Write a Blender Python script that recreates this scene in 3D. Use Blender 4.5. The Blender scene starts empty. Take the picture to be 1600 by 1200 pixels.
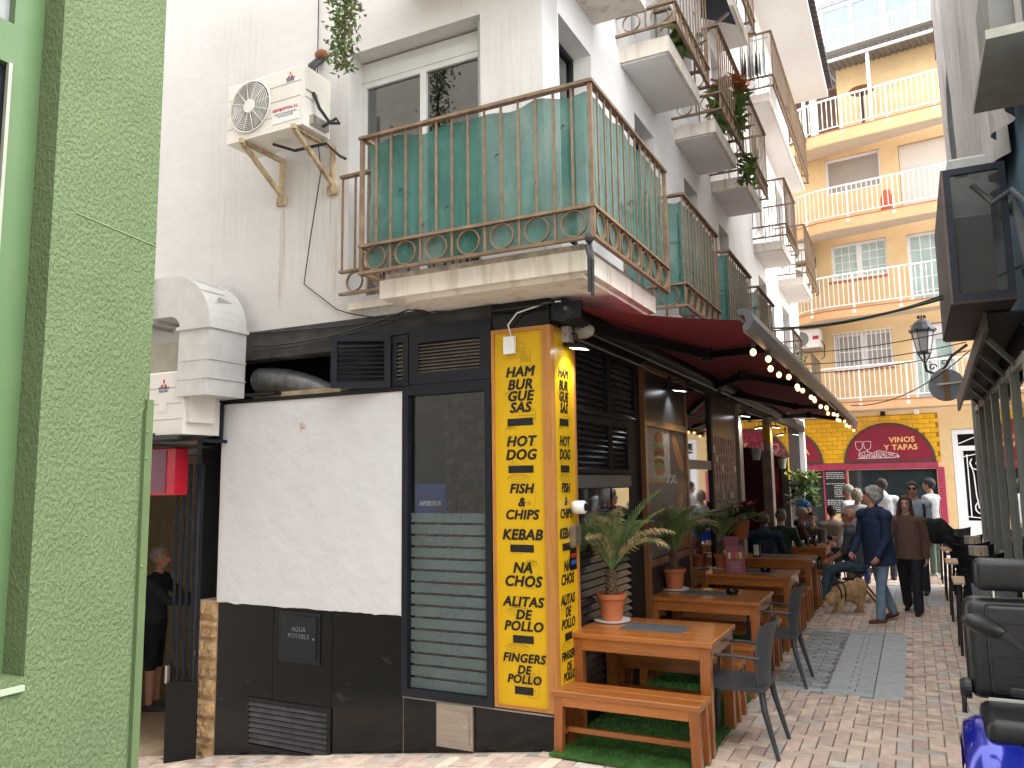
import bpy, bmesh, math, random
import numpy as np
from mathutils import Vector, Matrix, noise
from mathutils.kdtree import KDTree
random.seed(7)
PI = math.pi
S = bpy.context.scene
C = S.collection
R = math.radians

# ------------------------------------------------------------------ camera
cam = bpy.data.objects.new('camera', bpy.data.cameras.new('camera'))
C.objects.link(cam); S.camera = cam
pitch, roll, az = R(7.12), R(-0.77), R(26.72)
Fv = Vector((0, math.cos(pitch), math.sin(pitch))); Uv = Vector((0, -math.sin(pitch), math.cos(pitch))); Xv = Vector((1, 0, 0))
Xr = Xv*math.cos(roll) + Uv*math.sin(roll); Ur = -Xv*math.sin(roll) + Uv*math.cos(roll)
Rz = Matrix.Rotation(az, 3, 'Z')
Xr, Ur, Fr = Rz @ Xr, Rz @ Ur, Rz @ Fv
m = Matrix((Xr, Ur, -Fr)).transposed().to_4x4()
m.translation = Vector((2.3312, -5.2332, 1.85))
cam.matrix_world = m
cam.data.sensor_width = 36; cam.data.lens = 1233/1600*36
cam.data.clip_start = .05; cam.data.clip_end = 500

# ------------------------------------------------------------------ light
SUN_EL, SUN_AZ = 52, 82          # azimuth of the sun, clockwise from +Y
w = bpy.data.worlds.new('World'); S.world = w; w.use_nodes = True
nt = w.node_tree; nt.nodes.clear()
sky = nt.nodes.new('ShaderNodeTexSky'); sky.sky_type = 'NISHITA'; sky.sun_disc = False
sky.sun_elevation = R(SUN_EL); sky.sun_rotation = R(SUN_AZ); sky.air_density = 1; sky.dust_density = 3
hs = nt.nodes.new('ShaderNodeHueSaturation'); hs.inputs['Saturation'].default_value = .12
mx = nt.nodes.new('ShaderNodeMixRGB'); mx.inputs[0].default_value = .5
mx.inputs[2].default_value = (15.2, 15.25, 15.35, 1)     # even layer of cloud over the sky
bg = nt.nodes.new('ShaderNodeBackground'); bg.inputs[1].default_value = .15
wo = nt.nodes.new('ShaderNodeOutputWorld')
nt.links.new(sky.outputs[0], hs.inputs['Color']); nt.links.new(hs.outputs[0], mx.inputs[1])
nt.links.new(mx.outputs[0], bg.inputs[0]); nt.links.new(bg.outputs[0], wo.inputs[0])
sun = bpy.data.objects.new('sun', bpy.data.lights.new('sun', 'SUN')); C.objects.link(sun)
sun.data.energy = .8; sun.data.angle = R(24); sun.data.color = (1, .965, .92)
sd = Vector((math.sin(R(SUN_AZ))*math.cos(R(SUN_EL)), math.cos(R(SUN_AZ))*math.cos(R(SUN_EL)), math.sin(R(SUN_EL))))
sun.rotation_euler = sd.to_track_quat('Z', 'Y').to_euler(); sun.location = (0, 0, 30)
S.view_settings.view_transform = 'Standard'; S.view_settings.look = 'None'
S.view_settings.gamma = 1; S.view_settings.use_curve_mapping = False
S.view_settings.exposure = 1.68
S.render.engine = 'CYCLES'
S.cycles.max_bounces = 8; S.cycles.transparent_max_bounces = 24

# ------------------------------------------------------------------ materials
MATS = {}
def M(name, col, rough=.7, metal=0, var=.12, vs=6, bump=0, bs=40, stain=None, stretch=(1, 1, 1), spec=.4, objvar=0, emis=0, coat=0, det=5, bdist=.01):
    if name in MATS: return MATS[name]
    mt = bpy.data.materials.new(name); mt.use_nodes = True
    n = mt.node_tree.nodes; l = mt.node_tree.links; b = n['Principled BSDF']
    b.inputs['Roughness'].default_value = rough; b.inputs['Metallic'].default_value = metal
    b.inputs['Specular IOR Level'].default_value = spec
    if coat: b.inputs['Coat Weight'].default_value = coat; b.inputs['Coat Roughness'].default_value = .08
    tc = n.new('ShaderNodeTexCoord'); mp = n.new('ShaderNodeMapping'); mp.inputs['Scale'].default_value = stretch
    l.new(tc.outputs['Object'], mp.inputs[0])
    no = n.new('ShaderNodeTexNoise'); no.inputs['Scale'].default_value = vs; no.inputs['Detail'].default_value = det
    l.new(mp.outputs[0], no.inputs['Vector'])
    rp = n.new('ShaderNodeValToRGB'); rp.color_ramp.elements[0].position = .32; rp.color_ramp.elements[1].position = .68
    a = [max(0, c*(1-var)) for c in col[:3]]; z = [min(1, c*(1+var)) for c in col[:3]]
    rp.color_ramp.elements[0].color = (*a, 1); rp.color_ramp.elements[1].color = (*z, 1)
    l.new(no.outputs[0], rp.inputs[0]); out = rp.outputs[0]
    if stain:
        sc, amt, ss, th = stain     # colour, amount, stretch, threshold
        mp2 = n.new('ShaderNodeMapping'); mp2.inputs['Scale'].default_value = ss; l.new(tc.outputs['Object'], mp2.inputs[0])
        n2 = n.new('ShaderNodeTexNoise'); n2.inputs['Scale'].default_value = 1; n2.inputs['Detail'].default_value = 7; n2.inputs['Roughness'].default_value = .62
        l.new(mp2.outputs[0], n2.inputs['Vector'])
        r2 = n.new('ShaderNodeValToRGB'); r2.color_ramp.elements[0].position = th; r2.color_ramp.elements[1].position = min(1, th+.16)
        r2.color_ramp.elements[0].color = (0, 0, 0, 1); r2.color_ramp.elements[1].color = (amt, amt, amt, 1)
        l.new(n2.outputs[0], r2.inputs[0])
        mm = n.new('ShaderNodeMixRGB'); mm.inputs[2].default_value = (*sc, 1)
        l.new(r2.outputs[0], mm.inputs[0]); l.new(out, mm.inputs[1]); out = mm.outputs[0]
    if objvar:
        oi = n.new('ShaderNodeObjectInfo'); mr = n.new('ShaderNodeMapRange')
        mr.inputs['To Min'].default_value = 1-objvar; mr.inputs['To Max'].default_value = 1+objvar
        l.new(oi.outputs['Random'], mr.inputs['Value'])
        h = n.new('ShaderNodeHueSaturation'); l.new(mr.outputs[0], h.inputs['Value']); l.new(out, h.inputs['Color']); out = h.outputs[0]
    l.new(out, b.inputs['Base Color'])
    if bump:
        nb = n.new('ShaderNodeTexNoise'); nb.inputs['Scale'].default_value = bs; nb.inputs['Detail'].default_value = 4
        l.new(mp.outputs[0], nb.inputs['Vector'])
        bp = n.new('ShaderNodeBump'); bp.inputs['Strength'].default_value = bump; bp.inputs['Distance'].default_value = bdist
        l.new(nb.outputs[0], bp.inputs['Height']); l.new(bp.outputs[0], b.inputs['Normal'])
    if emis:
        b.inputs['Emission Color'].default_value = (*col[:3], 1); b.inputs['Emission Strength'].default_value = emis
    MATS[name] = mt; return mt

def glass(name, tint=(.5, .55, .56), refl=.12, rough=.02, fres=1.5):
    mt = bpy.data.materials.new(name); mt.use_nodes = True
    n = mt.node_tree.nodes; l = mt.node_tree.links; n.clear()
    o = n.new('ShaderNodeOutputMaterial'); t = n.new('ShaderNodeBsdfTransparent'); t.inputs[0].default_value = (*tint, 1)
    g = n.new('ShaderNodeBsdfGlossy'); g.inputs['Roughness'].default_value = rough; g.inputs[0].default_value = (.9, .92, .92, 1)
    f = n.new('ShaderNodeFresnel'); f.inputs[0].default_value = fres
    a = n.new('ShaderNodeMath'); a.operation = 'ADD'; a.use_clamp = True; a.inputs[1].default_value = refl
    mx = n.new('ShaderNodeMixShader')
    l.new(f.outputs[0], a.inputs[0]); l.new(a.outputs[0], mx.inputs[0]); l.new(t.outputs[0], mx.inputs[1]); l.new(g.outputs[0], mx.inputs[2])
    l.new(mx.outputs[0], o.inputs[0]); MATS[name] = mt; return mt

def wood(name, col, dark, axis=0, rough=.35, coat=.3):
    st = [14, 14, 14]; st[axis] = 1.1
    mt = M(name, col, rough, var=.22, vs=2.2, stretch=tuple(st), stain=(dark, .55, tuple(s*2.2 for s in st), .5), bump=.15, bs=3, coat=coat, objvar=.12)
    return mt

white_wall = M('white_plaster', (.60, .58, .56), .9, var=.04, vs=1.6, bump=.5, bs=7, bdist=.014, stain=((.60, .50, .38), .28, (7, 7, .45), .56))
panel_plaster = M('fresh_white_plaster', (.66, .66, .675), .8, var=.02, vs=3, bump=.75, bs=5.5, bdist=.022)
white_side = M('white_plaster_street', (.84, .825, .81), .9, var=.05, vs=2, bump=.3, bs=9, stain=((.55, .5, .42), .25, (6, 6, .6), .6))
slab_m = M('balcony_concrete', (.76, .70, .62), .9, var=.08, vs=4, bump=.3, bs=14, stain=((.36, .26, .16), .5, (9, 9, 1.2), .52))
soffit_m = M('soffit_paint', (.80, .78, .76), .9, var=.04, vs=2, bump=.2, bs=12)
rail_m = M('rusty_rail_paint', (.215, .145, .09), .55, var=.25, vs=9, bump=.3, bs=60, stain=((.16, .07, .04), .7, (14, 14, 14), .53), objvar=.1)
black_tile = M('black_granite', (.005, .0055, .006), .13, var=.6, vs=160, det=2, spec=.35, stain=((.10, .10, .10), .35, (3, 3, 9), .62))
navy = M('dark_navy_metal', (.005, .008, .015), .4, var=.2, vs=5, stain=((.08, .09, .10), .3, (20, 20, 20), .66))
blackm = M('black_metal', (.004, .0045, .006), .55, var=.3, vs=6)
blackp = M('black_panel', (.006, .007, .009), .12, var=.3, vs=4)
slatm = M('black_gloss_slat', (.014, .016, .02), .22, var=.3, vs=5)
dirty_dark = M('dark_dirty_render', (.055, .052, .05), .9, var=.4, vs=5, bump=.4, bs=20, stain=((.30, .27, .24), .5, (3, 3, 6), .58))
yellow = M('yellow_print', (.64, .385, .003), .45, var=.03, vs=4)
ink = M('black_print', (.008, .008, .008), .5, var=0)
inkline = M('brown_line_print', (.34, .21, .01), .5, var=0)
orange_wood = wood('orange_frame_wood', (.46, .20, .05), (.24, .09, .025), 2, .4, .2)
table_wood = wood('table_wood', (.40, .135, .03), (.20, .06, .015), 0, .3, .4)
table_wood_z = wood('table_leg_wood', (.34, .11, .028), (.14, .045, .015), 2, .3, .4)
dark_wood = wood('dark_varnished_wood', (.20, .085, .03), (.09, .035, .012), 2, .35, .3)
green_wall = M('green_stucco', (.125, .178, .082), .8, var=.06, vs=3, bump=.0)
cream = M('ac_cream', (.72, .69, .63), .45, var=.04, vs=5, stain=((.45, .38, .28), .25, (5, 5, 9), .6))
duct_m = M('duct_galvanised_paint', (.56, .555, .54), .4, metal=.25, var=.07, vs=6, bump=.08, bs=5, stain=((.38, .36, .33), .6, (5, 5, 3), .6))
tan_rust = M('bracket_paint', (.45, .36, .22), .7, var=.2, vs=9, stain=((.16, .08, .03), .8, (16, 16, 5), .5))
rubber = M('black_rubber', (.02, .02, .022), .6, var=.2)
greyr = M('grey_plastic', (.10, .11, .12), .5, var=.1)
maroon = M('maroon_canvas', (.16, .012, .022), .85, var=.12, vs=5, bump=.15, bs=50)
yb_wall = M('ochre_wall', (.68, .49, .26), .9, var=.07, vs=2.5, bump=.35, bs=16, stain=((.64, .48, .30), .4, (1.5, 1.5, 1.5), .5))
yb_edge = M('orange_slab_edge', (.72, .42, .22), .85, var=.08, vs=3, stain=((.5, .33, .2), .4, (5, 5, .8), .55))
yb_soffit = M('pale_soffit', (.62, .55, .45), .9, var=.05)
white_paint = M('white_enamel', (.82, .82, .82), .35, var=.03)
white_pvc = M('white_pvc', (.76, .76, .79), .3, var=.03)
yellow_tile = M('yellow_glazed_brick', (.78, .43, .02), .3, var=.08, vs=7, objvar=.1)
magenta = M('magenta_brick', (.40, .045, .10), .5, var=.1, vs=8, objvar=.1)
arch_red = M('arch_red_panel', (.24, .012, .035), .45, var=.06, vs=3)
arch_edge = M('arch_brown_edge', (.07, .05, .045), .6)
gold = M('gold_letter', (.85, .50, .18), .4, var=.02)
whiteline = M('white_line_print', (.8, .78, .8), .5, var=0)
chalk = M('chalk', (.7, .72, .74), .8, var=.1)
board_m = M('chalkboard', (.015, .02, .024), .35, var=.3, vs=4)
terracotta = M('terracotta_plastic', (.46, .14, .055), .5, var=.08, vs=5)
saucer_m = M('white_saucer', (.7, .72, .74), .3, var=.05)
soil = M('soil', (.09, .07, .05), 1, var=.4, vs=30, bump=.5)
leaf_g = M('palm_green', (.12, .19, .065), .5, var=.35, vs=12)
leaf_dry = M('palm_dry', (.40, .29, .16), .8, var=.25, vs=12)
bark = M('palm_bark', (.13, .085, .05), .95, var=.4, vs=25, bump=.8, bs=40)
leaf_b = M('bright_leaf', (.12, .22, .05), .5, var=.3, vs=9)
leaf_p = M('pale_leaf', (.36, .46, .14), .5, var=.25, vs=9)
leaf_red = M('red_leaf', (.30, .02, .025), .6, var=.3, vs=9)
slate = M('slate_placemat', (.09, .10, .11), .6, var=.1)
chair_m = M('anthracite_plastic', (.048, .055, .064), .42, var=.08, vs=9, bump=.03, bs=80)
paver_n = M('pinkish_paver', (.55, .41, .345), .8, var=.14, vs=11, bump=.25, bs=40, objvar=.2, stain=((.26, .20, .165), .5, (7, 7, 7), .55))
paver_o = M('greyish_paver', (.50, .45, .40), .8, var=.14, vs=11, bump=.25, bs=40, objvar=.2, stain=((.26, .20, .165), .5, (7, 7, 7), .55))
paver_m = M('sandstone_paver', (.60, .48, .385), .8, var=.14, vs=11, bump=.25, bs=40, objvar=.2, stain=((.26, .20, .165), .5, (7, 7, 7), .55))
paver_g = M('grey_paver', (.32, .32, .32), .85, var=.16, vs=14, bump=.3, bs=50, objvar=.18)
slab_g = M('grey_slab', (.40, .415, .43), .8, var=.1, vs=9, bump=.15, bs=60, objvar=.06)
joint_m = M('joint_sand', (.30, .27, .24), 1, var=.3, vs=20)
turf_m = M('turf_green', (.075, .20, .045), .9, var=.35, vs=14)
turf_b = M('turf_backing', (.02, .045, .015), .95, var=.3, vs=20)
bulb_m = M('warm_bulb', (1, .62, .25), .3, var=0, emis=1.3)
lamp_e = M('lamp_lens', (.95, .97, 1), .3, var=0, emis=4)
chrome = M('chrome', (.6, .6, .6), .15, metal=1, var=0)
steel = M('brushed_steel', (.42, .38, .34), .38, metal=.85, var=.12, vs=4, stretch=(1, 1, 20))
skin_m = M('skin', (.55, .32, .24), .55, var=.06, vs=10)
paper = M('white_paper', (.75, .74, .72), .8, var=.03)

# green stucco: coarse dragged relief
def green_nodes():
    nt = green_wall.node_tree; n = nt.nodes; l = nt.links; b = n['Principled BSDF']
    tc = n.new('ShaderNodeTexCoord')
    v = n.new('ShaderNodeTexNoise'); v.inputs['Scale'].default_value = 78; v.inputs['Detail'].default_value = 5; v.inputs['Distortion'].default_value = .25
    mp = n.new('ShaderNodeMapping'); mp.inputs['Scale'].default_value = (1, 1, .62); l.new(tc.outputs['Object'], mp.inputs[0]); l.new(mp.outputs[0], v.inputs['Vector'])
    r = n.new('ShaderNodeValToRGB'); r.color_ramp.elements[0].position = .42; r.color_ramp.elements[1].position = .68; l.new(v.outputs[0], r.inputs[0])
    v2 = n.new('ShaderNodeTexNoise'); v2.inputs['Scale'].default_value = 5; v2.inputs['Detail'].default_value = 5; l.new(tc.outputs['Object'], v2.inputs['Vector'])
    a = n.new('ShaderNodeMath'); a.operation = 'MULTIPLY_ADD'; a.inputs[1].default_value = 1.5; l.new(v2.outputs[0], a.inputs[0]); l.new(r.outputs[0], a.inputs[2])
    bp = n.new('ShaderNodeBump'); bp.inputs['Strength'].default_value = .85; bp.inputs['Distance'].default_value = .007
    l.new(a.outputs[0], bp.inputs['Height']); l.new(bp.outputs[0], b.inputs['Normal'])
green_nodes()

# ------------------------------------------------------------------ mesh helpers
class MB:
    def __init__(s): s.v = []; s.f = []
    def add(s, vs, fs):
        o = len(s.v); s.v += [tuple(v) for v in vs]; s.f += [tuple(i+o for i in f) for f in fs]; return s
    def box(s, x0, x1, y0, y1, z0, z1):
        v = [(x, y, z) for z in (z0, z1) for y in (y0, y1) for x in (x0, x1)]
        return s.add(v, [(0, 2, 3, 1), (4, 5, 7, 6), (0, 1, 5, 4), (2, 6, 7, 3), (0, 4, 6, 2), (1, 3, 7, 5)])
    def bev(s, x0, x1, y0, y1, z0, z1, b=.006):
        # box with chamfered top edges
        v = [(x, y, z0) for y in (y0, y1) for x in (x0, x1)] + [(x, y, z1-b) for y in (y0, y1) for x in (x0, x1)] + \
            [(x, y, z1) for y in (y0+b, y1-b) for x in (x0+b, x1-b)]
        f = [(0, 2, 3, 1)]
        for k in (0, 4): f += [(k, k+1, k+5, k+4), (k+2, k+6, k+7, k+3), (k, k+4, k+6, k+2), (k+1, k+3, k+7, k+5)]
        return s.add(v, f+[(8, 9, 11, 10)])
    def obox(s, c, size, M3=None):
        hx, hy, hz = [q/2 for q in size]; v = []
        for z in (-hz, hz):
            for y in (-hy, hy):
                for x in (-hx, hx):
                    p = Vector((x, y, z)); p = (M3 @ p) if M3 is not None else p; v.append(p+Vector(c))
        return s.add(v, [(0, 2, 3, 1), (4, 5, 7, 6), (0, 1, 5, 4), (2, 6, 7, 3), (0, 4, 6, 2), (1, 3, 7, 5)])
    def bar(s, p, q, w=.02, h=None, up=(0, 0, 1)):
        p, q = Vector(p), Vector(q); d = q-p; L = d.length; d.normalize(); u = Vector(up)
        if abs(d.dot(u)) > .98: u = Vector((1, 0, 0)) if abs(d.x) < .9 else Vector((0, 1, 0))
        sd_ = d.cross(u).normalized(); u = sd_.cross(d)
        return s.obox((p+q)/2, (L, w, h or w), Matrix((d, sd_, u)).transposed())
    def tube(s, pts, r, n=8, cap=True):
        pts = [Vector(p) for p in pts]; rr = r if isinstance(r, (list, tuple)) else [r]*len(pts)
        rings = []; prev = None
        for i, p in enumerate(pts):
            a = pts[max(0, i-1)]; b = pts[min(len(pts)-1, i+1)]; d = (b-a)
            d = d.normalized() if d.length > 1e-9 else Vector((0, 0, 1))
            u = prev if prev is not None else (Vector((0, 0, 1)) if abs(d.z) < .9 else Vector((1, 0, 0)))
            sx = d.cross(u)
            if sx.length < 1e-6: sx = d.cross(Vector((1, .3, .2)))
            sx.normalize(); u = sx.cross(d); prev = u
            rings.append([p + (sx*math.cos(2*PI*k/n) + u*math.sin(2*PI*k/n))*rr[i] for k in range(n)])
        v = [q for r_ in rings for q in r_]; f = []
        for i in range(len(pts)-1):
            for k in range(n): f.append((i*n+k, i*n+(k+1) % n, (i+1)*n+(k+1) % n, (i+1)*n+k))
        if cap: f += [tuple(range(n))[::-1], tuple((len(pts)-1)*n+k for k in range(n))]
        return s.add(v, f)
    def lathe(s, prof, c=(0, 0, 0), n=20, ax='z'):
        v = []; f = []
        for r, z in prof:
            for k in range(n):
                a = 2*PI*k/n; x, y = r*math.cos(a), r*math.sin(a)
                p = (x, y, z) if ax == 'z' else ((x, z, y) if ax == 'y' else (z, x, y))
                v.append((p[0]+c[0], p[1]+c[1], p[2]+c[2]))
        for i in range(len(prof)-1):
            for k in range(n): f.append((i*n+k, i*n+(k+1) % n, (i+1)*n+(k+1) % n, (i+1)*n+k))
        f += [tuple(range(n))[::-1], tuple((len(prof)-1)*n+k for k in range(n))]
        return s.add(v, f)
    def quad(s, *p): return s.add(p, [tuple(range(len(p)))])
    def prism(s, poly, d):
        # poly: 3d points in a plane, d: extrusion vector
        n = len(poly); a = [Vector(p) for p in poly]; b = [p+Vector(d) for p in a]
        return s.add(a+b, [tuple(range(n))[::-1], tuple(range(n, 2*n))] + [(i, (i+1) % n, n+(i+1) % n, n+i) for i in range(n)])
    def sph(s, c, r, n=12, m_=8):
        r = r if isinstance(r, (tuple, list)) else (r, r, r)
        v = []; f = []
        for i in range(m_+1):
            t = PI*i/m_
            for k in range(n):
                a = 2*PI*k/n; v.append((c[0]+r[0]*math.sin(t)*math.cos(a), c[1]+r[1]*math.sin(t)*math.sin(a), c[2]+r[2]*math.cos(t)))
        for i in range(m_):
            for k in range(n): f.append((i*n+k, (i+1)*n+k, (i+1)*n+(k+1) % n, i*n+(k+1) % n))
        return s.add(v, f)
    def xf(s, fn): s.v = [tuple(fn(Vector(v))) for v in s.v]; return s

W = {}
def thing(name, label, cat, loc=(0, 0, 0), rz=0, group=None):
    o = bpy.data.objects.new(name, None); C.objects.link(o); o.empty_display_size = .1
    o.location = loc; o.rotation_euler = (0, 0, rz); W[o.name] = Vector(loc); o['label'] = label; o['category'] = cat
    if group: o['group'] = group
    return o
def tag(o, label, cat, group=None):
    o['label'] = label; o['category'] = cat
    if group: o['group'] = group
    return o
def obj(name, mb, mat, parent=None, local=False, smooth=False, kind=None, label=None):
    me = bpy.data.meshes.new(name)
    off = Vector((0, 0, 0))
    if parent is not None and not local: off = W[parent.name]
    vs = [(v[0]-off.x, v[1]-off.y, v[2]-off.z) for v in mb.v]
    me.from_pydata(vs, [], mb.f); me.update()
    for mt in (mat if isinstance(mat, (list, tuple)) else [mat]): me.materials.append(mt)
    bm = bmesh.new(); bm.from_mesh(me); bmesh.ops.recalc_face_normals(bm, faces=bm.faces); bm.to_mesh(me); bm.free()
    if smooth: me.shade_smooth()
    o = bpy.data.objects.new(name, me); C.objects.link(o)
    W[o.name] = off.copy()
    if parent is not None: o.parent = parent
    if kind: o['kind'] = kind
    if label: o['label'] = label
    return o
def top(name, mb, mat, label, cat, group=None, smooth=False, base=None):
    # single-mesh thing with its origin at its base
    b = Vector(base) if base else Vector((sum(v[0] for v in mb.v)/len(mb.v), sum(v[1] for v in mb.v)/len(mb.v), min(v[2] for v in mb.v)))
    mb.v = [(v[0]-b.x, v[1]-b.y, v[2]-b.z) for v in mb.v]
    o = obj(name, mb, mat, None, smooth=smooth); o.location = b; W[o.name] = b
    return tag(o, label, cat, group)
def dup(o, parent=None, loc=None, rz=None, label=None, group=None):
    c = o.copy(); C.objects.link(c)
    c.parent = parent
    if loc is not None: c.location = loc
    if rz is not None: c.rotation_euler = (0, 0, rz)
    if label: c['label'] = label
    if group: c['group'] = group
    for ch in kids.get(o.name, o.children): dup(ch, c)
    return c
kids = {}
def piece(src, parent, loc, rot=None, name=None):
    c = bpy.data.objects.new(name or src.name.split('.')[0], src.data); C.objects.link(c); c.parent = parent
    c.location = Vector(loc)
    if rot: c.rotation_euler = rot
    W[c.name] = W[parent.name]
    return c
def wall(mb, ax, c, a0, a1, z0, z1, holes=(), th=.25, out=-1, reveal=True):
    # wall in the plane axis=c ; a = other horizontal axis ; out = sign of outward normal
    A = sorted({a0, a1} | {h[0] for h in holes} | {h[1] for h in holes}); Z = sorted({z0, z1} | {h[2] for h in holes} | {h[3] for h in holes})
    P = (lambda a, d, z: (c-out*d, a, z)) if ax == 'x' else (lambda a, d, z: (a, c-out*d, z))
    for i in range(len(A)-1):
        for j in range(len(Z)-1):
            am, zm = (A[i]+A[i+1])/2, (Z[j]+Z[j+1])/2
            if any(h[0] < am < h[1] and h[2] < zm < h[3] for h in holes): continue
            for d in (0, th):
                mb.quad(P(A[i], d, Z[j]), P(A[i+1], d, Z[j]), P(A[i+1], d, Z[j+1]), P(A[i], d, Z[j+1]))
    for h in list(holes)+[(a0, a1, z0, z1)]:
        for p, q in (((h[0], h[2]), (h[1], h[2])), ((h[1], h[2]), (h[1], h[3])), ((h[1], h[3]), (h[0], h[3])), ((h[0], h[3]), (h[0], h[2]))):
            mb.quad(P(p[0], 0, p[1]), P(q[0], 0, q[1]), P(q[0], th, q[1]), P(p[0], th, p[1]))
    return mb
def text(name, body, size, mat, parent, origin, right, up, shear=0, bold=0, depth=.0015, align='CENTER', sx=1, kind=None):
    cu = bpy.data.curves.new(name, 'FONT'); cu.body = body; cu.size = size; cu.align_x = align; cu.align_y = 'CENTER'
    cu.shear = shear; cu.extrude = depth; cu.resolution_u = 3; cu.space_character = 1.07 if bold > .0015 else 1
    t = bpy.data.objects.new('tmp', cu); C.objects.link(t); dg = bpy.context.evaluated_depsgraph_get()
    me = bpy.data.meshes.new_from_object(t.evaluated_get(dg)); bpy.data.objects.remove(t)
    me.name = name; me.materials.clear(); me.materials.append(mat)
    r, u = Vector(right).normalized(), Vector(up).normalized(); n_ = r.cross(u)
    off = W[parent.name]
    for v in me.vertices:
        p = Vector(origin) + r*v.co.x*sx + u*v.co.y + n_*v.co.z
        v.co = p-off
    if bold:      # heavier strokes: overlapping shifted copies, each a hair in front of the last
        vs = [v.co.copy() for v in me.vertices]; fs = [tuple(p.vertices) for p in me.polygons]; V, F = [], []
        for k, (dx, dz) in enumerate(((0, 0), (1, 0), (-1, 0), (0, .8), (0, -.8), (.7, .6), (-.7, -.6), (.7, -.6), (-.7, .6))):
            o_ = len(V); V += [v+r*dx*bold*1.5*sx+u*dz*bold*1.5+n_*k*.00012 for v in vs]; F += [tuple(i+o_ for i in f) for f in fs]
        me = bpy.data.meshes.new(name); me.from_pydata(V, [], F); me.materials.append(mat)
    o = bpy.data.objects.new(name, me); C.objects.link(o); o.parent = parent; W[o.name] = off
    return o
def sag(p, q, s, n=14): 
    p, q = Vector(p), Vector(q)
    return [p.lerp(q, i/n) - Vector((0, 0, s*4*(i/n)*(1-i/n))) for i in range(n+1)]
def ss(x, a, b):
    t = max(0, min(1, (x-a)/(b-a))); return t*t*(3-2*t)
def zg(x, y):
    if x < 0: return .142*x
    return .14*x*ss(-y, .15, 1.2)

# ================================================================== ground
gm = MB(); xs = [-60, -20, -9] + [-6+.5*i for i in range(25)] + [9, 20, 60]; ys = [-60, -20, -9] + [-6+.4*i for i in range(20)] + [3, 6, 12, 20, 60, 120]
for y in ys:
    for x in xs: gm.v.append((x, y, zg(max(-8, min(4, x)), y)-.032))
nx = len(xs)
for j in range(len(ys)-1):
    for i in range(nx-1): gm.f.append((j*nx+i, j*nx+i+1, (j+1)*nx+i+1, (j+1)*nx+i))
ground = obj('ground', gm, joint_m); ground['kind'] = 'structure'
paving = bpy.data.objects.new('paving', None); C.objects.link(paving); paving['kind'] = 'structure'; W['paving'] = Vector((0, 0, 0))

def in_cover(x, y): return 1.07 < x < 2.14 and 2.37 < y < 5.46
def in_cover2(x, y): return 1.75 < x < 2.62 and 7.9 < y < 10.3
def keep(x, y):
    if x < -.02: return y < -.01 and x > -6 and y > -1.6
    if y < -1.5 or y > 17.6 or x > 3.3: return False
    if y > -.05 and x < .9: return False
    return not in_cover(x, y) and not in_cover2(x, y)
cell = .1; pav = []
def paver_tilt(): return (random.uniform(-.008, .008), random.uniform(-.008, .008), 0)
for i in range(-62, 36):
    for j in range(-18, 178):
        d = (i-j) % 4
        if d == 0: cx, cy, o_ = (i+1)*cell, (j+.5)*cell, 0
        elif d == 3: cx, cy, o_ = (i+.5)*cell, (j+1)*cell, 1
        else: continue
        if keep(cx, cy): pav.append((cx, cy, o_))
camp = Vector((2.33, -5.23, 1.85))
def visible(x, y):
    q = Vector((x, y, 0))-camp; f_ = q.dot(Fr); return f_ > 0 and abs(q.dot(Xr)/f_) < .66 and abs(q.dot(Ur)/f_) < .5
def big(p):
    q = Vector((p[0], p[1], 0))-camp; return (0 if visible(p[0], p[1]) else 1000) + q.length
pav.sort(key=big)
bmesh0 = MB().bev(-.0965, .0965, -.0465, .0465, -.03, 0, .004)
b0 = obj('brick', bmesh0, paver_m, paving, local=True)
balt = []
for mt_ in (paver_n, paver_o):
    q = b0.data.copy(); q.materials.clear(); q.materials.append(mt_); balt.append(q)
rest = [MB(), MB(), MB()]
for k, (x, y, o_) in enumerate(pav):
    z = zg(x, y)+random.uniform(-.002, .002)
    sl = math.atan(.142) if x < 0 else 0
    if k == 0: b0.location = (x, y, z); b0.rotation_euler = (0, -sl, o_*PI/2) ; continue
    if k < 290:
        c = piece(b0, paving, (x, y, z)); c.rotation_euler = (0, 0, 0)
        rq = random.random(); c.data = balt[0] if rq < .3 else (balt[1] if rq < .48 else b0.data)
        if o_: c.rotation_euler[2] = PI/2
        if sl:
            c.rotation_mode = 'QUATERNION'
            c.rotation_quaternion = (Matrix.Rotation(-sl, 3, 'Y') @ Matrix.Rotation(o_*PI/2, 3, 'Z')).to_quaternion()
    else:
        hx, hy = (.0965, .0465) if not o_ else (.0465, .0965)
        t = [random.uniform(-.002, .002) for _ in range(4)]
        vs = [(x-hx, y-hy, zg(x-hx, y)+t[0]), (x+hx, y-hy, zg(x+hx, y)+t[1]), (x+hx, y+hy, zg(x+hx, y)+t[2]), (x-hx, y+hy, zg(x-hx, y)+t[3])]
        vs = vs + [(a, b, c-.03) for a, b, c in vs]
        rest[random.choice((0, 0, 0, 1, 1, 2))].add(vs, [(0, 1, 2, 3), (0, 4, 5, 1), (1, 5, 6, 2), (2, 6, 7, 3), (3, 7, 4, 0)])
for q, c_ in zip(rest, ((.60, .48, .385), (.55, .41, .345), (.50, .45, .40))): obj('paver_field', q, M('field_%d' % int(c_[0]*100), c_, .8, var=.24, vs=8, det=2, bump=.25, bs=40, stain=((.26, .20, .165), .5, (7, 7, 7), .55)), paving, kind='stuff')

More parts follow.
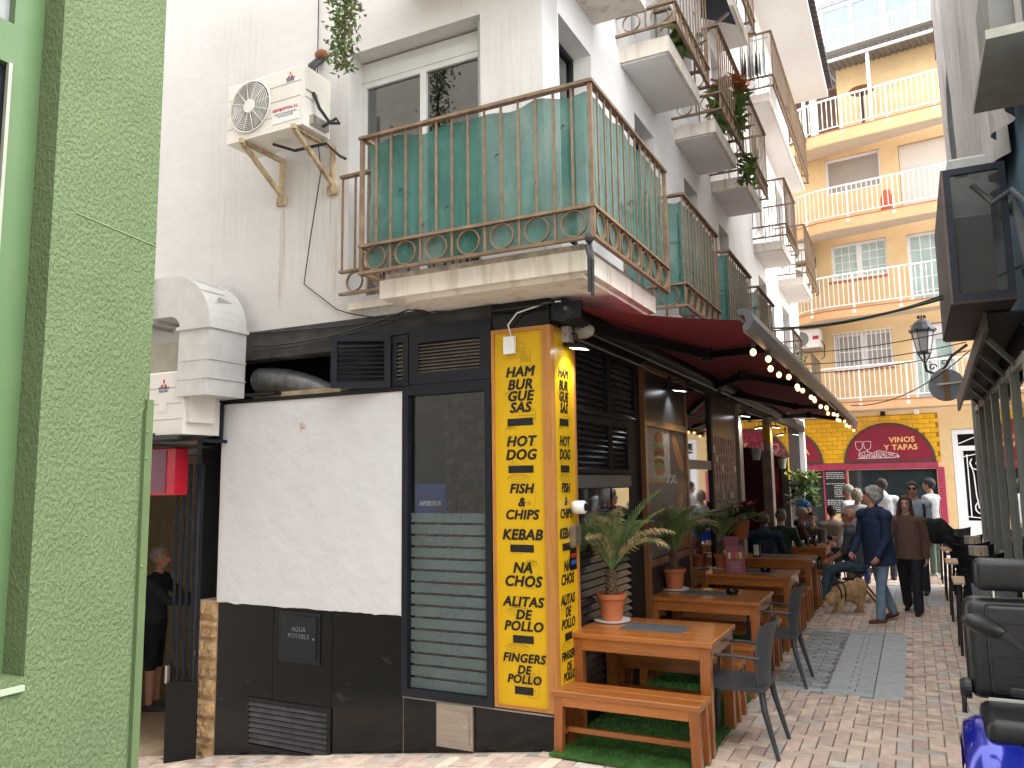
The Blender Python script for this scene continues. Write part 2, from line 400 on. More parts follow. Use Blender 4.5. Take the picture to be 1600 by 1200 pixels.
# grey access cover patch in the paving
def cover(x0, x1, y0, y1, left, name):
    for a in [(x0, x1-.24, y0, y0+.12), (x1-.24, x1, y0, y1), (x0, x1-.24, y1-.12, y1)]:
        L = max(a[1]-a[0], a[3]-a[2]); n = max(1, round(L/.55)); horiz = a[1]-a[0] > a[3]-a[2]
        for k in range(n):
            if horiz: q = (a[0]+(a[1]-a[0])*k/n, a[0]+(a[1]-a[0])*(k+1)/n, a[2], a[3])
            else: q = (a[0], a[1], a[2]+(a[3]-a[2])*k/n, a[2]+(a[3]-a[2])*(k+1)/n)
            obj('slab', MB().bev(q[0]+.002, q[1]-.002, q[2]+.002, q[3]-.002, -.03, .002, .003), slab_g, paving)
    y = y0+.13; src = {}
    row = 0
    split = x0+(x1-x0-.24)*.52
    mbR = MB()
    while y+.10 < y1-.12:
        dy = .105
        x = x0+.0 + (row % 2)*-.1
        while x < split-.02:
            xa, xb = max(x0, x)+.003, min(split, x+.2)-.003
            if xb-xa > .04:
                key = round(xb-xa, 3)
                if left:
                    if key not in src: src[key] = obj('paver', MB().bev(-(xb-xa)/2, (xb-xa)/2, -.048, .048, -.03, 0, .004), paver_g, paving, local=True); c = src[key]
                    else: c = piece(src[key], paving, (0, 0, 0))
                    c.location = ((xa+xb)/2, y+.05, random.uniform(-.009, .003)); c.rotation_euler = (random.uniform(-.02, .02), random.uniform(-.015, .015), random.uniform(-.02, .02))
                else: mbR.bev(xa, xb, y+.002, y+dy-.004, -.03, 0, .004)
            x += .2
        # thin bricks on edge on the right half
        for q in range(2):
            yy = y+q*dy/2
            for x2 in (split+.02, split+.02+(x1-.24-split-.02)*(.45 if row % 2 else .6)):
                x3 = split+.02+(x1-.24-split-.02)*(.45 if row % 2 else .6) if x2 < split+.05 else x1-.243
                mbR.bev(x2+.002, x3-.003, yy+.003, yy+dy/2-.003, -.03, -.002, .003)
        y += dy; row += 1
    obj('edge_bricks', mbR, slab_g, paving, kind='stuff')
cover(1.07, 2.14, 2.37, 5.46, True, 'a')
cover(1.75, 2.62, 7.9, 10.3, False, 'b')

# artificial turf along the front of the bar
tm = MB(); N = 60
pts = []
def turf_edge(y): return .985 + .018*math.sin(y*3.1)+.012*math.sin(y*7.7) - (.03 if y > 5 else 0)
yy = [-.12+i*(11.6/N) for i in range(N+1)]
for i, y in enumerate(yy):
    f = .03*math.sin(i*1.7) if i == 0 else 0
    tm.v += [(.0, y, .012), (turf_edge(y)-.03, y+f, .014), (turf_edge(y), y+f, .006)]
    if i: b_ = 3*i; tm.f += [(b_-3, b_-2, b_+1, b_), (b_-2, b_-1, b_+2, b_+1)]
turf = obj('turf_mat', tm, turf_b)
tag(turf, 'strip of green artificial turf under the wooden tables and benches', 'artificial turf')
rng = np.random.default_rng(3)
n = 70000
yv = -.12 + 11.5*rng.random(n)**2.2; ed = .985+.018*np.sin(yv*3.1)+.012*np.sin(yv*7.7)-(yv > 5)*.03
xv = rng.random(n)*(ed+.004); az_ = rng.random(n)*2*PI; h = .012+.014*rng.random(n); wv = .0022+.0008*yv
tv = np.zeros((n, 3, 3)); cx_, sx_ = np.cos(az_), np.sin(az_)
tv[:, 0] = np.stack([xv-cx_*wv, yv-sx_*wv, np.full(n, .010)], 1); tv[:, 1] = np.stack([xv+cx_*wv, yv+sx_*wv, np.full(n, .010)], 1)
tv[:, 2] = np.stack([xv+.008*(rng.random(n)-.5)*2, yv+.008*(rng.random(n)-.5)*2, .012+h], 1)
me = bpy.data.meshes.new('turf_blades'); me.from_pydata(tv.reshape(-1, 3).tolist(), [], np.arange(3*n).reshape(-1, 3).tolist())
me.materials.append(turf_m); o = bpy.data.objects.new('turf_blades', me); C.objects.link(o); o.parent = turf; o['kind'] = 'stuff'

# ================================================================== white apartment building (corner)
WB = thing('apartment_building', 'white corner apartment building with rusty railed balconies above the bar', 'building', (0, 0, 0))
lw = MB()
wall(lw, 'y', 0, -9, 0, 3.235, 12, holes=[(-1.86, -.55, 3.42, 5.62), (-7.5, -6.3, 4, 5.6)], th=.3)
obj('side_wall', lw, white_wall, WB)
sw = MB(); win_y = [(.32, 1.06), (2.3, 3.0), (4.3, 5.0), (6.3, 7.0), (9.7, 10.6), (12.7, 13.8)]
hl = [(a, b, zz+.35, zz+2.25) for a, b in win_y for zz in (3.4, 6.18, 8.96)]
wall(sw, 'x', 0, .3, 15.6, 3.1, 11.7, holes=hl, th=.3, out=1)
for zz in (3.1, 5.9, 8.7, 11.5): obj('storey_floor', MB().box(-8.8, -.31, .31, 15.2, zz, zz+.12), M('room_dark0', (.12, .11, .10), .9), WB)
obj('storey_back', MB().box(-8.8, -8.7, .31, 15.2, 3.2, 11.5), M('room_dark0', (.12, .11, .10), .9), WB)
obj('vent_backing', MB().box(-3.22, -1.2, .56, .6, 2.5, 3.09).box(-1.86, -.3, .10, .12, 2.6, 3.09).box(-3.24, -3.2, .02, .6, 2.62, 3.09), M('void2', (.004, .004, .005), 1), WB)
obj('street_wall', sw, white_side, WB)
obj('far_end_wall', MB().box(-9, -.01, 15.3, 15.598, 0, 11.7), white_side, WB)
rb = MB().box(-9.3, 1.02, -.5, 15.9, 11.70, 11.86); obj('roof_soffit', rb, M('soffit_white', (.74, .74, .74), .8, var=.02), WB)
tiles = MB()
for k in range(82): tiles.lathe([(.1, 0), (.1, .42)], (.72, -.5+k*.2, 11.93), 8, 'x')
obj('roof_tile_edge', tiles, M('dark_roof_tile', (.07, .06, .06), .9, var=.3), WB, kind='stuff')
# ---- windows
def window(parent, ax, c, a0, a1, z0, z1, fm, gm_, out=-1, w_=.05, mull=1, sill=True, rails=0):
    P = (lambda a, d, z: (c-out*d, a, z)) if ax == 'x' else (lambda a, d, z: (a, c-out*d, z))
    def bx(a, b, d0, d1, zl, zh):
        p, q = P(a, d0, zl), P(b, d1, zh); return (min(p[0], q[0]), max(p[0], q[0]), min(p[1], q[1]), max(p[1], q[1]), zl, zh)
    f = MB(); f.box(*bx(a0, a0+w_, -.03, .03, z0, z1)); f.box(*bx(a1-w_, a1, -.03, .03, z0, z1)); f.box(*bx(a0+w_, a1-w_, -.03, .03, z0, z0+w_)); f.box(*bx(a0+w_, a1-w_, -.03, .03, z1-w_, z1))
    for k in range(1, mull+1):
        q = a0+(a1-a0)*k/(mull+1); f.box(*bx(q-.03, q+.03, -.034, .026, z0+w_, z1-w_))
    fo = obj('window', f, fm, parent)
    for k in range(mull+1):
        q0 = a0+w_ + (a1-a0-2*w_)*k/(mull+1)+(.031 if k else 0); q1 = a0+w_+(a1-a0-2*w_)*(k+1)/(mull+1)-(.031 if k < mull else 0)
        obj('pane', MB().box(*bx(q0, q1, -.004, .004, z0+w_, z1-w_)), gm_, fo)
    return fo
g_dark = glass('window_glass', (.16, .19, .20), .16)
g_shop = glass('shop_glass', (.62, .66, .66), .05)
g_blue = glass('pale_glass', (.45, .62, .62), .18)
alu = M('white_aluminium', (.62, .62, .60), .4, var=.05)
curtain = M('grey_blind', (.33, .36, .36), .8, var=.06, vs=3)
room_m = M('room_dark', (.05, .048, .045), .9, var=.2)
window(WB, 'y', .2, -1.86, -.55, 3.42, 5.42, alu, g_dark)
obj('shutter_box', MB().box(-1.86, -.55, .17, .29, 5.425, 5.60), alu, WB)
obj('curtain', MB().box(-1.80, -.60, .34, .36, 3.42, 5.42), curtain, WB)
for a, b in win_y:
    for zz in (3.4, 6.18, 8.96):
        window(WB, 'x', -.2, a, b, zz+.35, zz+2.25, blackm if zz < 4 else alu, g_dark, out=1)
obj('room_back', MB().box(-.6, -.55, .05, 15, 3.3, 11.6), curtain, WB)

# ---- balconies : slab is the part, iron pieces are sub-parts
net = M('green_shade_net', (.05, .165, .14), .9, var=.2, vs=3.2, stretch=(1, 1, .6), bump=.35, bs=30, stain=((.20, .28, .25), .75, (2.4, 2.4, 1.1), .50))
def net_nodes():
    n = net.node_tree.nodes; l = net.node_tree.links; b = n['Principled BSDF']
    tc = n.new('ShaderNodeTexCoord'); wv_ = n.new('ShaderNodeTexWave'); wv_.bands_direction = 'Z'; wv_.inputs['Scale'].default_value = 28; wv_.inputs['Distortion'].default_value = .4
    l.new(tc.outputs['Object'], wv_.inputs[0]); mr = n.new('ShaderNodeMapRange'); mr.inputs['To Min'].default_value = .72; mr.inputs['To Max'].default_value = .97
    l.new(wv_.outputs['Fac'], mr.inputs[0]); l.new(mr.outputs[0], b.inputs['Alpha'])
net_nodes()
def baluster_mesh(h):
    return MB().box(-.008, .008, -.006, .006, 0, h)
ring_src = {}
def iron(slab, segs, zb, zm, zt, netsegs=(), netgap=.0, rsp=.262, bsp=.132):
    # segs: list of (p,q) ground-plan segments of the balustrade
    for (p, q) in segs:
        p, q = Vector((*p, 0)), Vector((*q, 0)); d = (q-p); L = d.length; d.normalize(); ang = math.atan2(d.y, d.x)
        for z, wz, hh in ((zb, .035, .022), (zm, .045, .02), (zt, .05, .022)):
            obj('rail', MB().bar(p+Vector((0, 0, z))-d*.02, q+Vector((0, 0, z))+d*.02, wz, hh), rail_m, slab)
        nb = max(2, round(L/bsp)); nr = max(1, round(L/rsp))
        key = round(zt-zm, 3)
        if key not in ring_src:
            o0 = obj('baluster', baluster_mesh(zt-zm), rail_m, slab, local=True); ring_src[key] = o0
            o0.location = p+Vector((0, 0, zm))-W[slab.name]; o0.rotation_euler = (0, 0, ang)
            st = 1
        else: st = 0
        for k in range(st, nb+1):
            c = piece(ring_src[key], slab, p+d*(L*k/nb)+Vector((0, 0, zm))-W[slab.name]); c.rotation_euler = (0, 0, ang+random.uniform(-.1, .1))
        rr = min((zm-zb)/2-.012, L/nr/2-.008)
        rk = ('r', round(rr, 3), round(zm-zb, 3), round(L/nr, 3))
        if rk not in ring_src:
            rm_ = MB(); pr = [(rr*math.cos(2*PI*t/20), rr*math.sin(2*PI*t/20)) for t in range(20)]
            for t in range(20):
                (x0, z0), (x1, z1) = pr[t], pr[(t+1) % 20]; s_ = (rr-.007)/rr; wd = .011
                rm_.add([(x0, -wd, z0), (x1, -wd, z1), (x1, wd, z1), (x0, wd, z0), (x0*s_, -wd, z0*s_), (x1*s_, -wd, z1*s_), (x1*s_, wd, z1*s_), (x0*s_, wd, z0*s_)], [(0, 1, 2, 3), (4, 7, 6, 5), (0, 4, 5, 1), (3, 2, 6, 7)])
            rm_.box(L/nr/2-.007, L/nr/2+.007, -.011, .011, -(zm-zb)/2, (zm-zb)/2)
            ring_src[rk] = obj('ring', rm_, rail_m, slab, local=True); ro_ = ring_src[rk]
            ro_.location = p+d*(L*.5/nr)+Vector((0, 0, (zb+zm)/2))-W[slab.name]; ro_.rotation_euler = (0, 0, ang); st = 1
        else: st = 0
        for k in range(st, nr):
            c = piece(ring_src[rk], slab, p+d*(L*(k+.5)/nr)+Vector((0, 0, (zb+zm)/2))-W[slab.name]); c.rotation_euler = (0, 0, ang)
def netting(slab, pts, z0, z1, seed=0):
    # sagging cloth just inside the bars
    pl = [Vector((*p, 0)) for p in pts]; mb = MB(); cols = []
    for a, b in zip(pl[:-1], pl[1:]):
        n_ = max(6, int((b-a).length/.03))
        for k in range(n_): cols.append(a.lerp(b, k/n_))
    cols.append(pl[-1]); nz = 26
    for i, c_ in enumerate(cols):
        a = cols[max(0, i-1)]; b = cols[min(len(cols)-1, i+1)]; d = (b-a).normalized(); nn = Vector((-d.y, d.x, 0))
        tdip = .03*abs(math.sin(i*.16+seed))+.012*math.sin(i*.5)
        for j in range(nz+1):
            t = j/nz; z = z0+(z1-tdip-z0)*t
            off = .03*noise.noise(Vector((i*.07+seed, t*2.2, 1)))+.008*noise.noise(Vector((i*.2+t*6, t*9-i*.1, seed)))+.006*math.sin(i*.84)*math.sin(t*PI)
            mb.v.append(tuple(c_+nn*(off+.012)+Vector((0, 0, z))))
    for i in range(len(cols)-1):
        for j in range(nz): mb.f.append((i*(nz+1)+j, (i+1)*(nz+1)+j, (i+1)*(nz+1)+j+1, i*(nz+1)+j+1))
    return obj('shade_net', mb, net, slab, smooth=True)

# corner balcony, first floor
def slab_mesh(poly, z0, z1, inset=.0):
    return MB().prism([(x, y, z0) for x, y in poly], (0, 0, z1-z0))
poly = [(-1.17, 0), (-1.17, -.48), (.50, -.48), (.50, 1.10), (0, 1.10), (0, 0)]
sb = slab_mesh(poly, 3.235, 3.375)
s1 = obj('balcony', sb, slab_m, WB)
ch = MB()  # lower chamfered soffit
lo = [(-1.0, 0), (-1.0, -.38), (-.88, -.43), (.46, -.43), (.46, 1.05), (0, 1.05), (0, 0)]
obj('soffit', slab_mesh(lo, 3.20, 3.2345), slab_m, s1)
top_edge = MB().prism([(x, y, 3.376) for x, y in [(-1.14, 0), (-1.14, -.45), (.47, -.45), (.47, 1.08), (0, 1.08), (0, 0)]], (0, 0, .05))
obj('kerb', top_edge, M('rough_mortar', (.42, .34, .27), .95, var=.3, vs=12, bump=.7, bs=25), s1)
iron(s1, [((-1.25, -.60), (.60, -.60)), ((.60, -.60), (.60, 1.14)), ((-1.25, -.60), (-1.25, -.2))], 3.415, 3.62, 4.47)
for p in ((-1.25, -.6), (.60, -.60), (.60, 1.14)): obj('post', MB().box(p[0]-.014, p[0]+.014, p[1]-.014, p[1]+.014, 3.40, 4.47), rail_m, s1)
netting(s1, [(-1.2, -.585), (.55, -.585), (.585, -.55), (.585, 1.12)], 3.44, 4.44, 2)
st = MB()
for k, (x, y, z) in enumerate([(-.9, -.6, 4.0), (-.5, -.6, 3.8), (-.1, -.6, 4.1), (.2, -.6, 3.85), (.4, -.6, 4.2), (-.7, -.6, 3.7), (.6, .2, 3.9), (.6, .6, 4.1)]):
    st.tube([(x, y-.014, z), (x+.01, y+.01, z+.015), (x-.01, y-.016, z-.02)], .003, 5)
obj('tie', st, rubber, s1, kind='stuff')
# second short balustrade further left, tight to the wall
s2 = obj('juliet_balcony', MB().box(-1.80, -1.26, -.06, -.001, 3.30, 3.36), slab_m, WB)
iron(s2, [((-1.84, -.10), (-1.30, -.10))], 3.43, 3.62, 4.45)

def side_balcony(y0, y1, zf, netted=False, depth=.5, label=None):
    s_ = obj('balcony', MB().prism([(.001, y0+.1, zf-.19), (depth, y0+.1, zf-.19), (depth, y1-.08, zf-.19), (.001, y1-.08, zf-.19)], (0, 0, .16)), slab_m, WB)
    obj('soffit', MB().box(.002, depth-.04, y0+.13, y1-.11, zf-.205, zf-.191), soffit_m, s_)
    iron(s_, [((.02, y0), (depth+.09, y0)), ((depth+.09, y0), (depth+.09, y1)), ((depth+.09, y1), (.02, y1))], zf+.03, zf+.235, zf+1.08, rsp=.25)
    if netted: netting(s_, [(.03, y0+.015), (depth+.05, y0+.015), (depth+.075, y0+.05), (depth+.075, y1-.02)], zf+.06, zf+1.05, y0)
    return s_
side_balcony(1.77, 3.20, 3.40, True); side_balcony(3.83, 5.20, 3.40, True); side_balcony(5.77, 7.15, 3.40, True)
side_balcony(9.3, 10.6, 3.40); side_balcony(12.2, 13.9, 3.40)
# second floor corner balcony (soffit seen from below) and the row beyond
s3 = obj('balcony', slab_mesh([(-1.2, 0), (-1.2, -.48), (.5, -.48), (.5, 1.14), (0, 1.14), (0, 0)], 5.98, 6.15), slab_m, WB)
iron(s3, [((-1.25, -.58), (.59, -.58)), ((.59, -.58), (.59, 1.2))], 6.19, 6.40, 7.25)
b2 = [side_balcony(a, b, 6.17) for a, b in ((1.78, 3.2), (3.80, 5.25), (5.80, 7.20), (9.25, 10.7), (12.2, 14.2))]
b3 = [side_balcony(a, b, 8.95, depth=.44) for a, b in ((1.78, 3.2), (3.80, 5.25), (5.80, 7.20), (9.1, 14.5))]

# ---- ground floor of the side street front (plane y = 0)
obj('render_band', wall(MB(), 'y', -.006, -3.23, -.0, 2.98, 3.234, th=.2), dirty_dark, WB)
pp_ = [(-3.222+1.96*i/40, .842+random.uniform(-.006, .004)+.012*noise.noise(Vector((i*.3, 0, 0)))) for i in range(41)]+[(-1.262, 2.605), (-3.222, 2.605)]
obj('panel_wall', MB().prism([(x, -.045, z) for x, z in pp_], (0, .19, 0)), panel_plaster, WB)
obj('old_wall_plug', MB().lathe([(.022, -.062), (.03, -.05), (.034, -.044)], (-2.28, 0, 2.36), 9, 'y'), M('bare_plug', (.55, .45, .42), .8), WB)
def streak_mat(nm, col, amt):
    mt = M(nm, col, .95, var=.1); n = mt.node_tree.nodes; l = mt.node_tree.links; b = n['Principled BSDF']; tc = n.new('ShaderNodeTexCoord')
    sp = n.new('ShaderNodeSeparateXYZ'); l.new(tc.outputs['Generated'], sp.inputs[0])
    def tri(sock, a, b_):   # 0 at the ends, 1 in the middle
        q = n.new('ShaderNodeValToRGB'); q.color_ramp.elements[0].color = (0, 0, 0, 1); q.color_ramp.elements[1].color = (0, 0, 0, 1)
        for p_ in (a, b_): e = q.color_ramp.elements.new(p_); e.color = (1, 1, 1, 1)
        l.new(sock, q.inputs[0]); return q.outputs[0]
    mp_ = n.new('ShaderNodeMapping'); mp_.inputs['Scale'].default_value = (38, 38, 1.3); l.new(tc.outputs['Object'], mp_.inputs[0])
    no = n.new('ShaderNodeTexNoise'); no.inputs['Scale'].default_value = 1; no.inputs['Detail'].default_value = 6; l.new(mp_.outputs[0], no.inputs['Vector'])
    r_ = n.new('ShaderNodeValToRGB'); r_.color_ramp.elements[0].position = .42; r_.color_ramp.elements[1].position = .72; l.new(no.outputs[0], r_.inputs[0])
    m1 = n.new('ShaderNodeMath'); m1.operation = 'MULTIPLY'; m2 = n.new('ShaderNodeMath'); m2.operation = 'MULTIPLY'; m3 = n.new('ShaderNodeMath'); m3.operation = 'MULTIPLY'; m3.inputs[1].default_value = amt
    l.new(tri(sp.outputs[0], .3, .7), m1.inputs[0]); l.new(tri(sp.outputs[2], .35, .93), m1.inputs[1]); l.new(m1.outputs[0], m2.inputs[0]); l.new(r_.outputs[0], m2.inputs[1]); l.new(m2.outputs[0], m3.inputs[0]); l.new(m3.outputs[0], b.inputs['Alpha'])
    return mt
rust_s = streak_mat('rust_streak', (.45, .28, .15), .5); grime_s = streak_mat('grime_streak', (.40, .36, .31), .13)
for x, z0, z1, w_, mm_ in [(-2.60, 3.3, 4.36, .10, rust_s), (-2.02, 3.4, 4.36, .16, rust_s), (-2.3, 3.6, 4.75, .7, grime_s), (-1.55, 3.24, 3.42, .5, grime_s), (-3.2, 3.5, 6.5, .9, grime_s), (-.25, 3.5, 5.6, .5, grime_s), (-1.95, 3.7, 5.7, .18, grime_s), (-.62, 5.6, 6.6, .5, grime_s)]:
    obj('stain', MB().quad((x-w_/2, -.0025, z0), (x+w_/2, -.0025, z0), (x+w_/2, -.0025, z1), (x-w_/2, -.0025, z1)), mm_, WB)

# doorway recess and wall left of it
obj('door_side_wall', MB().box(-9, -5.0, -.0, .1, -1.6, 3.234), white_wall, WB)
obj('door_head', MB().box(-5.0, -3.24, .0, .25, 2.35, 3.234), M('beige_render', (.56, .52, .44), .9, var=.1), WB)
pd = MB(); pd.box(-3.22, -.002, -.013, .25, -.7, .232).box(-3.22, -1.262, -.0125, .25, .2325, .836); obj('plinth_backing', pd, joint_m, WB)
obj('mortar_fillet', MB().add([(-3.5, -.021, .142*-3.5-.03), (-3.5, -.021, .142*-3.5+.006), (-3.5, -.085, .142*-3.5-.03), (0, -.021, -.03), (0, -.021, .006), (0, -.085, -.03)], [(0, 1, 4, 3), (1, 2, 5, 4), (0, 2, 1), (3, 4, 5)]).add([(-3.5, -.12, .142*-3.5-.012), (0, -.12, -.012), (0, -.02, -.012), (-3.5, -.02, .142*-3.5-.012)], [(0, 1, 2, 3)]), M('grey_mortar', (.34, .30, .26), .95, var=.2, vs=12), WB)
# granite tiles
def tile(x0, x1, z0a, z0b, z1, y=-.02):
    g_ = .003; mb = MB(); pts = [(x0+g_, z0a), (x1-g_, z0b), (x1-g_, z1-g_), (x0+g_, z1-g_)]
    mb.prism([(x, y, z) for x, z in pts], (0, .06, 0)); obj('tile', mb, black_tile, WB)
zb_ = lambda x: .142*x-.02
for x0, x1 in ((-3.225, -2.575), (-2.575, -1.948), (-1.948, -1.262)):
    if x0 < -2.6:
        tile(x0, x1-.0, zb_(x0), zb_(x1), .838)
    else: tile(x0, x1, zb_(x0), zb_(x1), .838)
tile(-1.256, -.72, zb_(-1.256), zb_(-.72), .235); tile(-.72, .0, zb_(-.72), zb_(0), .245)
obj('tile_side', MB().box(-.0, .018, .0, .44, -.02, .245), black_tile, WB)
obj('sill_trim', MB().box(-1.256, .0, -.035, -.0205, .238, .248), M('grey_trim', (.3, .29, .27), .6), WB)
# stone quoins beside the door
qm = M('honey_stone', (.42, .27, .13), .85, var=.35, vs=9, bump=.9, bs=22, bdist=.03, stain=((.62, .48, .32), .6, (8, 8, 8), .5), objvar=.14)
z = zb_(-3.4); rows_ = 8; hh = (.835-z)/rows_
for k in range(rows_):
    spl = [(-3.49, -3.235)] if k % 2 == 0 else [(-3.49, -3.38), (-3.38, -3.235)]
    for a, b in spl:
        mb = MB(); nx_, nz_ = 7, 5
        for i in range(nx_+1):
            for j in range(nz_+1):
                u, v_ = i/nx_, j/nz_; e = min(u, 1-u, v_, 1-v_)
                dd = .0 if e < .01 else .026+.03*noise.noise(Vector((a*9+u*3, k*3.3, v_*3)))
                mb.v.append((a+.003+(b-a-.006)*u, -.012-dd, z+hh*k+.003+(hh-.006)*v_))
        for i in range(nx_):
            for j in range(nz_): mb.f.append((i*(nz_+1)+j, (i+1)*(nz_+1)+j, (i+1)*(nz_+1)+j+1, i*(nz_+1)+j+1))
        obj('stone', mb, qm, WB)
obj('quoin_core', MB().box(-3.488, -3.23, -.010, .2, -.6, .84), M('pink_mortar', (.45, .33, .27), .9, var=.15), WB)
# lower ventilation grille
vg = obj('ventilation_grille', MB().box(-2.86, -1.945, -.034, -.0205, -.33, -.30).box(-2.86, -1.945, -.034, -.0205, .045, .075).box(-2.86, -2.82, -.034, -.0205, -.30, .045).box(-1.985, -1.945, -.034, -.0205, -.30, .045), blackm, WB)
obj('vent_void', MB().box(-2.82, -1.985, -.0215, -.0203, -.30, .045), M('void', (.002, .002, .002), 1), vg)
for k in range(8):
    z = -.288+k*.0425; mb = MB().prism([(-2.82, -.036, z), (-2.82, -.0225, z+.03), (-2.82, -.0225, z+.034), (-2.82, -.038, z+.005)], (.835, 0, 0)); obj('slat', mb, M('lit_slat', (.035, .036, .038), .35, var=.4, vs=12), vg)  # lighter tone painted in for the highlights along the slats
# water meter hatch
ht = obj('meter_hatch', MB().box(-2.51, -2.07, -.030, -.0205, .40, .81), blackm, WB)
obj('hatch_door', MB().box(-2.475, -2.105, -.036, -.0305, .44, .775), navy, ht)
obj('hatch_latch', MB().lathe([(.008, -.040), (.008, -.036)], (-2.13, 0, .6), 10, 'y'), chrome, ht)
text('hatch_text', 'AGUA\nPOTABLE', .055, M('faded_print', (.16, .16, .17), .7), ht, (-2.29, -.0365, .64), (1, 0, 0), (0, 0, 1))
mt_ = obj('utility_box', MB().box(-.945, -.635, -.045, -.0205, -.07, .238), steel, WB)
obj('box_door', MB().box(-.915, -.665, -.052, -.0455, -.03, .195), steel, mt_)
obj('box_lock', MB().lathe([(.010, -.057), (.010, -.052)], (-.70, 0, .09), 12, 'y'), chrome, mt_)
# shop window frame and glass
sf = obj('shop_window', MB().box(-1.258, -1.205, -.05, .06, .252, 2.60).box(-.515, -.462, -.05, .06, .252, 2.60).box(-1.205, -.515, -.05, .06, .252, .31).box(-1.205, -.515, -.05, .06, 2.545, 2.60), navy, WB)
obj('pane', MB().box(-1.205, -.515, .0, .008, .31, 2.545), g_shop, sf)
frost = M('frosted_film', (.13, .17, .165), .6, var=.12, vs=3, spec=.3); frost.node_tree.nodes['Principled BSDF'].inputs['Alpha'].default_value = .66
bx_ = thing('blue_crate', 'blue crate blurred behind the frosted stripes of the shop window', 'crate', (-.85, .2, .30)); obj('crate_body', MB().bev(-1.0, -.62, .12, .4, .30, .95, .01), M('crate_blue', (.02, .12, .45), .5), bx_); obj('crate_lid', MB().box(-1.01, -.61, .11, .41, .951, .98), M('crate_blue', (.02, .12, .45), .5), bx_)
bg_ = MB().sph((-.80, .16, 1.33), (.13, .07, .11), 12, 8).tube([(-.86, .16, 1.42), (-.84, .16, 1.5), (-.78, .16, 1.42)], .008, 5); top('plastic_bag', bg_, M('bag_white', (.6, .62, .64), .4), 'white plastic bag behind the frosted stripes of the shop window', 'bag')
top('cardboard_panel', MB().box(-1.36, -1.2, .14, .17, .31, 1.15), M('pale_card', (.55, .50, .38), .8), 'pale board leaning behind the left edge of the shop window', 'board')
for k in range(15):
    z = .315+k*.0885; obj('frosted_stripe', MB().box(-1.2, -.52, -.0035, -.0005, z, z+.070 + (.0 if k < 14 else -.0)), frost, sf)
# inside the shop
ins = MB(); ins.box(-3.2, -.05, 2.6, 2.65, 0, 3); ins.box(-3.2, -.05, .3, 2.6, .0, .03); ins.box(-3.25, -3.2, .3, 2.65, 0, 3)
obj('shop_interior', ins, room_m, WB)
btc = [M('wall_brick_a', (.16, .09, .06), .9, objvar=.3), M('wall_brick_b', (.10, .09, .08), .9, objvar=.3), M('wall_brick_c', (.22, .20, .17), .9, objvar=.3)]
col_ = obj('tiled_column', MB().box(-1.32, -.86, .7, 1.0, .1, 2.9), joint_m, WB)
srcb = [obj('mosaic_tile', MB().box(-.02, .02, -.008, 0, -.02, .02), mm_, col_, local=True) for mm_ in btc]
first = [True]*3
for i in range(8):
    for j in range(30):
        k = random.randrange(3); x, z = -1.30+i*.048, 1.22+j*.046
        if first[k]: srcb[k].location = (x, .6995, z); first[k] = False
        else: piece(srcb[k], col_, (x, .6995, z))
arch = [(-.2+.0, 0)]
obj('inner_red_beam', MB().box(-3.0, -.5, 1.2, 1.3, 2.25, 2.7), M('inner_red', (.13, .03, .02), .8), WB)
scr = thing('blue_screen', 'blue screen glowing faintly behind the shop window glass', 'screen', (-1.4, .55, 1.55))
obj('screen_panel', MB().box(-1.56, -1.24, .55, .58, 1.55, 1.85), M('screen_blue', (.02, .06, .22), .3, emis=.25, var=0), scr)
text('screen_text', 'APERTUS', .055, M('screen_text', (.55, .5, .4), .5, emis=.3, var=0), scr, (-1.38, .548, 1.68), (1, 0, 0), (0, 0, 1), bold=.001)
vase = thing('reed_vase', 'dry reeds standing in a vase behind the shop window', 'vase', (-1.12, .3, 1.25))
obj('vase_pot', MB().lathe([(.04, 1.25), (.055, 1.3), (.05, 1.36)], (-1.12, .3, 0), 14), blackm, vase)
mb = MB()
for k in range(22): a = random.uniform(0, 2*PI); mb.tube([(-1.12, .3, 1.34), (-1.12+.1*math.cos(a)*random.random(), .3+.05*math.sin(a), 1.62+.12*random.random())], .002, 4)
obj('reeds', mb, leaf_dry, vase, kind='stuff')
# upper band: open vent hole, louvred shutters
hole = obj('vent_recess', MB().box(-2.9, -1.88, .5, .55, 2.6, 3.02).box(-2.9, -1.88, -.004, .5, 2.58, 2.62), M('void2', (.004, .004, .005), 1), WB)
obj('crumbled_ledge', MB().box(-2.88, -1.9, -.02, .1, 2.621, 2.665), M('mortar_ledge', (.38, .28, .18), 1, var=.3, bump=.9, bs=30), WB)
obj('ledge_trim', MB().box(-3.25, -1.26, -.055, -.046, 2.585, 2.62), blackm, WB)
def louvre(name, x0, x1, z0, z1, y, n_, sm, parent=WB, M3=None, origin=None, fr=.05):
    f = MB().box(x0, x0+fr, y-.02, y+.02, z0, z1).box(x1-fr, x1, y-.02, y+.02, z0, z1).box(x0+fr, x1-fr, y-.02, y+.02, z0, z0+fr).box(x0+fr, x1-fr, y-.02, y+.02, z1-fr, z1)
    fn = (lambda v: Vector(origin)+M3 @ (v-Vector(origin))) if M3 else (lambda v: v)
    fo = obj(name, f.xf(fn), navy, parent)
    for k in range(n_):
        z = z0+fr+(z1-z0-2*fr)*(k+.15)/n_; h_ = (z1-z0-2*fr)/n_
        obj('slat', MB().prism([(x0+fr, y-.018, z), (x0+fr, y+.012, z+h_*.75), (x0+fr, y+.016, z+h_*.75), (x0+fr, y-.014, z-.006)], (x1-x0-2*fr, 0, 0)).xf(fn), sm, fo)
    return fo
grsl = M('warm_grey_slat', (.12, .105, .09), .5, var=.2)
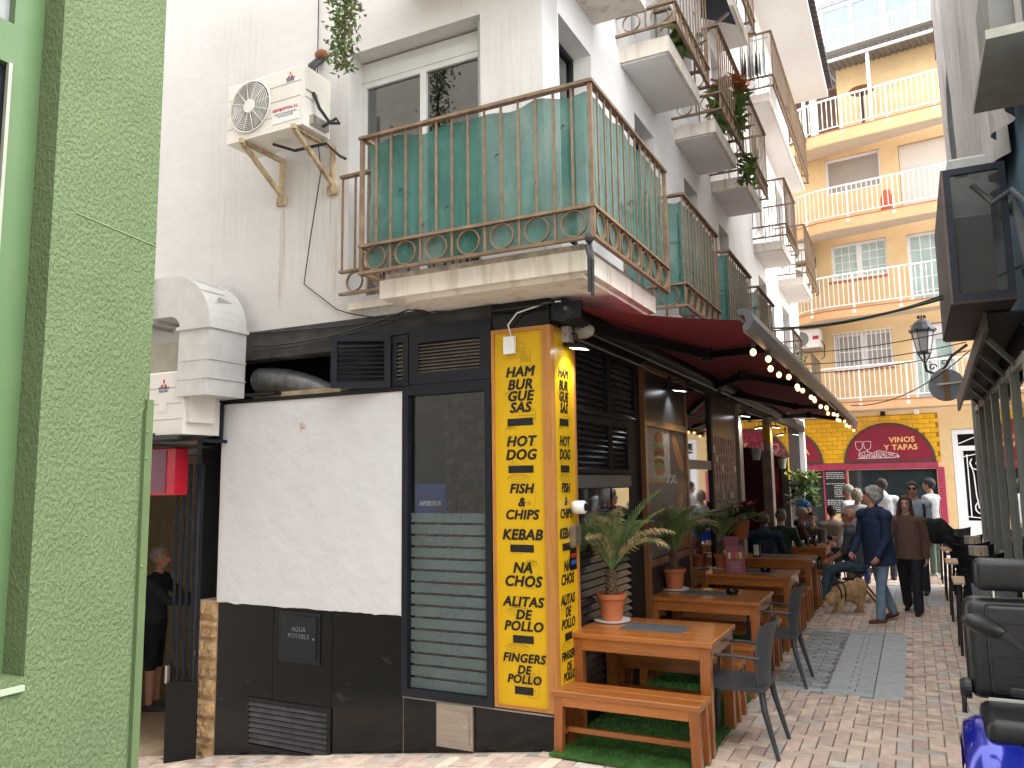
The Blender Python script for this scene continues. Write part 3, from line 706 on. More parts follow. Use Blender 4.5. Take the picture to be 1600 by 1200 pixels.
louvre('shutter', -1.37, -1.21, 2.63, 3.03, -.02, 9, grsl); louvre('shutter', -1.20, -.46, 2.63, 3.05, -.02, 9, grsl, fr=.09)
obj('shutter_head', MB().box(-1.9, -.46, -.03, .02, 3.052, 3.10).box(-1.88, -.46, -.035, .02, 2.602, 2.628), navy, WB)
louvre('open_shutter', -1.86, -1.38, 2.62, 3.05, -.03, 9, slatm, M3=Matrix.Rotation(R(28), 3, 'Z'), origin=(-1.36, -.03, 2.8))
fd = MB(); pts = [(-2.95+i*.02, .12+.0*i, 2.80-.00012*i*i) for i in range(50)]
fd.tube(pts, [.115+(.006 if i % 2 else -.004) for i in range(50)], 16); top('flexible_duct', fd, M('foil_duct', (.13, .13, .13), .4, metal=.4, var=.4, vs=9), 'silver foil duct inside the dark vent opening', 'duct', base=(-2.5, .12, 2.7), smooth=True)
# corner piece above the sign, dark
obj('corner_head', MB().box(-.46, .02, -.02, .03, 3.0, 3.2), blackp, WB)
obj('corner_core', MB().box(-.455, -.03, .0, .44, .25, 3.0), blackm, WB)
# gas and cable tubes on wall
cb = MB()
cb.tube([(-2.22, -.012, 9), (-2.22, -.012, 5.9), (-2.21, -.02, 5.0), (-2.15, -.02, 4.6), (-2.25, -.03, 4.0), (-2.32, -.02, 3.6), (-1.95, -.02, 3.33)], .005, 5)
cb.tube(sag((-2.9, -.02, 3.22), (-.4, -.03, 3.2), .03), .007, 5); cb.tube(sag((-2.9, -.03, 3.1), (-1.2, -.05, 3.24), .07), .008, 5); cb.tube(sag((-2.9, -.03, 3.05), (-1.2, -.05, 3.2), .05), .006, 5)
cb.tube(sag((-1.2, -.05, 3.24), (.1, -.1, 3.14), .04), .007, 5); cb.tube(sag((-1.95, -.03, 3.33), (-1.3, -.03, 3.2), .03), .005, 5)
top('wall_cables', cb, rubber, 'thin black cables sagging along the white wall above the shutters', 'cable')
wc = MB().tube([(-.28, -.04, 2.92), (-.30, -.06, 3.02), (-.22, -.07, 3.1), (0.0, -.06, 3.15), (.12, -.03, 3.16)], .006, 6)
top('white_cable', wc, white_paint, 'white cable looping from the junction box on the yellow sign', 'cable')

# ================================================================== menu signs on the corner
def sketch(mb, kind, cx, cz, s, P):
    def line(pts, w_=.0028):
        for a, b in zip(pts[:-1], pts[1:]):
            dx, dz = b[0]-a[0], b[1]-a[1]; L = math.hypot(dx, dz) or 1; nx_, nz_ = -dz/L*w_*.5, dx/L*w_*.5
            mb.quad(P(a[0]+nx_, a[1]+nz_), P(b[0]+nx_, b[1]+nz_), P(b[0]-nx_, b[1]-nz_), P(a[0]-nx_, a[1]-nz_))
    def arc(x, z, rx, rz, a0, a1, n=14): return [(cx+s*(x+rx*math.cos(R(a0+(a1-a0)*i/n))), cz+s*(z+rz*math.sin(R(a0+(a1-a0)*i/n)))) for i in range(n+1)]
    def pl(*q): return [(cx+s*a, cz+s*b) for a, b in q]
    if kind == 'burger':
        line(arc(0, .15, 1, .8, 0, 180)); line(pl((-1, .15), (1, .15)))
        line([(cx+s*(-1.1+2.2*i/12), cz+s*(.05+.1*(i % 2))) for i in range(13)]); line([(cx+s*(-1.05+2.1*i/9), cz+s*(-.12-.08*(i % 2))) for i in range(10)])
        line(arc(0, -.3, 1.05, .16, 0, 360, 18)); line(pl((-.95, -.4), (-.8, -.8), (.8, -.8), (.95, -.4)))
        for k in range(6): line(arc(-.6+.24*k, .55+.12*(k % 2), .06, .04, 0, 360, 6))
    elif kind == 'fries':
        line(pl((-.6, .1), (-.4, -1), (.4, -1), (.6, .1), (-.6, .1)))
        for k in range(7):
            x = -.5+k*.15; t = .7+.35*math.sin(k*2.3); line(pl((x, .1), (x-.12+k*.03, t), (x+.02+k*.03, t+.05), (x+.12, .1)))
        line(arc(0, -.45, .2, .2, 0, 720, 6))
    elif kind == 'wrap':
        line(pl((-.45, -1), (-.6, .5), (-.3, .8), (.4, .9), (.65, .5), (.4, -1), (-.45, -1)))
        for k in range(5): line(arc(-.3+.15*k, .7+.1*(k % 2), .18, .16, 0, 360, 9))
        line(arc(0, -.2, .22, .22, 90, 810, 5))
    elif kind == 'hotdog':
        line(arc(0, 0, 1.1, .3, 0, 360, 18)); line(arc(0, .12, .9, .22, 0, 360, 16)); line([(cx+s*(-.8+1.6*i/10), cz+s*(.12+.08*(-1)**i)) for i in range(11)])
    else:
        line(arc(0, 0, .8, .6, 20, 330, 16)); line(arc(.1, .1, .5, .35, 0, 300, 12)); line(arc(-.2, -.1, .3, .2, 40, 280, 9)); line(pl((.7, .2), (1.1, .5), (1.2, .35), (.75, -.1)))
ROWS = [('HAM', 2.662, 1), ('BUR', 2.567, 1), ('GUE', 2.481, 1), ('SAS', 2.396, 1), ('#', 2.292, .21), ('HOT', 2.147, 1), ('DOG', 2.049, 1), ('#', 1.946, .205), ('FISH', 1.803, .92), ('&', 1.706, .85), ('CHIPS', 1.615, .92),
        ('KEBAB', 1.472, 1), ('#', 1.377, .19), ('NA', 1.237, 1), ('CHOS', 1.142, 1), ('ALITAS', .999, .92), ('DE', .909, .9), ('POLLO', .829, .9), ('#', .741, .165), ('FINGERS', .609, .8), ('DE', .529, .78), ('POLLO', .464, .78), ('#', .390, .145)]
def sign(nm, label, base, mapf, wd, cx, sx, right, fr):
    t = thing(nm, label, 'sign', base)
    for q in fr: obj('frame', MB().box(*q), orange_wood, t)
    a, b = mapf
    obj('panel', MB().box(*a), yellow, t)
    P = b
    sk = MB()
    for k_, x_, z_, s_ in [('burger', -.02, 2.83, .085), ('fries', .05, 2.73, .09), ('hotdog', -.06, 2.5, .08), ('burger', .06, 2.33, .08), ('wrap', -.08, 2.2, .09), ('x', -.04, 2.0, .08), ('hotdog', -.02, 1.88, .10), ('wrap', .06, 1.72, .11), ('fries', -.04, 1.43, .11), ('wrap', .07, 1.2, .12), ('hotdog', -.03, .93, .11), ('x', -.05, 1.0, .08), ('hotdog', -.05, .68, .10), ('fries', .07, .44, .11)]:
        sketch(sk, k_, x_*sx, z_, s_*.85, lambda x, z: P(x*1.0, z))
    obj('line_drawings', sk, inkline, t, kind='stuff')
    for body, z, s_ in ROWS:
        if body == '#':
            hw = s_/2*sx; mb = MB(); p = [P(-hw, z-.027), P(hw, z-.027), P(hw, z+.027), P(-hw, z+.027)]
            mb.add(p, [(0, 1, 2, 3)]); n_ = Vector(right).cross(Vector((0, 0, 1)))*.001
            mb.v = [tuple(Vector(v)+n_) for v in mb.v]; obj('covered_price', mb, ink, t)
        else:
            o = Vector(P(0, z))+Vector(right).cross(Vector((0, 0, 1)))*.0005
            text('lettering', body, .104*s_, ink, t, o, right, (0, 0, 1), shear=.22, bold=.0030*s_, depth=.0008, sx=1.0*sx)
    return t
sign('menu_sign', 'tall yellow menu sign with black letters facing the side street beside the shop window', (-.225, -.03, .26), ((-.43, -.035, -.028, -.001, .285, 2.965), lambda x, z: (-.225+x, -.0292, z)), .4, 0, 1.0, (1, 0, 0),
     [(-.456, -.43, -.042, -.001, .26, 2.995), (-.43, -.035, -.042, -.001, 2.965, 2.995), (-.43, -.035, -.042, -.001, .26, .285), (-.035, .034, -.042, -.001, .26, 2.995)])
sign('menu_sign', 'narrow yellow menu sign round the corner, lit by a spotlight under the awning', (.02, .22, .26), ((.001, .020, .03, .405, .285, 2.965), lambda x, z: (.0212, .215+x, z)), .4, 0, .80, (0, 1, 0),
     [(.001, .034, .0, .03, .26, 2.995), (.001, .030, .405, .44, .26, 2.995), (.001, .03, .03, .405, 2.965, 2.995), (.001, .03, .03, .405, .26, .285)])
top('junction_box', MB().box(-.335, -.245, -.075, -.0425, 2.80, 2.93), white_paint, 'small white junction box at the top of the yellow sign', 'junction box')
# small devices on the narrow sign
dv = thing('door_camera', 'white round security camera on the narrow yellow sign', 'camera', (.03, .33, 1.62))
obj('camera_body', MB().lathe([(.045, .0), (.05, .03), (.05, .09), (.042, .1)], (.03, .33, 1.66), 18, 'x'), white_paint, dv, smooth=True)
obj('camera_lens', MB().lathe([(.03, .1), (.028, .108)], (.03, .33, 1.66), 14, 'x'), blackp, dv)
kp = thing('key_safe', 'grey metal box with black sticker on the narrow yellow sign', 'box', (.03, .33, 1.32))
obj('box_body', MB().bev(.022, .07, .27, .39, 1.38, 1.53), steel, kp); obj('sticker', MB().box(.022, .026, .27, .39, 1.2, 1.36), blackp, kp)
obj('sticker_stripe', MB().box(.0262, .027, .28, .38, 1.24, 1.27), M('blue_print', (.02, .08, .3), .5), kp)
obj('sticker_stripe', MB().box(.0262, .027, .28, .38, 1.29, 1.32), M('red_print', (.35, .02, .02), .5), kp)

def spot(x, y, z, label, en=7, dirv=(.0, -.1, -1)):
    t = thing('wall_spotlight', label, 'spotlight', (x, y, z), group='spotlights along the bar front')
    obj('bracket', MB().box(x-.10, x-.08, y-.035, y+.035, z+.02, z+.16).tube([(x-.08, y, z+.12), (x, y, z+.1), (x+.02, y, z+.02)], .008, 6), rubber, t)
    obj('head', MB().prism([(x-.06, y-.055, z), (x+.09, y-.055, z-.02), (x+.09, y-.055, z+.005), (x-.05, y-.055, z+.035)], (0, .11, 0)), blackm, t)
    obj('lens', MB().quad((x-.045, y-.045, z-.004), (x+.08, y-.045, z-.022), (x+.08, y+.045, z-.022), (x-.045, y+.045, z-.004)), lamp_e, t)
    l = bpy.data.lights.new('spot_lamp', 'SPOT'); l.energy = en; l.spot_size = R(105); l.spot_blend = .6; l.color = (1, .98, .93); l.shadow_soft_size = .04
    lo = bpy.data.objects.new('spot_lamp', l); C.objects.link(lo); lo.parent = t; lo.location = (.02, 0, -.035)
    lo.rotation_euler = Vector((.45, -.1, 1)).to_track_quat('Z', 'Y').to_euler()
    return t
spot(.12, .26, 2.86, 'small black spotlight lighting the narrow yellow corner sign', 5.5)
top('bird_deterrent', MB().sph((.14, .36, 3.0), (.09, .05, .06), 14, 8).box(.02, .08, .2, .28, 2.9, 3.02), M('dusty_plastic', (.40, .38, .35), .6, var=.2), 'dusty pale alarm siren above the corner spotlight', 'siren', smooth=False)
spot(.12, 3.15, 2.82, 'small black spotlight over the chalkboard above the burger poster', 7)
spot(.12, 6.9, 2.80, 'small black spotlight on the pale post before the bar doorway', 6)
spot(.12, 9.9, 2.80, 'small black spotlight on the yellow striped post inside the awning', 6)
spot(.12, 12.6, 2.80, 'small black spotlight at the far end of the bar front', 5)

# ================================================================== bar front (x = 0)
BF = thing('bar_front', 'black shopfront of the bar with slats, posters, mirrors and menu wall under the awning', 'shopfront', (0, 6, 0))
obj('backing', MB().box(-.06, -.02, .45, 7.0, 0, 3.1), blackm, BF)
obj('backing', MB().box(-.16, -.12, 12.86, 15.3, 0, 3.1), blackm, BF)
obj('header', MB().box(-.02, .02, .45, 15.3, 2.98, 3.12), blackm, BF)
obj('stucco_header', MB().box(-.05, .005, .45, 15.3, 3.12, 3.235), dirty_dark, BF)
def slats(y0, y1, z0, z1, n_):
    fr = obj('slat_frame', MB().box(-.02, .012, y0, y0+.03, z0, z1).box(-.02, .012, y1-.03, y1, z0, z1).box(-.02, .012, y0+.03, y1-.03, z0, z0+.03).box(-.02, .012, y0+.03, y1-.03, z1-.03, z1), blackm, BF)
    src = None
    for k in range(n_):
        z = z0+.03+(z1-z0-.06)*k/n_; h_ = (z1-z0-.06)/n_
        mb = MB().prism([(.012, 0, 0), (-.010, 0, h_*.7), (-.016, 0, h_*.7), (.004, 0, -.004)], (0, y1-y0-.06, 0))
        if src is None: src = obj('slat', mb, slatm, fr, local=True); src.location = Vector((0, y0+.03, z))-W['bar_front']
        else: piece(src, fr, Vector((0, y0+.03, z))-W['bar_front'])
slats(.46, 1.26, 2.40, 2.96, 9); slats(1.28, 2.02, 2.40, 2.96, 9)
slats(.46, 1.26, 1.92, 2.36, 8); slats(1.28, 1.75, 1.92, 2.36, 8)
slats(.46, 1.26, .08, 1.30, 19); slats(1.28, 1.75, .08, 1.30, 19)
obj('crossbar', MB().box(-.018, .02, .46, 1.76, 1.80, 1.90), M('graphite_bar', (.06, .065, .07), .35), BF)
g_mir = glass('dark_mirror', (.03, .03, .03), .42, .03)
obj('mirror_pane', MB().box(-.018, .0, .49, 1.24, 1.31, 1.79), g_mir, BF); obj('mirror_pane', MB().box(-.018, .0, 1.29, 1.74, 1.31, 1.79), g_mir, BF)
# poster frame
for q in [(2.20, 2.27, .0, 3.0), (3.79, 3.85, .0, 3.0)]: obj('frame_post', MB().box(-.02, .03, q[0], q[1], q[2], q[3]), dark_wood, BF)
for z0, z1 in ((2.95, 3.0), (2.39, 2.46), (1.02, 1.09), (.55, .61)): obj('frame_rail', MB().box(-.02, .026, 2.27, 3.79, z0, z1), dark_wood, BF)
obj('blackboard', MB().box(-.018, .008, 2.27, 3.79, 2.46, 2.95), M('smoked_board', (.02, .022, .026), .3, var=.2), BF)
pst = obj('food_poster', MB().box(-.018, .010, 2.28, 3.78, 1.10, 2.385), M('poster_grey', (.12, .11, .105), .4), BF)
def flat(nm, poly, col, x=.0115, par=pst): return obj(nm, MB().add([(x, a, b) for a, b in poly], [tuple(range(len(poly)))]), M('print_%02x%02x%02x' % tuple(int(c*255) for c in col), col, .45, var=.22, vs=16), par)
def ell(cy, cz, ry, rz, n=20, rot=0): return [(cy+ry*math.cos(2*PI*i/n)*math.cos(rot)-rz*math.sin(2*PI*i/n)*math.sin(rot), cz+ry*math.cos(2*PI*i/n)*math.sin(rot)+rz*math.sin(2*PI*i/n)*math.cos(rot)) for i in range(n)]
flat('poster_field', [(2.29, 1.87), (3.12, 1.87), (3.12, 2.38), (2.29, 2.38)], (.42, .39, .37))
flat('poster_field', [(3.13, 1.87), (3.77, 1.87), (3.77, 2.38), (3.13, 2.38)], (.09, .06, .055))
flat('poster_strip', [(2.29, 1.83), (3.0, 1.83), (3.0, 1.868), (2.29, 1.868)], (.45, .30, .10))
for cz, ry, rz, cl in ((2.28, .17, .07, (.40, .17, .07)), (2.20, .2, .035, (.16, .28, .05)), (2.16, .19, .03, (.35, .05, .04)), (2.12, .2, .035, (.14, .06, .03)), (2.075, .2, .03, (.55, .35, .08)), (2.04, .19, .035, (.14, .06, .03)), (2.0, .2, .03, (.14, .24, .05)), (1.95, .18, .05, (.36, .15, .06))):
    flat('burger_print', ell(2.72, cz, ry, rz), cl, .0125+.0005*abs(cz-2.3))
flat('hotdog_print', ell(3.45, 2.14, .27, .09, rot=-.75), (.42, .19, .07), .0125); flat('hotdog_print', ell(3.48, 2.16, .25, .045, rot=-.75), (.40, .09, .04), .0132); flat('hotdog_print', ell(3.48, 2.17, .22, .010, rot=-.75), (.7, .45, .05), .0138)
text('poster_text', 'XXL', .13, M('poster_white', (.6, .6, .6), .5, var=0), pst, (.0145, 3.16, 1.86), (0, 1, 0), (0, 0, 1), bold=.003, sx=1.6)
flat('kebab_print', [(3.3, 1.45), (3.7, 1.40), (3.74, 1.82), (3.36, 1.84)], (.30, .15, .09), .0122)
for k in range(9): flat('kebab_print', ell(3.36+.05*k+random.uniform(-.04, .04), 1.62+random.uniform(-.14, .14), .10, .022, rot=1.1+random.uniform(-.4, .4)), random.choice([(.42, .2, .1), (.3, .1, .06), (.2, .25, .06), (.5, .3, .15)]), .0125+.0006*k)
flat('fries_print', [(3.3, 1.12), (3.75, 1.12), (3.75, 1.42), (3.42, 1.38)], (.22, .09, .05), .0122)
for k in range(9): flat('fries_print', ell(3.38+.04*k, 1.26, .012, .13, rot=.35-.08*k), (.5, .22, .1), .0125+.0005*k)
for k in range(10): flat('salad_print', ell(2.45+.07*k, 1.45+random.uniform(-.2, .2), .11, .05, rot=random.uniform(-1, 1)), random.choice([(.24, .14, .08), (.12, .16, .05), (.32, .2, .12)]), .0125+.0006*k)
obj('lower_panel', MB().box(-.018, .010, 2.27, 3.79, .61, 1.02), navy, BF)
obj('lower_panel', MB().box(-.018, .010, 2.27, 3.79, .0, .55), blackp, BF)
# window bay (reflects the street)
obj('bay_glass', MB().box(-.018, .0, 3.86, 5.04, .75, 1.98), g_mir, BF); obj('bay_glass', MB().box(-.018, .0, 3.86, 5.04, 2.09, 2.56), g_mir, BF); obj('bay_glass', MB().box(-.018, .0, 3.86, 5.04, 2.62, 2.96), g_mir, BF)
obj('bay_bar', MB().box(-.02, .02, 3.86, 5.04, 1.98, 2.09), M('bar_grey', (.16, .155, .15), .4), BF)
obj('bay_sill', MB().box(-.02, .05, 3.86, 5.16, .66, .75), dark_wood, BF)
obj('mullion', MB().box(-.02, .03, 5.04, 5.14, .0, 2.96), blackm, BF)
# wall of menu cards
obj('menu_board', MB().box(-.02, .005, 5.14, 6.78, .0, 2.96), M('menu_board', (.045, .035, .03), .3, var=.15), BF)
mc = [M('menu_card_red', (.20, .05, .05), .4, objvar=.25), M('menu_card_pale', (.52, .48, .46), .35, objvar=.2)]
srcs = {}
for r_ in range(10):
    z = 2.38-.125*r_
    obj('card_rail', MB().box(.005, .016, 5.2, 6.7, z-.066, z-.058), blackm, BF)
    for c_ in range(9):
        k = 1 if (r_ in (7, 8) or random.random() < .1) else 0
        if r_ == 5 and random.random() < .5: continue
        p = Vector((.006, 5.28+.165*c_, z))
        if k not in srcs: srcs[k] = obj('menu_card', MB().box(0, .006, -.05, .05, -.045, .045), mc[k], BF, local=True); srcs[k].location = p-W['bar_front']
        else: piece(srcs[k], BF, p-W['bar_front'])
obj('card_lattice', MB().box(.005, .02, 5.2, 6.7, 1.02, 1.03), blackm, BF)
for z in [.3+.09*k for k in range(8)]: obj('lattice_bar', MB().box(.005, .014, 5.2, 6.7, z, z+.015), slatm, BF)
# posts of the open bar front
pale_post = M('pale_post', (.36, .30, .25), .5, var=.15)
obj('post', MB().box(-.1, .05, 6.80, 7.06, 0, 2.98), pale_post, BF); obj('post', MB().box(-.12, .04, 9.75, 10.05, 0, 2.98), pale_post, BF); obj('post', MB().box(-.20, -.05, 12.6, 12.85, 0, 2.98), M('dark_post', (.05, .045, .04), .5), BF)
obj('post_stripe', MB().box(-.12, .044, 9.748, 9.9, 2.5, 2.85), yellow, BF); obj('post_stripe', MB().box(-.075, -.046, 12.598, 12.7, 1.8, 2.7), yellow, BF)
obj('upper_glass', MB().box(-.03, -.02, 7.06, 9.75, 2.35, 2.96), g_mir, BF); obj('upper_glass', MB().box(-.03, -.02, 10.05, 12.6, 2.3, 2.96), g_mir, BF)
redw = M('inner_maroon_wall', (.11, .012, .022), .7, var=.1)
obj('inner_wall', MB().box(-2.6, -.05, 9.8, 9.9, 0, 2.98).box(-2.6, -.13, 12.65, 12.75, 0, 2.98).box(-2.65, -2.6, 6.9, 15, 0, 3).box(-2.6, -.06, 6.9, 7.0, 0, 2.98).box(-2.6, -.02, 7, 15, 2.98, 3.05), redw, BF)
obj('inner_floor', MB().box(-2.6, 0, 7, 15, .0, .01), room_m, BF)
np_ = obj('notice', MB().box(-.55, -.25, 12.63, 12.645, 1.55, 2.1), M('notice_red', (.30, .02, .04), .5), BF)
text('notice_text', '▪ ▪\n▪ ▪', .12, M('notice_pink', (.5, .2, .2), .6), np_, (-.4, 12.628, 1.85), (1, 0, 0), (0, 0, 1))

def hpot(x, y, z, label):
    t = thing('hanging_pot', label, 'hanging pot', (x, y, z-.2))
    obj('pot', MB().lathe([(.06, z-.2), (.09, z-.02), (.095, z)], (x, y, 0), 14), M('grey_pot', (.42, .40, .38), .6), t)
    obj('hanger', MB().tube([(x-.08, y, z), (x, y, z+.4), (x+.08, y, z)], .004, 4), rubber, t)
    mb = MB()
    for k in range(90):
        a = random.uniform(0, 2*PI); r_ = random.uniform(.02, .17); zz = z+.04+random.uniform(-.13, .14)
        c_ = Vector((x+r_*math.cos(a), y+r_*math.sin(a), zz)); u = Vector((random.uniform(-1, 1), random.uniform(-1, 1), random.uniform(-.5, .5))).normalized()*.028; v_ = u.cross(Vector((0, 0, 1))).normalized()*.014
        mb.quad(c_-u, c_+v_, c_+u, c_-v_)
    obj('foliage', mb, leaf_g, t, kind='stuff')
hpot(.06, 8.1, 2.36, 'small grey pot with trailing plant hanging before the dark red bar wall')
hpot(.04, 11.1, 2.25, 'darker hanging pot further inside, between the two striped posts')

# ================================================================== awning
AW = thing('awning', 'dark red retractable awning with black folding arms over the tables', 'awning', (.1, 6, 3.15))
ys_ = [.05+i*(11.0-.05)/44 for i in range(45)]; mb = MB()
for i, y in enumerate(ys_):
    for j in range(9):
        t = j/8; x = .17+1.20*t; z = 3.135-.235*t-.02*math.sin(t*PI)-.004*math.sin(i*1.3)*math.sin(t*PI)
        mb.v.append((x, y, z))
for i in range(44):
    for j in range(8): mb.f.append((i*9+j, (i+1)*9+j, (i+1)*9+j+1, i*9+j+1))
obj('fabric', mb, maroon, AW, smooth=True)
obj('cassette', MB().tube([(.14, .0, 3.085), (.14, 11.1, 3.085)], .07, 14).box(.02, .1, 0, 11.1, 3.03, 3.11), blackm, AW, smooth=False)
obj('cassette_cap', MB().lathe([(.05, -.03), (.085, -.02), (.085, 0)], (.12, .0, 3.10), 20, 'y').box(.04, .27, -.02, .0, 3.03, 3.15), navy, AW)
obj('cap_knob', MB().lathe([(.015, -.05), (.02, -.03)], (.16, 0, 3.10), 10, 'y'), greyr, AW)
fb = MB(); prof = [(1.36, 2.96), (1.41, 2.97), (1.455, 2.945), (1.47, 2.89), (1.445, 2.83), (1.40, 2.81), (1.395, 2.85), (1.42, 2.88), (1.41, 2.92), (1.37, 2.93)]
fb.prism([(x, .0, z) for x, z in prof], (0, 11.05, 0)); obj('front_bar', fb, M('anthracite_bar', (.07, .072, .08), .35, var=.08), AW)
obj('valance', MB().quad((1.43, 5.5, 2.86), (1.43, 11.0, 2.86), (1.44, 11.0, 2.72), (1.44, 5.5, 2.80)), maroon, AW)
def arm(ya, yb):
    el = Vector((.80, ya+(yb-ya)*1.0, 2.93))
    obj('arm', MB().bar((.16, ya, 3.04), el, .045, .08), blackm, AW); obj('arm', MB().bar(el, (1.38, ya+(yb-ya)*.55, 2.85), .04, .06), blackm, AW)
    obj('elbow', MB().lathe([(.045, -.05), (.045, .05)], el, 10), blackm, AW)
arm(.35, 1.6); arm(4.9, 3.2); arm(5.9, 7.3); arm(10.6, 9.1)
for y in (.6, 2.2, 4.0, 6.0, 8.0, 10.0): obj('wall_bracket', MB().box(.0, .08, y-.05, y+.05, 3.0, 3.19), blackm, AW)
obj('light_rail', MB().tube([(.10, .3, 3.03), (.10, 5.2, 3.02)], .014, 6).tube([(.10, 5.4, 3.02), (.10, 11, 3.02)], .014, 6).tube([(.05, .2, 2.96), (.06, 2.2, 2.95)], .012, 6), M('grey_conduit', (.13, .13, .135), .4), AW)
# festoon lights
FL = thing('festoon_lights', 'string of warm round bulbs hanging along the outer edge of the red awning', 'string lights', (1.4, 5, 2.7))
by = [.42, .92, 1.22, 1.78, 2.12, 2.62, 2.98, 3.35, 3.75, 4.15, 4.55, 5.0, 5.4, 5.75, 6.15, 6.6, 7.05, 7.5, 8.0, 8.45, 8.9, 9.4, 9.9, 10.5]
wp = []
for i, y in enumerate(by):
    z = 2.735+.02*math.sin(i*2.1); x = 1.385+.025*math.sin(i*1.7)
    wp += [(1.41, y-.1, 2.84), (x, y, z+.06)]
    s_ = obj('bulb', MB().sph((x, y, z), (.022, .022, .026), 12, 8), bulb_m, FL, smooth=True); obj('socket', MB().lathe([(.015, .025), (.018, .07)], (x, y, z), 10), rubber, s_)
obj('cord', MB().tube(wp, .004, 5), rubber, FL)

# ================================================================== tables, benches, chairs
def leg_set(t, x0, x1, y0, y1, zt, w_, splay=0):
    for x in (x0, x1):
        for y in (y0, y1):
            dx = splay*(1 if x == x1 else -1); obj('leg', MB().add([(x-w_/2+dx, y-w_/2, 0), (x+w_/2+dx, y-w_/2, 0), (x+w_/2+dx, y+w_/2, 0), (x-w_/2+dx, y+w_/2, 0), (x-w_/2, y-w_/2, zt), (x+w_/2, y-w_/2, zt), (x+w_/2, y+w_/2, zt), (x-w_/2, y+w_/2, zt)],
                [(0, 3, 2, 1), (4, 5, 6, 7), (0, 1, 5, 4), (1, 2, 6, 5), (2, 3, 7, 6), (3, 0, 4, 7)]), table_wood_z, t, local=True)
def make_table():
    t = thing('wooden_table', '', 'table', (.515, .69, 0), group='wooden tables outside the bar'); w_, d = 1.04, .80
    for k in range(5): obj('plank', MB().bev(-w_/2, w_/2, -d/2+k*d/5+.0006, -d/2+(k+1)*d/5-.0006, .718, .752, .004), table_wood, t, local=True)
    leg_set(t, -w_/2+.055, w_/2-.055, -d/2+.055, d/2-.055, .718, .07)
    for y in (-d/2+.03, d/2-.03): obj('apron', MB().box(-w_/2+.092, w_/2-.092, y-.011, y+.011, .63, .717), table_wood, t, local=True)
    for x in (-w_/2+.03, w_/2-.03): obj('apron', MB().box(x-.011, x+.011, -d/2+.092, d/2-.092, .63, .717), table_wood, t, local=True)
    return t
def make_bench():
    t = thing('wooden_bench', '', 'bench', (.515, .08, 0), group='wooden benches outside the bar'); w_, d = 1.03, .29
    for k in range(2): obj('plank', MB().bev(-w_/2, w_/2, -d/2+k*d/2+.0006, -d/2+(k+1)*d/2-.0006, .39, .425, .004), table_wood, t, local=True)
    leg_set(t, -w_/2+.05, w_/2-.05, -d/2+.04, d/2-.04, .39, .06, .012)
    for y in (-d/2+.02, d/2-.02): obj('apron', MB().box(-w_/2+.08, w_/2-.08, y-.01, y+.01, .325, .389), table_wood, t, local=True)
    for x in (-w_/2+.05, w_/2-.05): obj('stretcher', MB().box(x-.013, x+.013, -d/2+.07, d/2-.07, .12, .155), table_wood_z, t, local=True)
    obj('stretcher', MB().box(-w_/2+.065, w_/2-.065, -.013, .013, .125, .16), table_wood, t, local=True)
    return t
tb = make_table(); tb['label'] = 'nearest wooden table, beside the yellow sign, holding the first potted palm'
TY = [.69, 2.66, 4.70, 6.72, 8.85]
for y, lb in zip(TY[1:], ['second wooden table, with a black ashtray and the palm before the burger poster', 'third wooden table, with the red drinks menu standing on it', 'fourth wooden table, with only a white napkin dispenser', 'fifth wooden table, crowded with drinks and seated people']):
    dup(tb, None, (.50, y, 0), 0, lb)
bn = make_bench(); bn['label'] = 'nearest wooden bench, empty, in front of the first table'
BY = [1.33, 2.05, 3.33, 4.08, 5.36, 6.10, 7.38, 8.2, 9.55]
BL = ['wooden bench on the far side of the first table', 'wooden bench on the near side of the second table with the ashtray', 'wooden bench on the far side of the second table with the ashtray', 'wooden bench on the near side of the table with the red menu', 'wooden bench on the far side of the table with the red menu', 'wooden bench on the near side of the napkin dispenser table',
      'bench where the customer in the navy jacket sits', 'bench on the near side of the crowded drinks table', 'bench on the far side of the crowded drinks table']
for y, lb in zip(BY, BL): dup(bn, None, (.50+random.uniform(-.02, .02), y, 0), random.uniform(-.02, .02), lb)
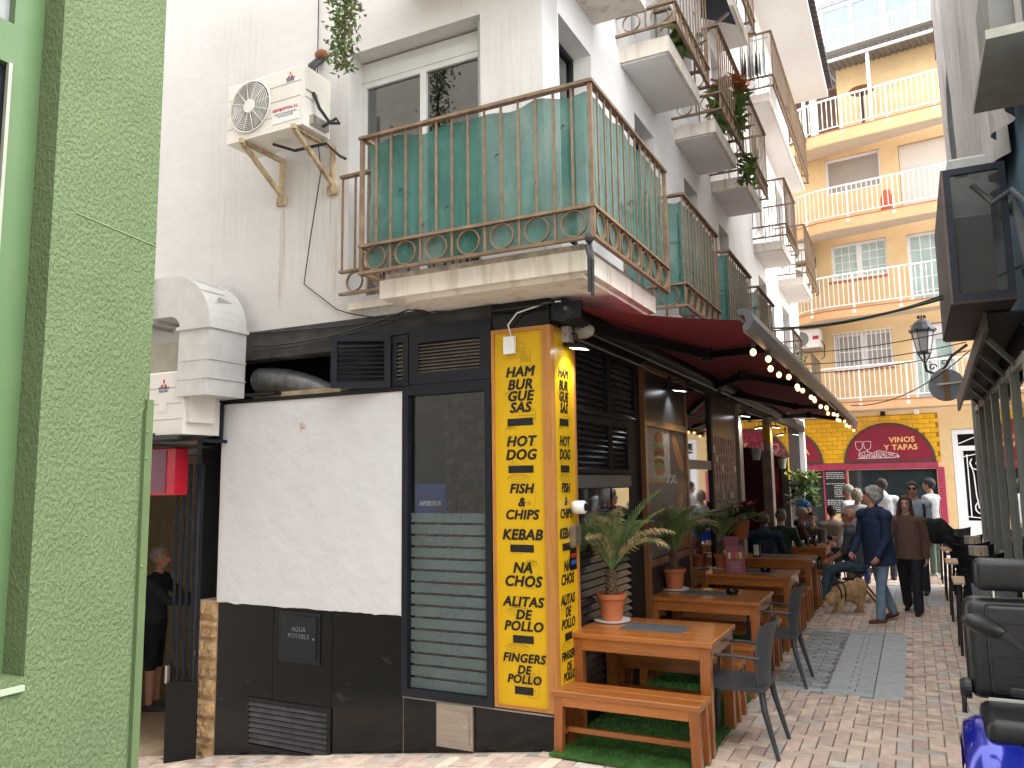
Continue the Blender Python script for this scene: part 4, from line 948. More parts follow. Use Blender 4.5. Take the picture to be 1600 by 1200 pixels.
def make_chair():
    t = thing('plastic_armchair', 'nearest anthracite armchair at the street end of the first table', 'chair', (1.12, .69, 0), group='anthracite armchairs at the table ends')
    # local: faces -x, back at +x
    mb = MB(); n1, n2 = 10, 8
    for i in range(n1+1):
        for j in range(n2+1):
            u, v_ = i/n1-.5, j/n2-.5; mb.v.append((u*.44, v_*.46, .445-.012*math.cos(u*PI)*math.cos(v_*PI)+.01*max(0, -u*2-.6)*-1))
    o_ = len(mb.v); mb.v += [(x, y, z-.028) for x, y, z in mb.v]
    for i in range(n1):
        for j in range(n2):
            a = i*(n2+1)+j; mb.f.append((a, a+n2+1, a+n2+2, a+1)); mb.f.append((o_+a, o_+a+1, o_+a+n2+2, o_+a+n2+1))
    for i in range(n1):
        for j in (0, n2): a = i*(n2+1)+j; mb.f.append((a, a+n2+1, o_+a+n2+1, o_+a))
    for j in range(n2):
        for i in (0, n1): a = i*(n2+1)+j; mb.f.append((a, a+1, o_+a+1, o_+a))
    obj('seat', mb, chair_m, t, local=True, smooth=False)
    mb = MB(); n1, n2 = 12, 14
    for k in (0, 1):
        for i in range(n1+1):
            for j in range(n2+1):
                t_, s_ = i/n1, j/n2-.5
                z = .44+.43*t_; x = .205+.03*t_+.05*t_**3-.10*(s_*2)**2*(.35+.5*t_)+(.012 if k else 0); y = s_*(.43+.05*t_); z -= .02*(s_*2)**4*t_
                mb.v.append((x, y, z))
    q = (n1+1)*(n2+1)
    for i in range(n1):
        for j in range(n2): a = i*(n2+1)+j; mb.f.append((a, a+1, a+n2+2, a+n2+1)); mb.f.append((q+a, q+a+n2+1, q+a+n2+2, q+a+1))
    for i in range(n1):
        for j in (0, n2): a = i*(n2+1)+j; mb.f.append((a, a+n2+1, q+a+n2+1, q+a))
    for j in range(n2):
        for i in (0, n1): a = i*(n2+1)+j; mb.f.append((a, a+1, q+a+1, q+a))
    obj('backrest', mb, chair_m, t, local=True, smooth=False)
    for s_ in (-1, 1):
        obj('leg', MB().tube([(.19, .19*s_, .43), (.21, .22*s_, .3), (.29, .245*s_, 0)], [.024, .021, .014], 8), chair_m, t, local=True)
        obj('leg', MB().tube([(-.19, .20*s_, .43), (-.20, .22*s_, .25), (-.21, .235*s_, 0)], [.022, .019, .014], 8), chair_m, t, local=True)
        obj('armrest', MB().tube([(.19, .235*s_, .64), (.0, .262*s_, .655), (-.16, .262*s_, .65), (-.185, .26*s_, .62), (-.19, .235*s_, .43)], [.012, .011, .012, .011, .012], 8), chair_m, t, local=True)
    return t
c0 = make_chair()
dup(c0, None, (1.07, 2.66, 0), 0, 'second anthracite armchair, at the end of the ashtray table')

def sides(nm, loc, build): pass
top('placemat', MB().bev(-.24, .24, -.14, .14, 0, .004, .001).xf(lambda v: v+Vector((.52, .70, .752))), slate, 'dark slate placemat on the nearest wooden table', 'placemat')
top('placemat', MB().bev(-.24, .24, -.14, .14, 0, .004, .001).xf(lambda v: v+Vector((.46, 2.68, .752))), slate, 'dark slate placemat under the black ashtray', 'placemat')
top('placemat', MB().bev(-.24, .24, -.14, .14, 0, .004, .001).xf(lambda v: v+Vector((.52, 4.72, .752))), slate, 'slate placemat under the red drinks menu', 'placemat')
top('placemat', MB().bev(-.24, .24, -.14, .14, 0, .004, .001).xf(lambda v: v+Vector((.50, 6.75, .752))), slate, 'slate placemat behind the white napkin dispenser', 'placemat')
def ashtray(x, y, lb): 
    mb = MB().lathe([(.05, 0), (.062, .03), (.058, .045), (.045, .045), (.04, .012)], (x, y, .756), 20)
    top('ashtray', mb, blackp, lb, 'ashtray', smooth=False)
ashtray(.70, 2.66, 'black round ashtray on the second wooden table'); ashtray(.68, 4.70, 'black ashtray behind the red drinks menu')
def menu(x, y, z, lb, tw, h_=.30, w_=.2):
    t = thing('table_menu', lb, 'menu', (x, y, z)); mr_ = M('menu_red', (.22, .02, .05), .35, var=.2, vs=20)
    Rm = Matrix.Rotation(tw, 3, 'Z'); fn = lambda v: Vector((x, y, z))+Rm @ v
    fo = obj('menu_card', MB().add([(-w_/2, -.03, 0), (w_/2, -.03, 0), (w_/2*.95, .02, h_), (-w_/2*.95, .02, h_), (-w_/2, -.026, 0), (w_/2, -.026, 0), (w_/2*.95, .024, h_), (-w_/2*.95, .024, h_)], [(0, 1, 2, 3), (4, 7, 6, 5), (0, 4, 5, 1), (1, 5, 6, 2), (2, 6, 7, 3), (3, 7, 4, 0)]).xf(fn), mr_, t)
    for k, cl in enumerate([(.5, .45, .25), (.5, .04, .03), (.5, .12, .03), (.45, .42, .2)]):
        px = -.065+.042*k
        if w_ > .15: obj('glass_print', MB().quad((px-.014, -.0205+.0, .16), (px+.014, -.0205, .16), (px+.02, -.0075, .235), (px-.02, -.0075, .235)).xf(fn), M('drink_%d' % k, cl, .4), fo)
    for k in range(7): obj('text_line', MB().quad((-.06, -.031+.00017*(20+k*16)-.0025, .02+k*.017), (.06, -.031+.00017*(20+k*16)-.0025, .02+k*.017), (.06, -.031+.00017*(26+k*16)-.0025, .025+k*.017), (-.06, -.031+.00017*(26+k*16)-.0025, .025+k*.017)).xf(fn), M('menu_text', (.4, .25, .27), .5), fo)
    return t
menu(.36, 4.55, .752, 'red drinks menu standing on the third wooden table', .30, .31, .22)
menu(.25, 4.85, .752, 'second dark menu card standing behind the red drinks menu', .25, .40, .20)
nd = thing('napkin_dispenser', 'black and white napkin dispenser on the fourth wooden table', 'napkin dispenser', (.26, 6.6, .752))
obj('dispenser_body', MB().bev(.21, .31, 6.56, 6.64, .752, .92), rubber, nd); obj('napkins', MB().box(.225, .295, 6.55, 6.559, .775, .925), paper, nd)
wc_ = random.Random(4)
def glassware(x, y, lb, col, h_=.14, r_=.033):
    t = thing('drinking_glass', lb, 'glass', (x, y, .752))
    obj('glass_wall', MB().lathe([(r_*.8, .752), (r_, .752+h_), (r_*.96, .752+h_), (r_*.76, .758)], (x, y, 0), 14), g_blue, t, smooth=True)
    obj('drink', MB().lathe([(r_*.74, .759), (r_*.88, .752+h_*.75)], (x, y, 0), 14), col, t)
glassware(.72, 8.68, 'glass of amber beer on the crowded table', M('beer', (.35, .13, .02), .1)); glassware(.82, 8.75, 'tall glass of dark cola with a lemon slice', M('cola', (.02, .008, .005), .1), .17); glassware(.62, 8.72, 'small glass with dark red drink on the crowded table', M('redwine', (.10, .01, .02), .1), .09)
top('plate', MB().lathe([(.05, .752), (.10, .765), (.098, .768), (.05, .757)], (.45, 8.70, 0), 22), saucer_m, 'white plate on the crowded table', 'plate')

# ================================================================== potted palms
def palm(x, y, z, s_, nf, seed, label, drybias=.15):
    rg = random.Random(seed)
    t = thing('potted_palm', label, 'potted palm', (x, y, z), group='palms in terracotta pots on the tables')
    obj('saucer', MB().lathe([(.10*s_, z), (.125*s_, z+.008), (.13*s_, z+.02), (.12*s_, z+.02), (.11*s_, z+.012)], (x, y, 0), 28), saucer_m, t)
    pt = obj('pot', MB().lathe([(.07*s_, z+.012), (.09*s_, z+.15*s_), (.092*s_, z+.155*s_), (.102*s_, z+.157*s_), (.104*s_, z+.19*s_), (.094*s_, z+.19*s_), (.092*s_, z+.17*s_)], (x, y, 0), 32), terracotta, t, smooth=False)
    obj('soil', MB().lathe([(.0925*s_, z+.168*s_), (.06*s_, z+.178*s_)], (x, y, 0), 16), soil, pt)
    mb = MB().tube([(x, y, z+.16*s_), (x+.005, y, z+.24*s_), (x+.01, y, z+.35*s_)], [.036*s_, .04*s_, .026*s_], 12)
    for k in range(60):
        a = k*2.4; zz = z+(.17+.17*k/60)*s_; r_ = .036*s_; c_ = Vector((x+r_*math.cos(a), y+r_*math.sin(a), zz)); o_ = Vector((math.cos(a), math.sin(a), .9))*.022*s_; q = Vector((-math.sin(a), math.cos(a), 0))*.012*s_
        mb.add([c_-q, c_+q, c_+o_], [(0, 1, 2)])
    obj('trunk', mb, bark, t)
    b_ = Vector((x+.01, y, z+.34*s_))
    for f in range(nf):
        a = f*2.399+rg.uniform(-.3, .3); el = R(rg.uniform(60, 88)) if f > nf*.2 else R(rg.uniform(48, 62)); L = s_*rg.uniform(.50, .72); bend = rg.uniform(.55, 1.5)
        if f > nf*.75: L *= .75; bend *= .6
        if math.cos(a) < 0: L *= (.55 if el < R(60) else .8)
        pts = []; p = b_.copy(); e = el; n_ = 16
        for i in range(n_+1):
            pts.append(p.copy()); p = p+Vector((math.cos(a)*math.cos(e), math.sin(a)*math.cos(e), math.sin(e)))*L/n_; e -= bend/n_*(.4+1.6*i/n_)
        dry = f < nf*drybias*2 and rg.random() < .8
        mb = MB().tube(pts, [.0055*s_*(1-i/(n_+3)) for i in range(n_+1)], 5); md = MB()
        for i in range(3, n_):
            for h_ in (0, .55):
                c_ = pts[i].lerp(pts[i+1], h_); d = (pts[i+1]-pts[i]).normalized(); sd_ = d.cross(Vector((0, 0, 1))).normalized(); up = sd_.cross(d)
                tt = i/n_; ll = s_*(.16*math.sin(PI*min(1, .22+tt*.75)))*rg.uniform(.85, 1.1)
                for sg in (-1, 1):
                    dirv = (sd_*sg*.55+d*.85+up*.28+Vector((0, 0, rg.uniform(-.1, .12)))).normalized()
                    wv_ = .0045*s_; q = d*wv_; mid = c_+dirv*ll*.5+up*.004; tip = c_+dirv*ll-Vector((0, 0, ll*(.25 if not dry else .5)))
                    tgt = md if (dry and rg.random() < .75) or (tt > .8 and rg.random() < .25) else mb
                    tgt.add([c_-q, c_+q, mid+q*.9, mid-q*.9, tip], [(0, 1, 2, 3), (3, 2, 4)])
        fo = obj('frond', mb, leaf_g, t)
        if md.v: obj('dry_leaflets', md, leaf_dry, fo)
palm(.13, .84, .752, 1.15, 26, 3, 'nearest potted palm with dry drooping fronds, beside the narrow yellow sign', .2)
palm(.10, 2.80, .752, 1.12, 24, 8, 'potted palm on the second table before the burger poster', .08)
palm(.14, 4.85, .752, .98, 12, 15, 'smaller potted palm on the table with the red menu', .1)
# poinsettia and leafy planter
def bush(name, x, y, z, rr, hh, n_, mats_, sz, label, cat, pot=True, pm=terracotta, potz=None):
    t = thing(name, label, cat, (x, y, potz if potz is not None else z-.25))
    if pot: obj('pot', MB().lathe([(.10, z-.25), (.14, z-.02), (.15, z), (.13, z)], (x, y, 0), 18), pm, t)
    ms = [MB() for _ in mats_]
    for k in range(n_):
        a = random.uniform(0, 2*PI); r_ = rr*random.random()**.5; zz = z+hh*random.random(); 
        c_ = Vector((x+r_*math.cos(a), y+r_*math.sin(a), zz)); u = Vector((random.uniform(-1, 1), random.uniform(-1, 1), random.uniform(-.6, .4))).normalized()*sz*random.uniform(.7, 1.2); v_ = u.cross(Vector((random.uniform(-.3, .3), 0, 1))).normalized()*sz*.45
        j = 0 if len(mats_) == 1 else (len(mats_)-1 if zz > z+hh*.72 else random.randrange(len(mats_)-1))
        ms[j].add([c_-u, c_-u*.2+v_, c_+u*1.1, c_-u*.2-v_], [(0, 1, 2, 3)])
    for q, mm_ in zip(ms, mats_):
        if q.v: obj('foliage', q, mm_, t, kind='stuff')
    obj('stems', MB().tube([(x, y, z), (x+.02, y, z+hh*.8)], .012, 5).tube([(x, y, z), (x-.05, y+.03, z+hh*.7)], .009, 5), bark, t)
    return t
bush('poinsettia', .12, 6.15, 1.28, .24, .25, 130, [leaf_g, leaf_red], .085, 'red poinsettia in the shadow beside the menu wall', 'plant', potz=1.03)
bush('leafy_plant', .42, 10.9, 1.32, .30, .70, 320, [leaf_b, leaf_g, leaf_p], .10, 'bushy leafy plant in a terracotta planter near the end of the bar', 'plant', potz=1.07)

# ================================================================== ochre building closing the street
YB = thing('ochre_building', 'ochre apartment building closing the street, with curved balconies and a tapas bar below', 'building', (2, 18, 0), R(-8.5))
Z0 = Vector((0, 0, 0)); W[YB.name] = Z0
def yb(name, mb, mat, parent=YB, **k): return obj(name, mb, mat, parent, **k)
hs_ = [(-1.42, .07, 4.82, 5.81), (.53, 1.5, 3.82, 5.85), (-1.35, .10, 7.34, 8.36), (.59, 1.45, 6.31, 8.31), (-1.37, .10, 9.84, 10.88), (.55, 2.7, 8.79, 10.83), (-1.28, .88, .85, 2.06), (1.27, 2.25, 0, 3.05), (-3.4, -1.92, .3, 2.06)]
yb('facade', wall(MB(), 'y', 0, -11, 6, 0, 11.2, holes=hs_, th=.3), yb_wall)
yb('facade_upper', MB().box(-.9, 6, .02, .3, 11.29, 13.9).box(-11, -2.9, .02, .3, 11.29, 13.9), yb_wall)
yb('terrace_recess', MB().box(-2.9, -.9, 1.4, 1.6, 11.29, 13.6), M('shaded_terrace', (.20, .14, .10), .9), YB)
yb('rooms', MB().box(-10, 5, .5, .6, 0, 11), room_m)
outl = [(5.5, 1.0), (-1.0, 1.0), (-1.4, .96), (-1.75, .86), (-2.05, .70), (-2.35, .45), (-2.6, .2), (-2.75, .0)]
src_b = None
def ybalc(z0, z1, zr, dd=1.0, skip=0):
    global src_b
    ol = [(u, -d*dd) for u, d in outl]
    sl = yb('balcony', MB().prism([(u, d, z0) for u, d in ol], (0, 0, z1-z0)), yb_edge)
    yb('soffit', MB().prism([(u, d+.02*(d < -.03), z0-.012) for u, d in ol if True], (0, 0, .010)), yb_soffit, sl)
    yb('floor_trim', MB().prism([(u, d*1.012, z1+.001) for u, d in ol], (0, 0, .02)), M('red_trim', (.42, .14, .08), .7), sl)
    path = [Vector((u, -(-d)*1, 0)) for u, d in [(a, b*.97) for a, b in ol]][:-1]
    for zz, r_ in ((zr, .028), (z1+.12, .018)): yb('rail', MB().tube([p+Vector((0, 0, zz)) for p in path], r_, 6), white_paint, sl)
    # walk the path
    acc = 0; k = 0; step = .125
    for a, b in zip(path[:-1], path[1:]):
        L = (b-a).length
        while acc < L:
            p = a+(b-a)*(acc/L)
            if p.x < 3.2:
                if src_b is None or abs(src_b['h']-(zr-z1-.12)) > .03:
                    s_ = yb('baluster', MB().box(-.009, .009, -.009, .009, 0, zr-z1-.12), white_paint, sl, local=True); s_['h'] = zr-z1-.12; src_b = s_; s_.location = p+Vector((0, 0, z1+.12))
                else: piece(src_b, sl, p+Vector((0, 0, z1+.12)))
                if k % 9 == 4:
                    yb('post', MB().box(p.x-.02, p.x+.02, p.y-.02, p.y+.02, z1-.08, zr).box(p.x-.04, p.x+.04, p.y-.045, p.y+.0, z1-.12, z1-.04), white_paint, sl)
            acc += step; k += 1
        acc -= L
    return sl
ybalc(3.6, 3.81, 4.75); ybalc(6.09, 6.30, 7.25); ybalc(8.5, 8.78, 9.70); ybalc(10.94, 11.27, 12.22)
del_h = [o for o in bpy.data.objects if 'h' in o.keys()]
for o in del_h: del o['h']
pale_pane = M('pale_curtained_pane', (.40, .52, .49), .08, var=.12, vs=3)
def ywin(u0, u1, z0, z1, mull, fm=white_pvc, gm_=g_blue, grid=0, d=.12, name='window'):
    gm_ = pale_pane if gm_ is g_blue else gm_
    f = MB(); w_ = .07; f.box(u0, u0+w_, d-.03, d+.03, z0, z1).box(u1-w_, u1, d-.03, d+.03, z0, z1).box(u0+w_, u1-w_, d-.03, d+.03, z0, z0+w_).box(u0+w_, u1-w_, d-.03, d+.03, z1-w_, z1)
    for k in range(1, mull+1): q = u0+(u1-u0)*k/(mull+1); f.box(q-.07, q+.07, d-.035, d+.025, z0+w_, z1-w_)
    fo = yb(name, f, fm)
    for k in range(mull+1):
        a = u0+w_+(u1-u0-2*w_)*k/(mull+1)+(.07 if k else 0); b = u0+w_+(u1-u0-2*w_)*(k+1)/(mull+1)-(.07 if k < mull else 0)
        yb('pane', MB().box(a, b, d, d+.01, z0+w_, z1-w_), gm_, fo)
        if grid:
            g = MB()
            for i in range(1, 3): q = a+(b-a)*i/3; g.box(q-.01, q+.01, d-.012, d-.002, z0+w_, z1-w_)
            for i in range(1, grid): q = z0+w_+(z1-z0-2*w_)*i/grid; g.box(a, b, d-.0135, d-.0125, q-.01, q+.01)
            yb('glazing_bar', g, white_paint, fo)
    yb('curtain', MB().box(u0+.05, u1-.05, d+.16, d+.18, z0, z1), M('pale_curtain', (.50, .60, .58), .8, var=.05), fo)
    return fo
ywin(-1.35, .10, 7.34, 8.36, 1, grid=4); ywin(.59, 1.45, 6.32, 8.31, 0, grid=5)
ywin(.53, 1.5, 3.83, 5.5, 1)
yb('blind', MB().box(.55, 1.48, .05, .1, 5.5, 5.83), M('white_blind', (.7, .7, .7), .6))
b3_ = ywin(-1.37, .10, 9.84, 10.88, 0, gm_=M('taupe_blind', (.34, .30, .26), .7, var=.03))
bl = yb('roller_blind', MB().box(.56, 2.69, .08, .12, 8.79, 10.82), M('cream_blind', (.66, .60, .52), .6, var=.02))
for k in range(28): yb('blind_slat', MB().box(.56, 2.69, .072, .0795, 8.82+k*.071, 8.875+k*.071), M('cream_blind', (.66, .60, .52), .6), bl)
gw = ywin(-1.42, .07, 4.82, 5.81, 1, gm_=M('grey_shutter', (.42, .40, .38), .6, var=.04))
for k in range(13): yb('grille_bar', MB().box(-1.40+k*.119, -1.382+k*.119, -.05, -.03, 4.80, 5.84), white_paint, gw)
yb('grille_rail', MB().box(-1.43, .08, -.052, -.028, 4.80, 4.82).box(-1.43, .08, -.052, -.028, 5.82, 5.84).box(-1.43, .08, -.052, -.028, 5.28, 5.30), white_paint, gw)
for z in (4.80, 7.32): yb('sill', MB().box(-1.45, .12, -.04, .1, z-.05, z-.005), M('red_trim', (.42, .14, .08), .7))
# ground floor front
br0 = None
def in_arch(u, z, c, r_=1.155): return ((u-c)**2+((z-2.27)*1.10)**2) < r_*r_ and z > 2.2
n_ = 0
for r_ in range(10):
    z = 2.262+.1225*r_
    for k in range(-16, 6):
        u = k*.27+(.135 if r_ % 2 else 0)-.0
        if u > .93 or u < -4.2: continue
        if in_arch(u+.0, z+.06, -.215, 1.0) and in_arch(u+.25, z, -.215, 1.1) : continue
        if in_arch(u, z+.06, -3.0, 1.0) and in_arch(u+.25, z, -3.0, 1.1): continue
        L = min(.262, .995-u)
        if L < .25: yb('brick', MB().bev(u, u+L, -.022, 0, z, z+.114, .004), yellow_tile); continue
        if br0 is None: br0 = yb('brick', MB().box(0, .262, -.022, -.001, 0, .114), yellow_tile); br0.location = (u, 0, z)
        else: piece(br0, YB, (u, 0, z))
yb('brick_joint', MB().box(-4.3, 1.0, -.010, -.0005, 2.25, 3.5), M('tile_joint', (.30, .15, .01), .8), YB)
mg = MB()
for k in range(64): mg.bev(-3.45+k*.0685, -3.385+k*.0685, -.05, -.002, 2.075, 2.245, .003)
for k in range(32): mg.bev(.905, 1.06, -.05, -.002, .01+k*.0655, .072+k*.0655, .003)
for k in range(30): mg.bev(-1.325, -1.285, -.045, -.002, .1+k*.0655, .162+k*.0655, .003).bev(-1.915, -1.875, -.045, -.002, .1+k*.0655, .162+k*.0655, .003)
yb('magenta_bricks', mg, magenta, kind='stuff')
def archp(c, nm='arch_sign'):
    ro_, ri = 1.115, 1.045; P1 = [(c+ro_*math.cos(PI*i/28), 2.262+.93*ro_*math.sin(PI*i/28)) for i in range(29)]; P2 = [(c+ri*math.cos(PI*i/28), 2.31+.90*ri*math.sin(PI*i/28)) for i in range(29)]
    a = yb(nm, MB().prism([(u, -.06, z) for u, z in P2], (0, .05, 0)), arch_red)
    mb = MB()
    for i in range(28): mb.prism([(P1[i][0], -.075, P1[i][1]), (P1[i+1][0], -.075, P1[i+1][1]), (P2[i+1][0], -.075, P2[i+1][1]), (P2[i][0], -.075, P2[i][1])], (0, .07, 0))
    mb.box(c-ro_, c+ro_, -.074, -.004, 2.255, 2.309); yb('arch_rim', mb, arch_edge, a)
    return a
A1 = archp(-.215); A2 = archp(-3.0)
text('arch_text', 'VINOS', .20, gold, A1, (.13, -.064, 2.83), (1, 0, 0), (0, 0, 1), bold=.004, sx=1.0)
text('arch_text', 'Y TAPAS', .20, gold, A1, (.09, -.064, 2.63), (1, 0, 0), (0, 0, 1), bold=.004, sx=1.0)
text('arch_text', 'RA', .24, gold, A2, (-2.40, -.064, 2.58), (1, 0, 0), (0, 0, 1), bold=.003, sx=1.05)
ln = MB()
def yline(pts, w_=.011):
    for a, b in zip(pts[:-1], pts[1:]):
        dx, dz = b[0]-a[0], b[1]-a[1]; L = math.hypot(dx, dz) or 1; nx_, nz_ = -dz/L*w_*.5, dx/L*w_*.5
        ln.quad((a[0]+nx_, -.063, a[1]+nz_), (b[0]+nx_, -.063, b[1]+nz_), (b[0]-nx_, -.063, b[1]-nz_), (a[0]-nx_, -.063, a[1]-nz_))
for c_ in (-.93, -.72):
    yline([(c_-.085, 2.82), (c_-.09, 2.74), (c_-.075, 2.65), (c_-.03, 2.60), (c_+.03, 2.60), (c_+.075, 2.65), (c_+.09, 2.74), (c_+.085, 2.82), (c_-.085, 2.82)]); yline([(c_, 2.6), (c_, 2.52)])
for k in range(22):
    u, z = -.93+.045*k+random.uniform(-.02, .02), 2.42+random.uniform(-.04, .06); r_ = .026; yline([(u+r_*math.cos(2*PI*i/8), z+r_*math.sin(2*PI*i/8)) for i in range(9)], .008)
for k in range(8): u = -.95+.06*k; yline([(u, 2.36), (u+.04, 2.5+.05*math.sin(k*1.1))], .008)
for k in range(7): u = -.52+.04*k; yline([(u, 2.45), (u+.03, 2.56-.01*k)], .008)
yline([(-.99, 2.37), (-.1, 2.37)], .012); yline([(-.95, 2.50), (-.75, 2.56), (-.6, 2.5), (-.45, 2.57), (-.25, 2.52), (.0, 2.47), (0.02, 2.39)], .01)
yb('arch_drawing', ln, whiteline, A1)
bb = yb('chalkboard', MB().box(-1.87, -1.33, -.03, .05, .9, 2.06), board_m)
ck = MB(); rr_ = random.Random(5)
for k in range(22):
    z = 2.0-.05*k
    if k in (4, 5, 14): continue
    x = -1.84+(.2 if 6 < k < 14 else 0)
    while x < -1.38:
        L = rr_.uniform(.02, .07); ck.quad((x, -.032, z-.008), (min(x+L, -1.36), -.032, z-.008), (min(x+L, -1.36), -.032, z+.010), (x, -.032, z+.006)); x += L+.018
yb('chalk_writing', ck, chalk, bb, kind='stuff')
bw = yb('bar_window', MB().box(-1.28, .88, .1, .13, .85, 2.06), M('green_black_glass', (.022, .034, .038), .08, var=.15)); yb('bar_window', MB().box(-3.4, -1.92, .1, .13, .3, 2.06), M('green_black_glass', (.022, .034, .038), .08))
yb('bar_window_ledge', MB().box(-1.28, .88, -.10, .1, .80, .85), dark_wood)
# white door with scroll grille
dr = yb('white_door', MB().box(1.28, 1.40, .02, .12, 0, 3.04).box(2.12, 2.24, .02, .12, 0, 3.04).box(1.40, 2.12, .02, .12, 2.92, 3.04).box(1.40, 2.12, .02, .12, 2.5, 2.62).box(1.40, 2.12, .02, .12, 0, .75).box(1.40, 1.50, .04, .10, .75, 2.5).box(2.02, 2.12, .04, .10, .75, 2.5), white_pvc)
yb('door_glass', MB().box(1.5, 2.02, .1, .12, .75, 2.5).box(1.40, 2.12, .1, .12, 2.62, 2.92), blackp, dr)
sc = MB()
def spiral(cx, cz, sgn): return [(cx+sgn*(.03+.012*i)*math.cos(i*.55), .03, cz+(.03+.012*i)*math.sin(i*.55)) for i in range(14)]
sc.tube([(1.58, .03, .85), (1.58, .03, 2.4)], .014, 5); sc.tube([(1.76, .03, 1.05), (1.72, .03, 1.4), (1.70, .03, 1.9), (1.64, .03, 2.2)], .014, 5); sc.tube(spiral(1.80, 2.15, -1), .015, 5); sc.tube(spiral(1.84, 1.05, -1), .015, 5)
sc.tube([(1.5, .03, 2.35), (2.0, .03, 2.45)], .012, 5).tube([(1.5, .03, .85), (2.0, .03, .8)], .012, 5).tube([(1.42, .03, 2.68), (1.75, .03, 2.82), (2.1, .03, 2.86)], .012, 5)
yb('scroll_grille', sc, white_paint, dr)
for u in (-.28, .53):
    lt = yb('wall_lamp', MB().box(u-.05, u+.05, -.16, -.02, 3.48, 3.60), white_paint if u > 0 else blackm)
# roof terrace pieces
rf = MB()
for k in range(44): 
    u = -2.9+k*.15
    rf.prism([(u, -1.05, 13.30), (u+.05, -1.05, 13.37), (u+.10, -1.05, 13.37), (u+.15, -1.05, 13.30), (u+.10, -1.05, 13.36), (u+.05, -1.05, 13.36)], (0, 2.4, .32))
yb('corrugated_roof', rf, M('grey_sheet', (.24, .24, .25), .5, metal=.3, var=.15))
yb('roof_gutter', MB().box(-2.9, 3.8, -1.07, -1.0, 13.24, 13.30), white_paint)
for u in (-1.61, .12): yb('roof_post', MB().box(u-.04, u+.04, -.95, -.87, 11.3, 13.25), white_paint)
yb('white_pillar', MB().box(-1.72, -1.55, .2, .4, 11.3, 13.6), white_paint)
pt_ = thing('parasol_base_table', 'round bistro table on the top balcony of the ochre building', 'table', (0, 0, 0)); pt_.location = (1.77, 17.45, 11.3); W[pt_.name] = Vector((1.77, 17.45, 11.3))
obj('table_top', MB().lathe([(.30, 12.37), (.34, 12.40), (.30, 12.43)], (1.77, 17.45, 0), 20), dark_wood, pt_); obj('table_stem', MB().tube([(1.77, 17.45, 11.45), (1.77, 17.45, 12.37)], .035, 8).tube([(1.5, 17.4, 11.3), (1.77, 17.45, 11.5), (2.05, 17.4, 11.3)], .02, 5), rubber, pt_)
rail5 = MB().tube([(-3.2, -.2, 14.35), (-2.2, -.6, 14.28), (-1.2, -.85, 14.22), (3.5, -.9, 14.15)], .028, 6).tube([(-3.2, -.2, 13.75), (-2.2, -.6, 13.72), (-1.2, -.85, 13.68), (3.5, -.9, 13.64)], .02, 6)
r5 = yb('terrace_rail', rail5, white_paint)
b5 = None
for k in range(42):
    u = -1.2+k*.11; p = (u, -.87, 13.65)
    if b5 is None: b5 = yb('baluster', MB().box(-.009, .009, -.009, .009, 0, .53), white_paint, r5); b5.location = p
    else: piece(b5, r5, p)
for k in range(14): piece(b5, r5, (-1.3-k*.13, -.84+k*.045, 13.69))
yb('terrace_floor', MB().box(-3, 5, -.85, 2, 13.66, 13.70), yb_soffit)
pv = yb('penthouse', MB().box(-1.3, 1.95, .1, 2.5, 15.55, 15.7), M('roof_sheet_grey', (.22, .22, .24), .6)); 
yb('penthouse_frame', MB().box(-1.3, 1.9, .15, .22, 13.7, 14.05).box(-1.3, 1.9, .15, .22, 15.45, 15.55).box(-1.3, -1.18, .15, .25, 14.05, 15.45).box(-.47, -.37, .15, .25, 14.05, 15.45).box(.35, .5, .15, .25, 14.05, 15.45).box(1.15, 1.25, .15, .25, 14.05, 15.45).box(1.8, 1.95, .15, .25, 14.05, 15.45).box(-1.3, -1.24, .25, 2.5, 13.7, 15.55), white_paint, pv)
for a, b in ((-1.18, -.47), (-.37, .35), (.5, 1.15), (1.25, 1.8)): yb('penthouse_pane', MB().box(a, b, .19, .2, 14.05, 15.45), M('sky_pane', (.22, .27, .31), .08, var=.1), pv)
mb = MB().box(1.95, 5, .1, 2, 13.7, 17)
yb('side_block', mb, yb_wall)
yb('chimney', MB().box(-2.35, -2.05, .6, .9, 14.3, 15.5).box(-2.45, -1.95, .5, 1.0, 15.2, 15.3), yb_wall)
gb = thing('gas_bottle', 'orange gas bottle behind the white railing of the third balcony', 'gas bottle', (2.2, 17.25, 8.8))
obj('bottle', MB().lathe([(.15, 8.8), (.16, 8.85), (.16, 9.2), (.12, 9.3), (.04, 9.33)], (2.2, 17.25, 0), 16), M('orange_steel', (.60, .10, .03), .5, stain=((.3, .1, .05), .5, (5, 5, 5), .5)), gb, smooth=False); obj('collar', MB().lathe([(.09, 9.3), (.09, 9.4), (.08, 9.4)], (2.2, 17.25, 0), 12), M('orange_steel', (.6, .1, .03), .5), gb)

